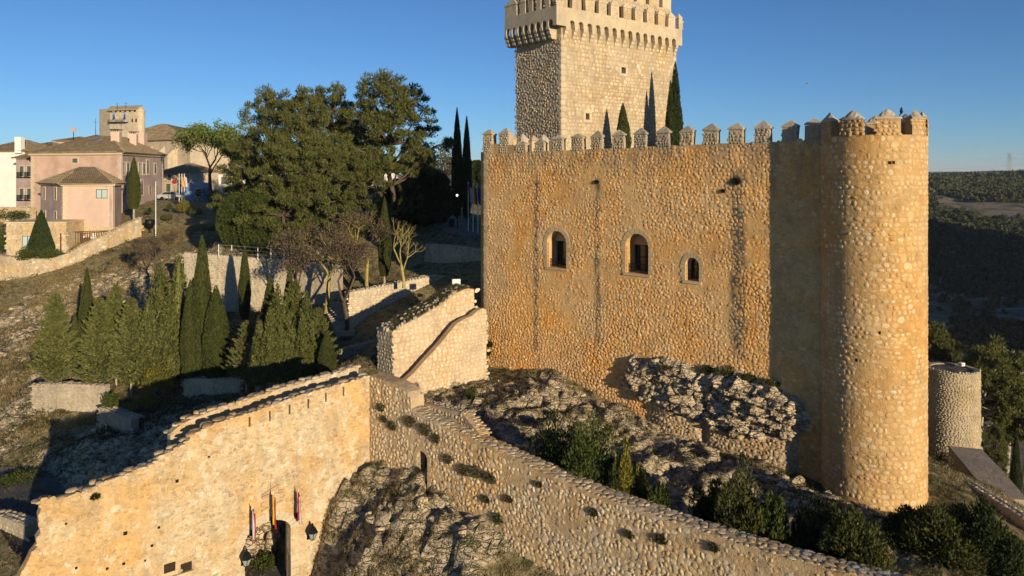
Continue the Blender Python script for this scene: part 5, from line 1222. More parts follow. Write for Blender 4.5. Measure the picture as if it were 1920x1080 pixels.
# tufts rooted in the masonry
def wall_tuft(label, fr, x, y, wpx, seed, mat=None, group='tufts growing from the walls', fy=1.0):
    s, z = fr.sz(x, y); p = fr.P(s, z, .05); w = wpx / F * p.y / 2; rg = np.random.default_rng(seed); n = 260
    q = unit(rg.normal(size=(n, 3))) * (rg.random((n, 1)) ** .4); q = q * w * np.array([1, 1, .75 * fy]); nn = np.array(fr.TN(s)[1]); q -= nn * (q @ nn)[:, None] * .6; q += nn * w * .12
    V, f = cards(q, q + nn * w + np.array([0, 0, .1]), .05, .16, rg, True); root = thing('wall_tuft', label, 'plant', tuple(p), group); link('foliage', mesh_np('foliage', V, [f], mat or M_scrub), root, local=True)
for i, (x, y, w, lab) in enumerate([(716, 763, 22, 'dark tuft high on the bastion near the corner'), (722, 785, 18, 'small tuft under the first one on the bastion'), (737, 798, 26, 'tuft below the arrow slits of the bastion'), (772, 790, 34, 'large tuft under the bastion end'), (800, 805, 34, 'dry tuft left of the rampart bend'), (820, 822, 26, 'tuft below the coping above the arched window'),
        (842, 860, 26, 'dark tuft right above and right of the arched window'), (872, 880, 34, 'first of three big grey tufts in a row on the rampart'), (896, 884, 34, 'second of three big grey tufts in a row on the rampart'), (922, 895, 32, 'third of three big grey tufts in a row on the rampart'), (912, 935, 20, 'small tuft below the three big ones'), (955, 935, 20, 'tuft right of the small one on the rampart'),
        (935, 972, 32, 'brown hanging tuft in the middle of the rampart'), (943, 1023, 20, 'dark hanging tuft near the bottom of the rampart'), (1115, 960, 22, 'dark tuft below the coping right of the big shrub'), (1012, 908, 16, 'little dark hole plant under the coping'), (1240, 1010, 28, 'grey tuft on the rampart under the olive shrub'), (1180, 1000, 22, 'grey tuft half way along the lower rampart'), (1340, 1025, 26, 'grey tuft near the bottom edge of the rampart'), (785, 880, 14, 'small tuft left of the arched window'), (808, 925, 16, 'tuft under the sill of the arched window')]):
    wall_tuft(lab, FD, x, y, w, 300 + i)
for i, (x, y, w, lab) in enumerate([(910, 600, 18, 'dark tuft at the castle corner above the ramp wall'), (906, 648, 18, 'left dark tuft in the pair at the castle corner'), (921, 645, 16, 'right dark tuft in the pair at the castle corner'), (917, 660, 18, 'lowest dark tuft at the castle corner'), (1381, 340, 20, 'green tuft at the head of the dark streak high on the curtain wall'), (1120, 341, 10, 'small green tuft high on the curtain wall'), (1357, 358, 9, 'tiny tuft left of the dark streak on the curtain wall')]):
    wall_tuft(lab, FW, x, y, w, 340 + i, M_cypd)
wall_tuft('green tuft on the upper left of the gate wall', FG, 178, 930, 18, 361, M_bushg)

# ---- grass, scrub and loose stone cover
def scatter(name, mat, n, xr, yr, dens, leaf, lean=.5, seed=0, tri=True, hgt=1.0):
    rg = np.random.default_rng(seed); X = rg.uniform(*xr, n); Y = rg.uniform(*yr, n); k = dens(X, Y) > rg.random(n); X, Y = X[k], Y[k]; Z = Hs(X, Y)
    px = 960 + F * X / Y; py = HY - F * Z / Y; k = (px > -40) & (px < 1960) & (py < 1110); X, Y, Z = X[k], Y[k], Z[k]; n = len(X)
    m = 5; C = np.repeat(np.c_[X, Y, Z], m, 0) + rg.normal(size=(n * m, 3)) * np.array([leaf * .7, leaf * .7, leaf * .15]); ln = leaf * rg.uniform(.7, 1.7, n * m) * hgt; C[:, 2] += ln * .35
    V, f = cards(C, rg.normal(size=(n * m, 3)) * lean + np.array([0, 0, 1]), leaf * .28, ln, rg, tri)
    stuff(tag(link(name, mesh_np(name, V, [f], mat)), {'dry_grass': 'tufts of dry grass over the rocky slopes', 'scrub': 'dark low scrub growing in the rock joints'}.get(name, 'ground cover over the slope'), 'vegetation'))
pn_ = lambda X, Y, s, sd: vnoise(X / s, Y / s, seed=sd) * .6 + vnoise(X / s * 2.7, Y / s * 2.7, seed=sd + 1) * .4
scatter('dry_grass', M_dryg, 60000, (-60, 34), (26, 100), lambda X, Y: np.clip(pn_(X, Y, 3, 31) * 1.8 + .25, 0, 1), .16, seed=1)
scatter('dry_grass', M_dryg, 70000, (-62, -18), (55, 100), lambda X, Y: np.clip(pn_(X, Y, 3, 131) * 2.2 + .2, 0, 1), .24, seed=11)
scatter('scrub', M_scrub, 26000, (-62, -18), (52, 100), lambda X, Y: np.clip((pn_(X, Y, 4, 151) - .1) * 4, 0, 1), .3, lean=.9, seed=12)
scatter('dry_grass', M_dryg, 14000, (-10, 0), (31, 40), lambda X, Y: np.clip(pn_(X, Y, 1.2, 171) * 2.5, 0, 1), .12, seed=13)
scatter('scrub', M_scrub, 60000, (-60, 36), (26, 100), lambda X, Y: np.clip((pn_(X, Y, 2.2, 51) - .08) * 4, 0, 1), .17, lean=.9, seed=2)
nearc = lambda X, Y: np.exp(-(((X - 4) * .74 - (Y - 42) * -.67) / 16) ** 2 - (((X - 4) * .67 + (Y - 42) * .74) / 7) ** 2)
scatter('scrub', M_scrub, 40000, (-10, 26), (28, 58), lambda X, Y: np.clip((pn_(X, Y, 1.6, 71) - .02) * 4, 0, 1), .13, lean=.9, seed=3)
# dry grass on the bastion top
rg_ = np.random.default_rng(8); n_ = 5000; S_ = rg_.uniform(.1, AL, n_); D_ = rg_.uniform(-1.85, -.1, n_); C_ = FA.Pn(S_, np.array([atop(q) for q in S_]) + .08, D_)
V, f = cards(C_, rg_.normal(size=(n_, 3)) * .6 + np.array([0, 0, 1]), .05, rg_.uniform(.15, .4, n_), rg_, True); stuff(link('dry_grass', mesh_np('dry_grass', V, [f], M_scrub), ra))
# boulders and broken rock
def chip(seed, sub=2):
    import bmesh
    bm = bmesh.new(); bmesh.ops.create_icosphere(bm, subdivisions=sub, radius=1); V = np.array([v.co[:] for v in bm.verts]); f = np.array([[v.index for v in fc.verts] for fc in bm.faces]); bm.free()
    rg = np.random.default_rng(seed)
    for _ in range(11):
        nn = unit(rg.normal(size=(1, 3)) * np.array([1, 1, .7]))[0]; d = rg.uniform(.28, .62); q = V @ nn; V = V - np.maximum(q - d, 0)[:, None] * nn
    V = V * (1 + .07 * fbm(V[:, 0] * 2, V[:, 1] * 2, V[:, 2] * 2, seed=seed))[:, None]; return V, f
t = NT('limestone', .95); n2 = t.noise(1.6, 6, .7); n3 = t.noise(9, 4, .6)
c = t.ramp(n2, [(.25, (.30, .23, .14)), (.42, (.54, .43, .28)), (.56, (.72, .59, .41)), (.8, (.66, .47, .26))]); c = t.mix(.5, c, t.ramp(n3, [(.3, .6), (.7, 1.2)]), 'MULTIPLY'); ck = t.math('MULTIPLY', t.cracks(.7, t.pos((1, 1, 2.6)), .05), t.cracks(1.8, t.pos((1, 1, 2)), .05)); c = t.mix(t.math('MULTIPLY', t.math('SUBTRACT', 1.0, ck), .3), c, (.12, .085, .05)); n2 = t.math('ADD', n2, ck)
t.color(c); t.bump(t.math('ADD', n3, t.math('MULTIPLY', n2, 2)), 1.0, .12); M_lime_rock = t.m
CH = [chip(s) for s in range(10)]; CHM = [mesh_np('boulder', v, [f], M_lime_rock) for v, f in CH]
def boulders(root, L):
    inv = Matrix.Translation(-ROOTLOC[root.name])
    for i, (p, s, rz) in enumerate(L):
        o = bpy.data.objects.new('boulder', CHM[i % 10]); COL.objects.link(o); o.parent = root; o.matrix_parent_inverse = inv; o.location = p; o.rotation_euler = (random.uniform(-.4, .4), random.uniform(-.4, .4), rz); o.scale = s
ro = thing('rock_outcrop', 'jagged pale rock ledge jutting from the foot of the long curtain wall', 'rock', tuple(FW.P(14, -13, 1)))
rr = random.Random(5)
# the ledge and the bulging footing are one displaced face over the wall foot
TX = [1150, 1165, 1180, 1230, 1300, 1340, 1400, 1450, 1500, 1515]
TOPY = [720, 690, 655, 665, 684, 690, 700, 712, 745, 765]
TS = np.array([FW.s_px(x, .5) for x in TX]); TZ = np.array([FW.sz(x, y, .5)[1] for x, y in zip(TX, TOPY)])
MIDZ = np.array([FW.sz(x, y, .5)[1] for x, y in zip(TX, [724, 730, 738, 758, 790, 805, 818, 820, 815, 800])])
def bulge(S, Z):
    zt = np.interp(S, TS, TZ) + fbm(S * 1.1, S * 0 + 3, seed=44) * .55; zm = np.interp(S, TS, MIDZ) + fbm(S * 1.5, S * 0, seed=45) * .3
    side = sstep(TS[0] - .3, TS[2] + .6, S) * (1 - sstep(TS[-3] + .8, TS[-1] + .2, S))
    top = sstep(0, .75, zt - Z); low = sstep(zm - .25, zm + .1, Z)
    wq = fbm(S / 1.5, Z / 1.5, seed=46) * .5; h1, g1 = facets(S / 1.15 + wq, Z / .62 + wq, 47, 1.1); h2, g2 = facets(S / .42, Z / .26 + wq, 48, 1.3); h3, g3 = facets(S / .17, Z / .13, 58, 1.4)
    u = (Z + .10 * S + wq * .5) / .52; fr_ = u - np.floor(u); led = sstep(0, .22, fr_) - fr_ * .9
    rock = .55 + .38 * fbm(S / 2.0, Z / 1.3, seed=66) + led * .26 + h1 * .34 - .26 * (1 - sstep(0, .09, g1)) + h2 * .13 - .08 * (1 - sstep(0, .09, g2)) + h3 * .04
    rock = rock + .22 * np.exp(-((Z - zm - .5) / .5) ** 2)
    gap = np.exp(-((S - FW.s_px(1318, .5)) / .28) ** 2)
    foot = .42 + .12 * fbm(S * .8, Z * .8, seed=50) + .06 * (np.interp(S, TS, MIDZ) - Z)
    foot = foot * sstep(FW.s_px(1190, .5), FW.s_px(1262, .5), S) * (1 - sstep(FW.s_px(1462, .3), FW.s_px(1502, .3), S)) * (1 - gap * .9)
    return top * side * (low * rock * (1 - .5 * gap) + (1 - low) * np.maximum(foot, .0)) - .03 - .3 * (1 - top)
def face_mesh(name, s0, s1, z0, z1, st, mat, parent, sel):
    ss, zz = np.meshgrid(np.arange(s0, s1, st), np.arange(z0, z1, st)); D = bulge(ss, zz); P = FW.Pn(ss.ravel(), zz.ravel(), D.ravel()); n, m = ss.shape
    g = np.arange(n * m).reshape(n, m); q = np.stack([g[:-1, :-1], g[:-1, 1:], g[1:, 1:], g[1:, :-1]], -1).reshape(-1, 4)
    zm = np.interp(ss, TS, MIDZ).ravel(); zc = zz.ravel(); k = sel(zc[q].mean(1), zm[q].mean(1)) & (D.ravel()[q].max(1) > -.2); used = np.unique(q[k]); mp = np.full(n * m, -1); mp[used] = np.arange(len(used))
    return link(name, mesh_np(name, P[used], [mp[q[k]]], mat), parent)
s0_, s1_ = TS[0] - .4, TS[-1] + .3
face_mesh('rock_face', s0_, s1_, -18.5, TZ.max() + .4, .06, M_lime_rock, ro, lambda z, m: z > m - .15)
sk = thing('footing_wall', 'rough stone footing bulging under the rock ledge of the curtain wall', 'stone wall', tuple(FW.P(15, -17, .8)))
face_mesh('wall', s0_, s1_, -18.5, TZ.max(), .15, M_diag, sk, lambda z, m: z <= m - .05)
def mk(s, z):
    zm = float(np.interp(s, TS, MIDZ)); return z < zm - .1 and float(bulge(np.array([s]), np.array([z]))[0]) > .05
L = layout(rng, FW.s_px(1200), FW.s_px(1500), -18, TZ.max(), .25, .2, mk, rot=.5, fill=1.0, depth=(.02, .09), jit=.3); lay_stones(sk, FW, L, M_gate_s, 'lump', singles=250, d0=bulge)
L = []
spine = [(1175,668),(1195,665),(1225,672),(1260,684),(1290,692),(1320,700),(1350,705),(1400,712),(1440,716),(1475,725),(1500,760),(1190,685),(1215,700),(1245,712),(1275,735),(1170,695),(1345,745),(1380,760),(1430,765),(1470,770),(1320,740),(1490,775),(1400,745),(1360,770),(1300,715),(1280,760),(1235,735),(1330,770),(1160,690),(1450,745)]
for k in range(22):
    x, y = spine[k % len(spine)]; x += rr.gauss(0, 12); y += rr.gauss(0, 8); s_, z_ = FW.sz(x, y)
    d = float(bulge(np.array([s_]), np.array([z_]))[0]) + .05; s0 = rr.uniform(.15, .42)
    if d < .3: continue
    L.append((FW.P(s_, z_, d), (s0 * rr.uniform(.8, 1.6), s0 * rr.uniform(.8, 1.2), s0 * rr.uniform(.7, 1.3)), rr.uniform(0, 6)))
boulders(ro, L)
for i_, (x, y, w, lab) in enumerate([(1330, 700, 44, 'dark scrubby plant on the left of the rock ledge'), (1368, 703, 50, 'green plant spreading over the middle of the rock ledge'), (1410, 712, 44, 'dry plant on the ledge right of the green one'), (1450, 722, 36, 'dry plant near the right end of the ledge'), (1380, 745, 40, 'green plant hanging half way down the ledge'), (1260, 690, 34, 'thin dry plant on the top left of the ledge'), (1430, 760, 30, 'dark plant in a crack low on the ledge'), (1240, 715, 24, 'small dark plant under the left end of the ledge')]):
    s_, z_ = FW.sz(x, y); d_ = float(bulge(np.array([s_]), np.array([z_]))[0]); p = FW.P(s_, z_, max(.1, d_)); bush(lab, x, y, p.y, w, w * .5, 400 + i_, M_scrub if i_ % 2 else M_bushd, n=900, leaf=.08, group='plants on the rock ledge', cat='plant', name='ledge_plant', nb=5, onto=p, spiky=.5, flatd=.5)
rk2 = thing('loose_boulders', 'pale broken rocks below the arched window at the rampart foot', 'rock', tuple(at(770, 960, 36.5)))
L = []
for k in range(26):
    x, y = rr.choice([(785, 985), (765, 1000), (800, 1000), (830, 1015), (870, 1045), (720, 880), (735, 895), (760, 940), (690, 940), (640, 985), (960, 1065), (620, 1040), (700, 1010), (900, 1060)]); x += rr.gauss(0, 14); y += rr.gauss(0, 10)
    Y = 36.3 - max(0, (y - 960)) * .018 + rr.uniform(-.2, .4); X = xat(x, Y); s0 = rr.uniform(.2, .5); L.append(((X, Y, hs(X, Y) - s0 * .25), (s0 * rr.uniform(.8, 1.5), s0, s0 * rr.uniform(.6, 1.1)), rr.uniform(0, 6)))
boulders(rk2, L)
rk3 = thing('rock_slope', 'pale weathered outcrops scattered on the slope inside the rampart', 'rock', tuple(at(1050, 780, 47)))
L = []
for k in range(150):
    u = rr.random(); x = 890 + u * 760; yc = 700 + u * 260 + rr.gauss(15, 28); Y0 = 54 - u * 17.5 - max(0, yc - 700 - u * 250) * .05; X = xat(x, Y0); s0 = rr.uniform(.2, .65); 
    L.append(((X, Y0, hs(X, Y0) - s0 * .1), (s0 * rr.uniform(.9, 2.0), s0, s0 * rr.uniform(.4, .8)), rr.uniform(-1.2, -.2)))
boulders(rk3, L)
rk4 = thing('rock_slope', 'white rocks strewn over the hillside at the left', 'rock', tuple(at(60, 600, 77)))
L = []
for k in range(70):
    x = rr.uniform(-10, 260); yc = rr.uniform(540, 700) if x < 120 else rr.uniform(520, 600); Y0 = float(np.interp(yc, [530, 640, 700], [85, 74, 64])); X = xat(x, Y0); s0 = rr.uniform(.3, 1.0); L.append(((X, Y0, hs(X, Y0) - s0 * .15), (s0 * rr.uniform(.9, 2.0), s0, s0 * rr.uniform(.4, .8)), rr.uniform(0, 3)))
boulders(rk4, L)
# rock seen through the gateway
rk5 = thing('rock_outcrop', 'sunlit craggy rock seen through the gateway arch', 'rock', tuple(FG.P(ga, -20, -3.6)))
L = []
for k in range(80):
    s_ = rr.uniform(ga - 1.2, gb_ + 3.2); z_ = rr.uniform(-21, -17.2); s0 = rr.uniform(.3, .7); L.append((tuple(FG.P(s_, z_, -3.9 + rr.uniform(-.3, .25) - (z_ + 21) * .12)), (s0, s0, s0 * 1.3), rr.uniform(0, 6)))
boulders(rk5, L)
mb = MB(); prism(mb, FG, [(ga - .6, -22), (gb_ + 4, -22), (gb_ + 4, -17), (ga - .4, -17.3)], (), -4.3, -6); mb.build('rock_core', M_lime_rock, rk5)
bush('green plants along the foot of the rock behind the gateway', 515, 1068, 40.6, 60, 34, 77, M_bushg, n=1600, leaf=.09, name='bush', onto=FG.P((ga + gb_) / 2 + 1.1, -21.0, -3.1))

# ---- across the gorge
rg = np.random.default_rng(5)
def blob_tree(n, leaf, seed):
    r = np.random.default_rng(seed); q = unit(r.normal(size=(n, 3))) * (r.random((n, 1)) ** .35) * np.array([1, 1, .75]); q[:, 2] += .85; return cards(q, r.normal(size=(n, 3)) + q, leaf, leaf * 1.3, r)
BT = [blob_tree(60, .52, s) for s in range(5)]
BM = [mesh_np('crown', v, [f], M_farleaf) for v, f in BT]
pts = []
for _ in range(22000):
    Y = rg.uniform(240, 1050) ; kx = rg.uniform(.47, .73); X = kx * Y
    d = float(vnoise(np.array([X / 60]), np.array([Y / 70]), seed=77)[0]) * .5 + float(np.interp(Y, [240, 420, 600, 760, 900, 935, 960, 1050], [-.15, -.18, -.18, .04, .36, -2, -2, -2])) + rg.uniform(-.35, .35)
    if d > 0.05: pts.append((X, Y, rg.uniform(.7, 3.4) * (1.5 if Y > 700 else .85)))
for _ in range(620):   # tree line on the skyline
    Y = rg.uniform(985, 1060); kx = rg.uniform(.46, .73); X = kx * Y; pts.append((X, Y, rg.uniform(3.2, 5.8) + 1.6 * max(0, kx - .6) * 12))
pts = np.array(pts); print('far trees', len(pts))
vis_ = (pts[:, 0] / pts[:, 1] > .562) & (pts[:, 0] / pts[:, 1] < .68); k_ = np.argsort(np.where(vis_, pts[:, 1] / pts[:, 2], 1e9))[:90]; order = np.r_[k_, np.setdiff1d(np.argsort(pts[:, 1] / pts[:, 2])[:7000], k_, assume_unique=True)]
Vs, Fs, b = [], [], 0
tr = 0
for j, i in enumerate(order[:7000]):
    X, Y, s = pts[i]; z = hs(X, Y) - .3 * s
    if j < 90:
        o = thing('distant_tree', 'scrubby tree scattered over the slope across the gorge', 'tree', (X, Y, z), 'trees across the gorge'); o.scale = (s, s, s); c = bpy.data.objects.new('crown', BM[j % 5]); COL.objects.link(c); c.parent = o
        if j % 5 == j % 5: pass
    else:
        v, f = BT[i % 5]; ca, sa = math.cos(i), math.sin(i); Vs.append(np.c_[(v[:, 0] * ca - v[:, 1] * sa) * s + X, (v[:, 0] * sa + v[:, 1] * ca) * s + Y, v[:, 2] * s * 1.1 + z]); Fs.append(f + b); b += len(v)
stuff(tag(link('far_woodland', mesh_np('far_woodland', np.concatenate(Vs), [np.concatenate(Fs)], M_farleaf)), 'scrub and woodland covering the far side of the gorge', 'woodland'))
# ------------------------------------------------------------------ the town at the left
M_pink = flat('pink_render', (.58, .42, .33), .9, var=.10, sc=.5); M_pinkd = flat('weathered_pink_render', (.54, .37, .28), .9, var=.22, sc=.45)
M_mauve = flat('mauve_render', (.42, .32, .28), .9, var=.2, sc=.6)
M_quoin = flat('pale_dressed_stone', (.60, .49, .33), .85, var=.08, sc=2)
M_white = flat('whitewash', (.78, .74, .68), .9, var=.06, sc=.7)
M_church = wall_material('church_stone', [(.48, .37, .23), (.56, .45, .30), (.60, .50, .35)], mortar=True, bumpd=.03, greyamt=.35)
M_paint = flat('brown_paint', (.11, .05, .03), .6); M_metal = flat('pale_metal', (.6, .6, .58), .4, .2); M_bronze = flat('bronze', (.05, .06, .10), .5, .6)
t = NT('roof_tile', .9); r = t.rand(); c = t.ramp(r, [(0, (.30, .20, .11)), (.4, (.42, .30, .17)), (.7, (.50, .39, .24)), (1, (.36, .29, .19))]); c = t.mix(t.math('MULTIPLY', t.ramp(t.noise(.8, 5, .7), [(.45, 0.0), (.65, 1.0)]), .6), c, (.22, .20, .11)); t.color(c); t.bump(t.noise(10, 3), .4, .02); M_tile = t.m
t = NT('window_glass', .12); t.color((.10, .14, .15)); t.b.inputs['Specular IOR Level'].default_value = .6; M_wglass = t.m
t = NT('curtained_window', .5); t.color((.42, .52, .50)); M_curt = t.m
def tile_rows(parent, quad, mat, pitch=.26, name='roof', seg=.45, sub=True):
    """roof slope over quad = eave left, eave right, ridge right, ridge left; channel tiles follow the slope"""
    a, b, c, d = [Vector(q) for q in quad]; nrm = (b - a).cross(d - a)
    if nrm.length < 1e-6: nrm = (b - a).cross(c - a)
    nrm.normalize()
    if nrm.z < 0: nrm = -nrm
    mb = MB(); lo = nrm * -.12; v = [a, b, c, d]; 
    if (c - d).length < .05: mb.add([a, b, c, a + lo, b + lo, c + lo], [(0, 1, 2), (5, 4, 3), (0, 3, 4, 1), (1, 4, 5, 2), (2, 5, 3, 0)])
    else: mb.add(v + [p + lo for p in v], [(0, 1, 2, 3), (7, 6, 5, 4), (0, 4, 5, 1), (1, 5, 6, 2), (2, 6, 7, 3), (3, 7, 4, 0)])
    rf = mb.build(name, mat, parent)
    ex = (b - a); L = ex.length; ex.normalize(); up = (nrm.cross(ex)).normalized()
    if up.z < 0: up = -up
    def lim(s):   # extent up the slope at s along the eave
        pts = [(0, 0), (L, 0), ((c - a).dot(ex), (c - a).dot(up)), ((d - a).dot(ex), (d - a).dot(up))]; ys = []
        for i in range(4):
            (x0, y0), (x1, y1) = pts[i], pts[(i + 1) % 4]
            if abs(x1 - x0) > 1e-6 and min(x0, x1) - 1e-6 <= s <= max(x0, x1) + 1e-6: ys.append(y0 + (y1 - y0) * (s - x0) / (x1 - x0))
        return (min(ys), max(ys)) if len(ys) > 1 else (0, 0)
    V, Fq = [], []; s = pitch / 2; s_min = min(0, (d - a).dot(ex)); s = s_min + pitch / 2
    while s < max(L, (c - a).dot(ex)):
        y0, y1 = lim(s); y = y0 - .08
        while y < y1 - .1:
            ye = min(y + seg, y1); k = len(V); w0, w1 = pitch * .34, pitch * .28
            for yy, w, hh in ((y, w0, .095), (ye + .04, w1, .055)):
                for q in range(4):
                    an = math.pi * q / 3; V.append(tuple(a + ex * (s + w * math.cos(an)) + up * yy + nrm * (hh * math.sin(an) + (.03 if w == w0 else .0))))
            Fq += [(k + q, k + q + 1, k + 5 + q, k + 4 + q) for q in range(3)] + [(k, k + 1, k + 2, k + 3)]
            y += seg
        s += pitch
    if V: stuff(link('roof_tiles', mesh_np('roof_tiles', V, [np.array(Fq)], mat), rf))
    return rf
def face_window(parent, fr, s, z, w, h, mat=None, border=.16, dz=0.0, frame=M_wood, shut=False, bm=None, panes=True):
    for (a, b, c, d) in ((s - w / 2 - border, z - border, s + w / 2 + border, z), (s - w / 2 - border, z + h, s + w / 2 + border, z + h + border), (s - w / 2 - border, z, s - w / 2, z + h), (s + w / 2, z, s + w / 2 + border, z + h)):
        mb = MB(); prism(mb, fr, [(a, b + .002), (c, b + .002), (c, d - .002), (a, d - .002)], d_front=.06, d_back=-.05); mb.build('window_surround', bm or M_quoin, parent)
    mb = MB(); f_ = .07
    for (a, b, c, d) in ((s - w / 2, z, s + w / 2, z + f_), (s - w / 2, z + h - f_, s + w / 2, z + h), (s - w / 2, z + f_, s - w / 2 + f_, z + h - f_), (s + w / 2 - f_, z + f_, s + w / 2, z + h - f_), (s - f_ / 2, z + f_, s + f_ / 2, z + h - f_)): prism(mb, fr, [(a, b), (c, b), (c, d), (a, d)], d_front=.03, d_back=-.02)
    wn_ = mb.build('window', frame, parent)
    mb = MB(); prism(mb, fr, [(s - w / 2, z), (s + w / 2, z), (s + w / 2, z + h), (s - w / 2, z + h)], d_front=.012, d_back=-.02); mb.build('pane', mat or M_wglass, wn_)
    return wn_
def quoins(parent, fr, s, z0, z1, side, mat=M_quoin):
    k = 0; z = z0
    while z < z1 - .2:
        w = .62 if k % 2 else .4; a, b = (s, s + w) if side > 0 else (s - w, s); mb = MB(); prism(mb, fr, [(a, z + .015), (b, z + .015), (b, min(z1, z + .44) - .015), (a, min(z1, z + .44) - .015)], d_front=.035, d_back=-.05); mb.build('quoin', mat, parent); z += .44; k += 1
# main block of the hotel
ht = thing('hotel', 'large pink rendered hotel with stone quoins, tiled roof and two chimneys', 'building', (-64, 112, -8))
A_, B_ = at(58, 300, 112), at(226, 300, 108); FHf = Plane((A_.x, A_.y), (B_.x - A_.x, B_.y - A_.y)); LHf = math.hypot(B_.x - A_.x, B_.y - A_.y)
C_ = at(306, 300, 128); FHr = Plane((B_.x, B_.y), (C_.x - B_.x, C_.y - B_.y)); LHr = math.hypot(C_.x - B_.x, C_.y - B_.y)
ZE = 2.85; ZB = -9
mb = MB(); prism(mb, FHf, [(0, ZB), (LHf, ZB), (LHf, ZE), (0, ZE)], (), 0, -.4); mb.build('front_wall', M_pinkd, ht)
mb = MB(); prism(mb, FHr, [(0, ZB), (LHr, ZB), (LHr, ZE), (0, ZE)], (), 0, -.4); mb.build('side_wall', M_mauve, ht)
a_, b_ = FHr.P(LHr, 0, -.5), FHf.P(0, 0, -.5); frb = Plane((a_.x, a_.y), (b_.x - a_.x, b_.y - a_.y)); mb = MB(); prism(mb, frb, [(0, ZB), ((b_ - a_).length, ZB), ((b_ - a_).length, ZE - .1), (0, ZE - .1)], (), 0, -.4); mb.build('rear_wall', M_pinkd, ht)
mb = MB(); prism(mb, FHr, [(0, ZB), (LHr, ZB), (LHr, zat(377, 128)), (0, zat(392, 108) + .6)], (), .08, -.1); mb.build('plinth', M_gate_s, ht)
for fr, ln in ((FHf, LHf), (FHr, LHr)):
    mb = MB(); prism(mb, fr, [(-.25, ZE - .38), (ln + .25, ZE - .38), (ln + .25, ZE + .02), (-.25, ZE + .02)], d_front=.3, d_back=-.1); mb.build('cornice', M_quoin, ht)
    quoins(ht, fr, 0, ZB + 2, ZE - .4, 1); quoins(ht, fr, ln, ZB + 2, ZE - .4, -1)
e0, e1, e2 = FHf.P(-.5, ZE, .55), FHf.P(LHf + .5, ZE, .55) + FHr.n * .5, FHr.P(LHr + .4, ZE, .55)
r0, r1, r2 = FHf.P(LHf * .36, ZE + 2.7, -6.5), FHf.P(LHf * .52, ZE + 2.7, -6.5), FHr.P(LHr - 4, ZE + 2.5, -5.0)
lz = FHf.P(-.5, ZE, -14)
tile_rows(ht, (e0, e1, r1, r0), M_tile); tile_rows(ht, (e1, e2, r2, r1), M_tile); tile_rows(ht, (lz, e0, r0, r0 + Vector((.1, 3, 0))), M_tile)
mb = MB()
for i in range(int(LHf / .26)): p = FHf.P(.1 + i * .26, ZE + .05, .6); mb.tube(p, p - FHf.n * .4, .075, .075, 6)
mb.build('eave_tiles', M_tile, ht)
s_, z_ = FHf.sz(141, 296); face_window(ht, FHf, s_, z_ - .7, .9, .6, border=.2)
for x, y, Yc, w, h in ((218, 273, 114, 15, 26), (251, 275, 120, 12, 24)):
    p = at(x, y, Yc); ww = w / F * Yc; hh = h / F * Yc; mb = MB(); mb.cbox((p.x, p.y, p.z + hh / 2 - .2), (ww, ww, hh + .4), .2); ch = mb.build('chimney', M_pink, ht)
    mb = MB()
    for k in range(4): mb.cbox((p.x - ww * .4 + k * ww * .27, p.y - ww * .45, p.z + hh + .12), (.1, .1, .24))
    mb.cbox((p.x, p.y, p.z + hh + .3), (ww * 1.15, ww * 1.15, .1)); mb.build('chimney_cap', M_dark, ch)
p = at(258, 254, 126); mb = MB(); mb.cbox((p.x, p.y, p.z - 1.2), (2.6, 1.5, 3.4), .1); mb.build('roof_housing', M_pink, ht)
# the roof light
p = r0.lerp(e0, .35).lerp(r1.lerp(e1, .35), .42); mb = MB(); up_ = (r0 - e0).normalized(); mb.box(p + Vector((0, 0, .1)), FHf.e * 1.1, up_ * 1.0, Vector((0, 0, .12))); mb.build('skylight', M_wglass, ht)
for x in (231, 240, 262, 270, 277, 291):
    s, z = FHr.sz(x, 318); face_window(ht, FHr, s, z - .6, 1.0, 1.5 if x != 277 else 2.0, mat=M_curt if x in (231, 262) else None, border=.3)
for x, h in ((234, 1.4), (266, 2.2), (281, 1.5), (294, 1.5)):
    s, z = FHr.sz(x, 358); face_window(ht, FHr, s, z - .6, .9, h, border=.28 if x == 266 else .05)
# front wing
wg = thing('hotel_wing', 'lower pink wing of the hotel with a hipped tile roof and one large window', 'building', (-56, 98, -10))
p1, p2, p3, p0 = at(118, 350, 97), at(212, 350, 97), at(228, 350, 103), at(76, 350, 103)
ZW = zat(344, 97); ZWb = -11.0
frs = []
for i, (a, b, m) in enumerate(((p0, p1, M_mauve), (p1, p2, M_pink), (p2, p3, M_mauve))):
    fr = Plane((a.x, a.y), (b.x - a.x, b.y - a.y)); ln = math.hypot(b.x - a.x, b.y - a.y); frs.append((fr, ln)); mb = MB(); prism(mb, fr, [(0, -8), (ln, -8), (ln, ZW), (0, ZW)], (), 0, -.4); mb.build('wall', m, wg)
    mb = MB(); prism(mb, fr, [(-.1, ZWb), (ln + .1, ZWb), (ln + .1, zat(425, 97)), (-.1, zat(425, 97))], (), .1, -.4); mb.build('stone_base', M_gate_s, wg)
    mb = MB(); prism(mb, fr, [(-.2, ZW - .3), (ln + .2, ZW - .3), (ln + .2, ZW), (-.2, ZW)], d_front=.25, d_back=-.1); mb.build('cornice', M_quoin, wg)
quoins(wg, frs[1][0], 0, -7.1, ZW - .3, 1); quoins(wg, frs[1][0], frs[1][1], -7.1, ZW - .3, -1); quoins(wg, frs[0][0], frs[0][1], -7.1, ZW - .3, -1)
s, z = frs[1][0].sz(191, 372); face_window(wg, frs[1][0], s, z, 1.5, 1.2, mat=M_curt, border=.18)
s, z = frs[1][0].sz(139, 375)
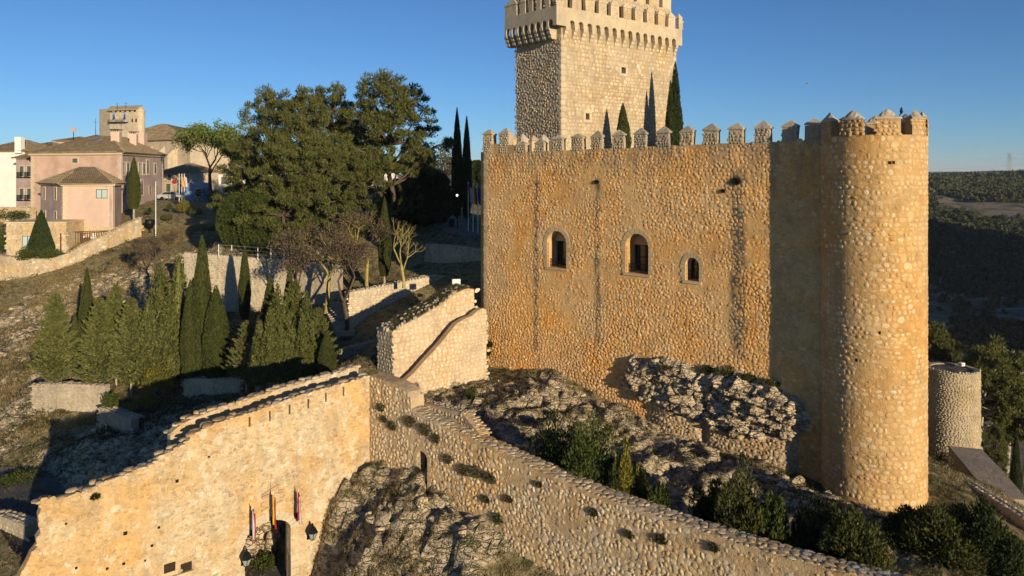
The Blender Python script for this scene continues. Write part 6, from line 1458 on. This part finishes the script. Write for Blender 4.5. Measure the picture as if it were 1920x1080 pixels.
for (a, b, c, d) in ((s - .95, z, s + .95, z + .1), (s - .95, z + 1.5, s + .95, z + 1.6), (s - .95, z + .1, s - .83, z + 1.5), (s + .83, z + .1, s + .95, z + 1.5)): mb = MB(); prism(mb, frs[1][0], [(a, b), (c, b), (c, d), (a, d)], d_front=.05, d_back=-.05); mb.build('blind_window_frame', M_quoin, wg)
for x, y in ((83, 372), (104, 373), (84, 417), (104, 418)):
    s, z = frs[0][0].sz(x, y); face_window(wg, frs[0][0], s, z, .62, 1.45, border=.22)
pk = at(165, 313, 102); ev = []
for (a, b), (fr, ln) in zip(((p0, p1), (p1, p2), (p2, p3)), frs): pass
E0, E1, E2, E3 = [Vector((q.x, q.y, ZW)) + d for q, d in ((p0, frs[0][0].n * .5 - frs[0][0].e * .3), (p1, frs[0][0].n * .3 + frs[1][0].n * .5), (p2, frs[1][0].n * .5 + frs[2][0].n * .3), (p3, frs[2][0].n * .5 + frs[2][0].e * .3))]
k0, k1 = at(150, 313, 102.5), at(178, 313, 102.5)
tile_rows(wg, (E0, E1, k0, k0), M_tile); tile_rows(wg, (E1, E2, k1, k0), M_tile); tile_rows(wg, (E2, E3, k1, k1), M_tile)
tile_rows(wg, (E3, E0, k0, k1), M_tile)
# annexe with window, garden terrace, railing
an = thing('stone_annexe', 'low golden stone annexe with a flat top and one glazed door', 'building', (-58, 92, -11))
a, b, c = at(12, 420, 92), at(124, 420, 92.5), at(62, 420, 98)
fr = Plane((a.x, a.y), (b.x - a.x, b.y - a.y)); ln = (b - a).length; za = zat(418, 92)
mb = MB(); prism(mb, fr, [(0, -12), (ln, -12), (ln, za), (0, za)], (), 0, -5); mb.build('wall', M_gate, an)
L = layout(rng, 0, ln, -11, za, .45, .3, lambda s, z: abs(s - fr.s_px(52)) > 1.0 or z > zat(443, 92), depth=(.01, .04), keep=.9); lay_stones(an, fr, L, M_gate_s, 'rubble', singles=120)
mb = MB(); prism(mb, fr, [(-.1, za), (ln + .1, za), (ln + .1, za + .12), (-.1, za + .12)], d_front=.12, d_back=-5.1); mb.build('coping', M_quoin, an)
s, z = fr.sz(52, 464); face_window(an, fr, s, z, 1.35, 1.45, mat=M_curt, border=.1)
rl = thing('garden_railing', 'brown metal railing with a gate on the hotel terrace', 'railing', tuple(at(160, 460, 95)))
a, b = at(124, 464, 94), at(212, 433, 96.5)
frr = Plane((a.x, a.y), (b.x - a.x, b.y - a.y)); ln = math.hypot(b.x - a.x, b.y - a.y); zt = zat(434, 95); k = 0.0
while k < ln:
    zb_ = a.z + (b.z - a.z) * k / ln; mb = MB(); mb.tube(frr.P(k, zb_), frr.P(k, zt), .035, n=4)
    mb.build('bar', M_paint, rl); k += .26
for zz in (zt,): mb = MB(); mb.tube(frr.P(0, zz), frr.P(ln, zz), .05, n=5); mb.build('rail', M_paint, rl)
mb = MB(); a2 = at(122, 432, 94.2); mb.box(frr.P(.0, a.z - .5, .1), frr.n * 1.6 + frr.e * -.6, frr.e * .1, Vector((0, 0, zt - a.z + .5))); mb.build('side_panel', M_paint, rl)
s1 = frr.s_px(152); s2 = frr.s_px(168)
for q in (s1, s2): mb = MB(); mb.box(frr.P(q, a.z, .1), frr.e * .12, frr.n * .1, Vector((0, 0, zt - a.z + .05))); mb.build('gate_post', M_paint, rl)
mb = MB(); mb.box(frr.P(s1, zt - .02, .1), frr.e * (s2 - s1), frr.n * .1, Vector((0, 0, .1))); mb.build('gate_lintel', M_paint, rl)
for x, y, w, h, l in ((159, 444, .4, .18, 'small white planter behind the brown gate'), (177, 446, 1.0, .35, 'white garden bench behind the brown railing')):
    p = at(x, y, 96.3); o = thing('garden_bench' if w > .5 else 'planter', l, 'bench' if w > .5 else 'planter', (p.x, p.y, p.z - .2)); mb = MB(); mb.cbox((0, 0, .2), (w, .4, h)); q = mb.build('seat' if w > .5 else 'tub', M_white, o, loc=(0, 0, 0))
    mb = MB(); mb.cbox((-w * .2, .2, .5 if w > .5 else .33), (w * .4, .08, .6 if w > .5 else .12)); mb.build('backrest' if w > .5 else 'rim', M_white, o, loc=(0, 0, 0))
# left neighbours
def house(name, label, pts_px, ztop, zbot, mat, roof_h, wins=(), roofm=M_tile, depth=9, group=None, wm=None):
    (x0, Y0), (x1, Y1) = pts_px; a = Vector((xat(x0, Y0), Y0, 0)); b = Vector((xat(x1, Y1), Y1, 0)); fr = Plane((a.x, a.y), (b.x - a.x, b.y - a.y)); ln = (b - a).length
    o = thing(name, label, 'building', (a.x, a.y, zbot), group); mb = MB(); prism(mb, fr, [(0, zbot), (ln, zbot), (ln, ztop), (0, ztop)], (), 0, -depth); mb.build('wall', mat, o)
    if roof_h:
        e0, e1, e2, e3 = fr.P(-.4, ztop, .5), fr.P(ln + .4, ztop, .5), fr.P(ln + .4, ztop, -depth - .4), fr.P(-.4, ztop, -depth - .4); i = min(ln, depth) * .45
        g0, g1 = fr.P(i, ztop + roof_h, -depth / 2), fr.P(ln - i, ztop + roof_h, -depth / 2)
        tile_rows(o, (e0, e1, g1, g0), roofm); tile_rows(o, (e1, e2, g1, g1), roofm); tile_rows(o, (e3, e0, g0, g0), roofm); tile_rows(o, (e2, e3, g0, g1), roofm)
    for x, y, w, h in wins: s, z = fr.sz(x, y); face_window(o, fr, s, z, w, h, border=.15 if not wm else .1)
    return o, fr, ln
o, fr, ln = house('balcony_house', 'narrow brown house with small iron balconies left of the hotel', ((30, 117), (60, 116)), zat(296, 117), -9, M_mauve, 1.4, [(41, 330, .8, 1.5), (55, 330, .8, 1.5), (41, 373, .8, 1.6), (55, 373, .8, 1.6), (42, 402, .8, 1.2), (55, 402, .8, 1.2)], depth=7)
for x, y in ((41, 331), (55, 331), (41, 374), (55, 374)):
    s, z = fr.sz(x, y); mb = MB(); k = -.6
    while k <= .6: mb.tube(fr.P(s + k, z - .1, .4), fr.P(s + k, z + .7, .4), .03, n=4); k += .15
    mb.box(fr.P(s - .65, z - .15, .06), fr.e * 1.3, fr.n * .4, Vector((0, 0, .08))); mb.tube(fr.P(s - .65, z + .7, .4), fr.P(s + .65, z + .7, .4), .03, n=4); mb.build('balcony', M_iron, o)
o, fr, ln = house('white_house', 'tall blank white house wall at the far left edge', ((-40, 122), (46, 121)), zat(283, 121), -9, M_white, 2.0, depth=10)
mb = MB(); p = at(37, 272, 121); mb.cbox((p.x, p.y, p.z), (1.0, 1.0, 2.6)); mb.build('chimney', M_white, o)
house('rear_house', 'pink roofed house just behind the hotel roof at its left', ((104, 135), (150, 135)), zat(264, 135), -8, M_pink, .9, depth=8)
house('rear_house', 'low tiled roof between the white house and the hotel', ((46, 128), (100, 128)), zat(276, 128), -8, M_pink, 1.0, depth=7)
rough_wall('golden_yard_wall', 'golden stone yard wall below the white house', 'stone wall', [at(-30, 388, 110), at(62, 390, 108)], -12, .5, M_gate, M_gate_s, w=.5, h=.3, singles=80)
# church
cu = thing('church', 'golden stone church with a bell gable and wide tiled roof on the skyline', 'church', (-110, 165, -6))
a, b = at(196, 270, 172), at(345, 270, 158); fr = Plane((a.x, a.y), (b.x - a.x, b.y - a.y)); ln = (b - a).length; zc_ = zat(262, 160)
mb = MB(); prism(mb, fr, [(0, -8), (ln + 2, -8), (ln + 2, zc_), (0, zc_)], (), 0, -14); mb.build('nave_wall', M_church, cu)
e0, e1, e2, e3 = fr.P(-1, zc_, .6), fr.P(ln + 2.6, zc_, .6), fr.P(ln + 2.6, zc_, -14.5), fr.P(-1, zc_, -14.5); g0 = fr.P(ln * .37, zc_ + 4.2, -7); g1 = fr.P(ln * .42, zc_ + 4.2, -7)
tile_rows(cu, (e0, e1, g1, g0), M_tile, .45, seg=.8); tile_rows(cu, (e1, e2, g1, g1), M_tile, .45, seg=.8); tile_rows(cu, (e3, e0, g0, g0), M_tile, .45, seg=.8)
for x in (283, 306, 330):
    s, z = fr.sz(x, 300); mb = MB(); w = .55
    A = [fr.P(s - w, -8, .0), fr.P(s + w, -8, .0), fr.P(s + w, zc_ - 1.2, 0), fr.P(s - w, zc_ - 1.2, 0)]; Bq = [fr.P(s - w, -8, 2.4), fr.P(s + w, -8, 2.4), fr.P(s + w, zc_ - 3.4, 2.4), fr.P(s - w, zc_ - 3.4, 2.4)]
    mb.add(A + Bq, [(3, 2, 1, 0), (4, 5, 6, 7), (0, 1, 5, 4), (1, 2, 6, 5), (2, 3, 7, 6), (3, 0, 4, 7)]); mb.build('buttress', M_church, cu)
a, b = at(206, 220, 168), at(256, 220, 166); fb = Plane((a.x, a.y), (b.x - a.x, b.y - a.y)); lb_ = (b - a).length; zt = zat(205, 167); zb2 = 4
bh = []
for x in (212, 232): s, z = fb.sz(x, 228); bh.append(arch_loop(s - .5, s + .5, z, z + 2.2)[::-1])
mb = MB(); prism(mb, fb, [(0, zb2), (lb_, zb2), (lb_, zt), (0, zt)], bh, 0, -.45); bg_ = mb.build('bell_gable', M_church, cu)
for x in (212, 232):
    s, z = fb.sz(x, 228); mb = MB(); c = fb.P(s, z + .5, -.25); mb.lathe(c, [(.36, 0), (.26, .2), (.2, .6), (.1, .75), (.01, .8)], 12); mb.box(fb.P(s - .5, z + 1.35, -.2), fb.e * 1.0, fb.n * -.12, Vector((0, 0, .12))); mb.tube(c + Vector((0, 0, .8)), c + Vector((0, 0, 1.5)), .12, .05); mb.build('bell', M_bronze, bg_)
mb = MB(); al = at(188, 220, 171); mb.box(fb.P(-.01, zb2, -.02), Vector((al.x - fb.P(0, 0).x, 2.6, 0)), fb.n * -.6, Vector((0, 0, zt - zb2 + .3))); mb.build('side_wall', M_church, cu)
mb = MB(); q0, q1 = fb.P(-1.6, zt + 1.0, -1.8), fb.P(lb_ + .3, zt + 1.0, -1.8); mb.add([fb.P(-.3, zt - .1, .5), fb.P(lb_ + .3, zt - .1, .5), q1, q0, fb.P(-.3, zt - .25, .5), fb.P(lb_ + .3, zt - .25, .5), q1 - Vector((0, 0, .15)), q0 - Vector((0, 0, .15))], [(0, 1, 2, 3), (7, 6, 5, 4), (0, 4, 5, 1), (1, 5, 6, 2), (2, 6, 7, 3), (3, 7, 4, 0)]); mb.build('gable_roof', M_tile, cu)
for k in range(6):
    mb = MB(); mb.box(fb.P(.4 + k * (lb_ - .8) / 5, zt - .6, 0), fb.e * .16, fb.n * .35, Vector((0, 0, .5))); mb.build('bracket', M_wood, cu)
mb = MB(); mb.box(fb.P(.1, zat(229, 167) - .15, .0), fb.e * (lb_ * .68), fb.n * .8, Vector((0, 0, .15))); k = .2
while k < lb_ * .68: mb.tube(fb.P(k, zat(229, 167), .75), fb.P(k, zat(229, 167) + .7, .75), .03, n=4); k += .3
mb.build('balcony', M_iron, cu)
mb = MB(); mb.lathe(at(263, 232, 167), [(1.0, -2), (1.0, 2.6), (1.12, 2.65), (1.12, 2.85), (.7, 3.4), (.2, 3.8), (.01, 3.95)], 16); mb.build('stair_turret', M_church, cu)
for x in (248, 255): s, z = fb.sz(x, 229); mb = MB(); prism(mb, fb, arch_loop(s - .18, s + .18, z, z + .8), (), .012, -.05); mb.build('small_window', M_dark, cu)
for x, y0, y1, Yc, nm, lb2 in ((220, 204, 192, 167, 'antenna', 'thin cross mast standing on the bell gable roof'), (236, 204, 191, 167, 'antenna', 'thin lightning rod at the right of the bell gable roof'), (227, 250, 229, 130, 'antenna', 'television aerial mast on the hotel roof by the chimney'), (179, 250, 222, 130, 'antenna', 'tall pale aerial mast behind the hotel roof')):
    p = at(x, y0, Yc); q = at(x, y1, Yc); o = thing(nm, lb2, 'aerial', tuple(p - Vector((0, 0, .5)))); mb = MB(); mb.tube(p - Vector((0, 0, .5)), q, .05, .03, 5); h = q.z - p.z
    mb.tube(q + Vector((-.4, 0, -h * .25)), q + Vector((.4, 0, -h * .25)), .03, n=4); mb.build('mast', M_iron, o)
p = at(138, 243, 134); ds = thing('satellite_dish', 'round grey satellite dish on the roof behind the hotel', 'satellite dish', (p.x, p.y, p.z - 1.6)); mb = MB(); mb.tube((0, 0, -.6), (0, 0, 1.5), .06, n=6); mb.build('mast', M_iron, ds, loc=(0, 0, 0))
mb = MB(); mb.lathe((0, 0, 0), [(.02, .0), (.35, .03), (.5, .08), (.5, .05), (.02, -.03)], 18); dd = mb.build('dish', M_mauve, ds, loc=(0, 0, 1.6)); dd.rotation_euler = (1.2, 0, .3)
# shaded houses and shed beyond the garden slope
house('shaded_house', 'shaded grey house with a dark doorway between the hotel and the flagpoles', ((303, 138), (352, 136)), zat(322, 137), -9, M_church, 1.6, [(316, 362, 1.0, 1.7), (336, 362, .8, 1.7), (318, 338, .8, 1.0)], depth=8)
house('blue_shed', 'low pale blue shed in the shade below the airy green tree', ((346, 124), (394, 126)), zat(343, 125), -8, flat('blue_wall', (.22, .33, .5), .8), .0, [(372, 368, .8, 1.2)], depth=4)
house('far_house', 'long ochre house seen through the pines', ((575, 150), (655, 146)), zat(300, 148), -8, M_church, 1.8, [(590, 325, 1, 1.5), (612, 325, 1, 1.5), (634, 325, 1, 1.5)], depth=8, group=None)
house('far_house', 'white house glimpsed through the trunks of the pine grove', ((500, 140), (570, 140)), zat(318, 140), -8, M_white, 1.6, [(515, 338, 1, 1.4), (545, 338, 1, 1.4)], depth=8)
house('far_house', 'cream house glimpsed under the right pine', ((670, 150), (740, 150)), zat(322, 150), -8, M_white, 1.5, [(690, 345, 1, 1.4), (715, 345, 1, 1.4)], depth=8)
house('far_house', 'row of pale town houses behind the airy green tree', ((400, 150), (470, 150)), zat(325, 150), -8, M_white, 1.5, [(420, 345, 1, 1.4), (445, 345, 1, 1.4)], depth=8)
# ------------------------------------------------------------------ small things
M_pole = flat('white_pole', (.75, .73, .7), .5); M_red = flat('red_cloth', (.30, .02, .03), .9); M_yel = flat('yellow_cloth', (.55, .32, .03), .9); M_purp = flat('purple_cloth', (.10, .04, .16), .9); M_wh = flat('white_cloth', (.5, .47, .45), .9)
M_crim = flat('crimson_cloth', (.33, .02, .05), .9)
def cloth(parent, p0, drop, width, mats, out=Vector((1, 0, 0)), seed=0, ncol=5, nrow=10):
    """a limp flag hanging in folds from the top of its pole; vertical bands of colour"""
    for b, m in enumerate(mats):
        mb = MB(); u0, u1 = b / len(mats), (b + 1) / len(mats); V = []
        for i in range(ncol + 1):
            u = u0 + (u1 - u0) * i / ncol
            for j in range(nrow + 1):
                v = j / nrow; fold = math.sin(u * 9 + v * 2 + seed) * .07
                V.append(p0 + out * (u * width * (.45 + .35 * v)) + Vector((fold * .4, fold, 0)) + Vector((0, 0, -drop * v - u * drop * .25)))
        n = nrow + 1; mb.add(V, [(i * n + j, (i + 1) * n + j, (i + 1) * n + j + 1, i * n + j + 1) for i in range(ncol) for j in range(nrow)])
        o = mb.build('cloth', m, parent, smooth=True); md = o.modifiers.new('thickness', 'SOLIDIFY'); md.thickness = .012
# three flags leaning out over the gate
for x0, y0, x1, y1, mats, lab in ((471, 997, 474, 950, [M_purp, M_wh, M_crim], 'purple white and red flag left of the three above the gate'), (511, 973, 513, 922, [M_yel, M_red], 'red and yellow flag in the middle above the gate'), (555, 965, 560, 917, [M_crim, M_wh], 'crimson and white flag right of the three above the gate')):
    s, z = FG.sz(x0, y0); b = FG.P(s, z, .03); s1, z1 = FG.sz(x1, y1, .75); tpt = FG.P(s1, z1, .75)
    o = thing('gate_flag', lab, 'flag', tuple(b), 'flags above the gate'); mb = MB(); mb.tube(b, tpt, .022, .018, 6); mb.build('pole', M_pole, o)
    mb = MB(); mb.box(b - FG.e * .1 - Vector((0, 0, .14)), FG.e * .2, FG.n * .12, Vector((0, 0, .26))); mb.build('bracket', M_iron, o)
    cloth(o, tpt.lerp(b, .08), (tpt - b).length * .78, .19, mats, out=FG.e * 1.0, seed=x0)
# two wall lanterns
def lantern(label, x, y):
    s, z = FG.sz(x, y); b = FG.P(s, z - .3, .02); c = FG.P(s, z, .48); o = thing('wall_lantern', label, 'lantern', tuple(b), 'lanterns beside the gate')
    mb = MB(); mb.tube(b + Vector((0, 0, -.15)), FG.P(s, z - .38, .45), .025, n=6); mb.tube(b + Vector((0, 0, .1)), FG.P(s, z - .38, .45), .018, n=6); mb.box(b - FG.e * .09 - Vector((0, 0, .2)), FG.e * .18, FG.n * .05, Vector((0, 0, .42))); mb.build('bracket', M_iron, o)
    mb = MB(); mb.lathe(c, [(.02, -.38), (.10, -.36), (.12, -.32)], 6); mb.lathe(c, [(.29, .02), (.27, .07), (.2, .2), (.08, .33), (.06, .42), (.0, .5)], 6)
    for k in range(6):
        a = 6.28318 * k / 6; mb.tube(c + Vector((.12 * math.cos(a), .12 * math.sin(a), -.32)), c + Vector((.26 * math.cos(a), .26 * math.sin(a), .03)), .014, n=4)
    mb.build('cage', M_iron, o)
    t = bpy.data.materials.get('lantern_glass') or None
    if t is None:
        q = NT('lantern_glass', .15); q.color((.28, .33, .30)); t = q.m
    mb = MB(); mb.lathe(c, [(.105, -.31), (.245, .02)], 6); mb.build('glass', t, o)
lantern('iron wall lantern right of the gate arch', 578, 992); lantern('iron wall lantern left of the gate arch', 455, 1040)
# round traffic sign at the very bottom beside the gate
s, z = FG.sz(452, 1080); sg = thing('road_sign', 'round white road sign with a red rim at the bottom edge by the gate', 'road sign', tuple(FG.P(s, z - 1.6, .9)))
mb = MB(); mb.tube(FG.P(s, z - 2.0, .9), FG.P(s, z - .2, .9), .03, n=6); mb.build('post', M_metal, sg)
for r, m, d, nm in ((.26, M_red, .92, 'rim'), (.19, M_wh, .945, 'face')): mb = MB(); ol = [(s + r * math.cos(6.283 * k / 20), z - .15 + r * math.sin(6.283 * k / 20)) for k in range(20)]; prism(mb, FG, ol, (), d, d - .02); mb.build(nm, m, sg)
# flagpoles
def flagpole(label, x, yt, yb, Y, mats=None, group=None, drop=1.9):
    p = at(x, yb, Y); p.z = min(p.z, hs(p.x, p.y)); q = at(x, yt, Y); o = thing('flagpole', label, 'flagpole', tuple(p), group); mb = MB(); mb.tube(p - Vector((0, 0, .3)), q, .06, .045, 7); mb.lathe(q, [(.05, 0), (.08, .06), (.0, .14)], 8); mb.build('pole', M_pole, o)
    if mats: cloth(o, q - Vector((0, 0, .15)), drop, .8, mats, seed=x)
GFP = 'flagpoles in the slope garden'; GFC = 'flagpoles by the castle road'
flagpole('left white pole without a flag in the group by the shed', 336, 327, 362, 112, None, GFP); flagpole('middle white pole with a red and yellow flag by the shed', 341, 327, 362, 112, [M_yel, M_red], GFP, 1.6); flagpole('right white pole with a pale flag by the shed', 345.5, 327, 368, 112, [M_wh], GFP, 1.6)
flagpole('lone white pole on the slope below the hotel', 292, 342, 424, 97)
flagpole('left flagpole with a red and white flag by the castle corner', 878, 343, 412, 84, [M_crim, M_wh], GFC); flagpole('middle flagpole with a red and yellow flag by the castle corner', 887, 345, 415, 83, [M_yel, M_red], GFC); flagpole('right flagpole with a blue flag by the castle corner', 896, 346, 417, 82, [flat('blue_cloth', (.03, .05, .25), .9)], GFC)
# street lamp that is lit
p = at(858, 415, 86); p.z = hs(p.x, p.y); q = at(857, 368, 86); sl = thing('street_lamp', 'lit street lamp glowing in the shade beside the castle road', 'street lamp', tuple(p)); mb = MB(); mb.tube(p, q, .05, .04, 6); mb.build('post', M_iron, sl)
mt = bpy.data.materials.new('lamp_glow'); mt.use_nodes = True; b_ = mt.node_tree.nodes['Principled BSDF']; b_.inputs['Emission Color'].default_value = (1, .93, .8, 1); b_.inputs['Emission Strength'].default_value = 3
mb = MB(); mb.lathe(q, [(.02, -.02), (.10, .05), (.13, .15), (.08, .22), (.0, .24)], 10); mb.build('lamp_globe', mt, sl); mb = MB(); mb.lathe(q, [(.17, .23), (.08, .32), (0, .34)], 10); mb.build('lamp_cap', M_iron, sl)
p = at(847, 425, 88); p.z = hs(p.x, p.y); o = thing('litter_bin', 'dark litter bin on the castle road', 'bin', tuple(p)); mb = MB(); mb.lathe(p, [(.28, 0), (.3, .8), (.33, .82), (.33, .88), (.26, .9), (0, .9)], 12); mb.build('body', M_iron, o); mb = MB(); mb.lathe(p, [(.34, .95), (.3, 1.05), (0, 1.1)], 12); mb.build('lid', M_iron, o)
# parked car by the shaded house
p = at(322, 378, 124); p.z = hs(p.x, p.y); o = thing('parked_car', 'silver car parked in the shade beyond the hotel', 'car', tuple(p)); M_sil = flat('car_paint', (.45, .47, .5), .3, .3)
mb = MB(); fr = Plane((p.x - 2.1, p.y - .85), (1, .05)); prof = [(0, .35), (4.2, .35), (4.25, .75), (3.9, .88), (3.1, .95), (2.6, 1.42), (1.2, 1.45), (.5, .98), (.05, .9)]; prism(mb, fr, [(a, p.z + b) for a, b in prof], (), 0, -1.7); mb.build('body', M_sil, o)
mb = MB(); prism(mb, fr, [(a, p.z + b) for a, b in ((.7, 1.0), (2.95, 1.0), (2.5, 1.36), (1.25, 1.38))], (), .012, -.01); mb.build('window', M_glass, o)
for wx in (.85, 3.3):
    for dy in (-.02, 1.58): mb = MB(); mb.tube(fr.P(wx, p.z + .32, .02 - dy), fr.P(wx, p.z + .32, -.16 - dy), .32, n=14); mb.build('wheel', M_iron, o)
# round sign on the shaded house, dark statue like planter in the garden
p = at(327, 340, 122); p.z = hs(p.x, p.y); sg = thing('road_sign', 'round red and blue sign on a post by the parked car', 'road sign', tuple(p)); zq = zat(341, 122); mb = MB(); mb.tube(p, (p.x, p.y, zq), .04, n=6); mb.build('post', M_metal, sg); mb = MB(); mb.tube((p.x, p.y - .04, zq), (p.x, p.y - .08, zq), .36, n=16); mb.build('face', M_red, sg)
p = at(281, 424, 98.5); p.z = hs(p.x, p.y); o = thing('garden_urn', 'black round planter on a stem beside the lone white pole', 'planter', tuple(p)); mb = MB(); mb.lathe(p, [(.25, 0), (.1, .1), (.08, .5), (.45, .8), (.62, 1.2), (.6, 1.6), (.5, 1.75), (0, 1.7)], 14); mb.build('bowl', M_iron, o); mb = MB(); mb.lathe(p, [(.64, 1.2), (.66, 1.25), (.64, 1.3)], 14); mb.build('band', M_iron, o)
# wire fence along the terrace wall
fc = thing('wire_fence', 'thin post and wire fence on top of the pale terrace wall', 'fence', tuple(at(400, 470, 70.3))); fp = [at(410 + 24.5 * k, 479 + 1.7 * k, 70.2 - .2 * k) for k in range(7)]
for i, p in enumerate(fp): mb = MB(); mb.tube(p - Vector((0, 0, .1)), p + Vector((0, 0, 1.05)), .035, n=5); mb.build('post', M_metal, fc)
for h in (.3, .65, 1.0):
    mb = MB()
    for a, b in zip(fp[:-1], fp[1:]): mb.tube(a + Vector((0, 0, h)), b + Vector((0, 0, h)), .012, n=3)
    mb.build('wire', M_metal, fc)
# floodlights: one on the grassy bastion, one on the turret roof
for (x, y, Y, l) in ((855, 530, 56.5, 'white floodlight box on the bastion by the castle corner'), (1803, 684, 57.5, 'white floodlight on the turret roof')):
    p = at(x, y, Y); o = thing('floodlight', l, 'floodlight', (p.x, p.y, p.z - .25)); mb = MB(); mb.tube((0, 0, -.3), (0, 0, .15), .04, n=5); mb.build('stand', M_iron, o, loc=(0, 0, 0)); mb = MB(); mb.cbox((0, 0, .3), (.62 if x < 900 else .35, .3, .45 if x < 900 else .25), .3); mb.build('housing', M_pole, o, loc=(0, 0, 0)); mb = MB(); mb.cbox((0, -.17, .3), (.4 if x < 900 else .25, .04, .3 if x < 900 else .15), .3); mb.build('lens', M_metal, o, loc=(0, 0, 0))
# pylon with its power lines on the skyline
Yp = 2200; p = at(1893, 318, Yp); q = at(1893, 287, Yp); h = q.z - p.z + 12; b0 = Vector((p.x, p.y, q.z - h)); py = thing('pylon', 'lattice power pylon on the horizon at the right', 'pylon', tuple(b0)); mb = MB(); M_pyl = flat('galvanised_steel', (.30, .31, .33), .6)
def leg_at(u, sx, sy): w = 5.2 * (1 - u) + 2.8 * u; return b0 + Vector((sx * w, sy * w, h * u))
for sx in (-1, 1):
    for sy in (-1, 1): mb.tube(leg_at(0, sx, sy), leg_at(1, sx, sy), .42, .3, 4)
for k in range(8):
    u0, u1 = k / 8, (k + 1) / 8
    for (a, b) in (((-1, -1), (1, -1)), ((1, -1), (1, 1)), ((1, 1), (-1, 1)), ((-1, 1), (-1, -1))): mb.tube(leg_at(u0, *a), leg_at(u1, *b), .22, n=3); mb.tube(leg_at(u0, *b), leg_at(u1, *a), .22, n=3)
mb.build('lattice', M_pyl, py); mb = MB()
for u, w in ((.78, 17), (.98, 14)): c = b0 + Vector((0, 0, h * u)); mb.tube(c + Vector((-w, 0, 0)), c + Vector((w, 0, 0)), .45, n=4); mb.tube(c + Vector((-w, 0, 0)), c + Vector((0, 0, 5)), .25, n=3); mb.tube(c + Vector((w, 0, 0)), c + Vector((0, 0, 5)), .25, n=3)
mb.build('crossarm', M_pyl, py)
for u, sx, lab in ((.78, -1, 'near'), (.98, 1, 'far'), (.45, 1, 'lower')):
    mb = MB(); c = b0 + Vector((sx * 14, 0, h * u))
    for dx, dz in ((-1, -1), (1, 1)):
        e = c + Vector((dx * 500, dx * -90, 0)); pr = c
        for k in range(1, 13): v = k / 12; n_ = c.lerp(e, v) + Vector((0, 0, -4 * v * (1 - v) * 12 - (6 * v if dx < 0 else 0))); mb.tube(pr, n_, .32, n=3, cap=False); pr = n_
    mb.build('power_line', M_pyl, py)
# bird
p = at(1513, 157, 70); bd = thing('bird', 'tiny bird gliding in the sky above the right of the curtain wall', 'bird', tuple(p)); mb = MB(); M_bird = flat('feather', (.3, .27, .24), .8)
pr_ = [(-.16, .01), (-.1, .035), (0, .045), (.08, .03), (.14, .02), (.17, .0)]; mb.add([(x, r * math.cos(a), r * math.sin(a)) for x, r in pr_ for a in (0, 1.57, 3.14, 4.71)], [(i * 4 + k, (i + 1) * 4 + k, (i + 1) * 4 + (k + 1) % 4, i * 4 + (k + 1) % 4) for i in range(5) for k in range(4)]); mb.build('body', M_bird, bd, loc=(0, 0, 0))
for s in (-1, 1): mb = MB(); mb.add([(-.05, 0, .02), (.07, 0, .02), (.03, s * .2, .09), (-.05, s * .18, .09), (-.06, s * .42, .04), (-.05, 0, .01), (.07, 0, .01), (.03, s * .2, .08), (-.05, s * .18, .08)], [(0, 1, 2, 3), (3, 2, 4), (8, 7, 6, 5), (8, 4, 7), (1, 6, 7, 2), (0, 3, 8, 5)]); mb.build('wing', M_bird, bd, loc=(0, 0, 0))
# crow on the tower merlon
p = FT.P(R_ * math.radians(16.5 + 36), 3.12, -.3) if False else at(1690, 212, 42.2); cr = thing('bird', 'dark crow perched on a rear merlon of the round tower', 'bird', (p.x, p.y, p.z)); mb = MB(); mb.lathe((0, 0, 0), [(.0, -.05), (.07, .0), (.09, .1), (.06, .2), (.05, .25), (.045, .3), (.0, .34)], 8); mb.build('body', M_iron, cr, loc=(0, 0, 0)); mb = MB(); mb.tube((0, 0, .0), (-.1, .05, -.16), .04, .02, 5); mb.build('tail', M_iron, cr, loc=(0, 0, 0)); mb = MB(); mb.tube((.03, 0, .28), (.11, -.02, .27), .015, .003, 4); mb.build('beak', M_iron, cr, loc=(0, 0, 0))
# ------------------------------------------------------------------ air
hm = bpy.data.materials.new('air'); hm.use_nodes = True; hn = hm.node_tree.nodes; hn.remove(hn['Principled BSDF'])
pv = hn.new('ShaderNodeVolumePrincipled'); pv.inputs['Density'].default_value = 8e-5; pv.inputs['Color'].default_value = (.82, .88, 1, 1); pv.inputs['Anisotropy'].default_value = 0.0
hm.node_tree.links.new(pv.outputs[0], hn['Material Output'].inputs['Volume'])
mb = MB(); zlo, zhi = float(GZ.min()) - 1, max(22.0, float(GZ.max()) + 2); mb.box((-4200, -620, zlo), (10900, 0, 0), (0, 9900, 0), (0, 0, zhi - zlo)); hz = mb.build('haze', hm); stuff(hz)
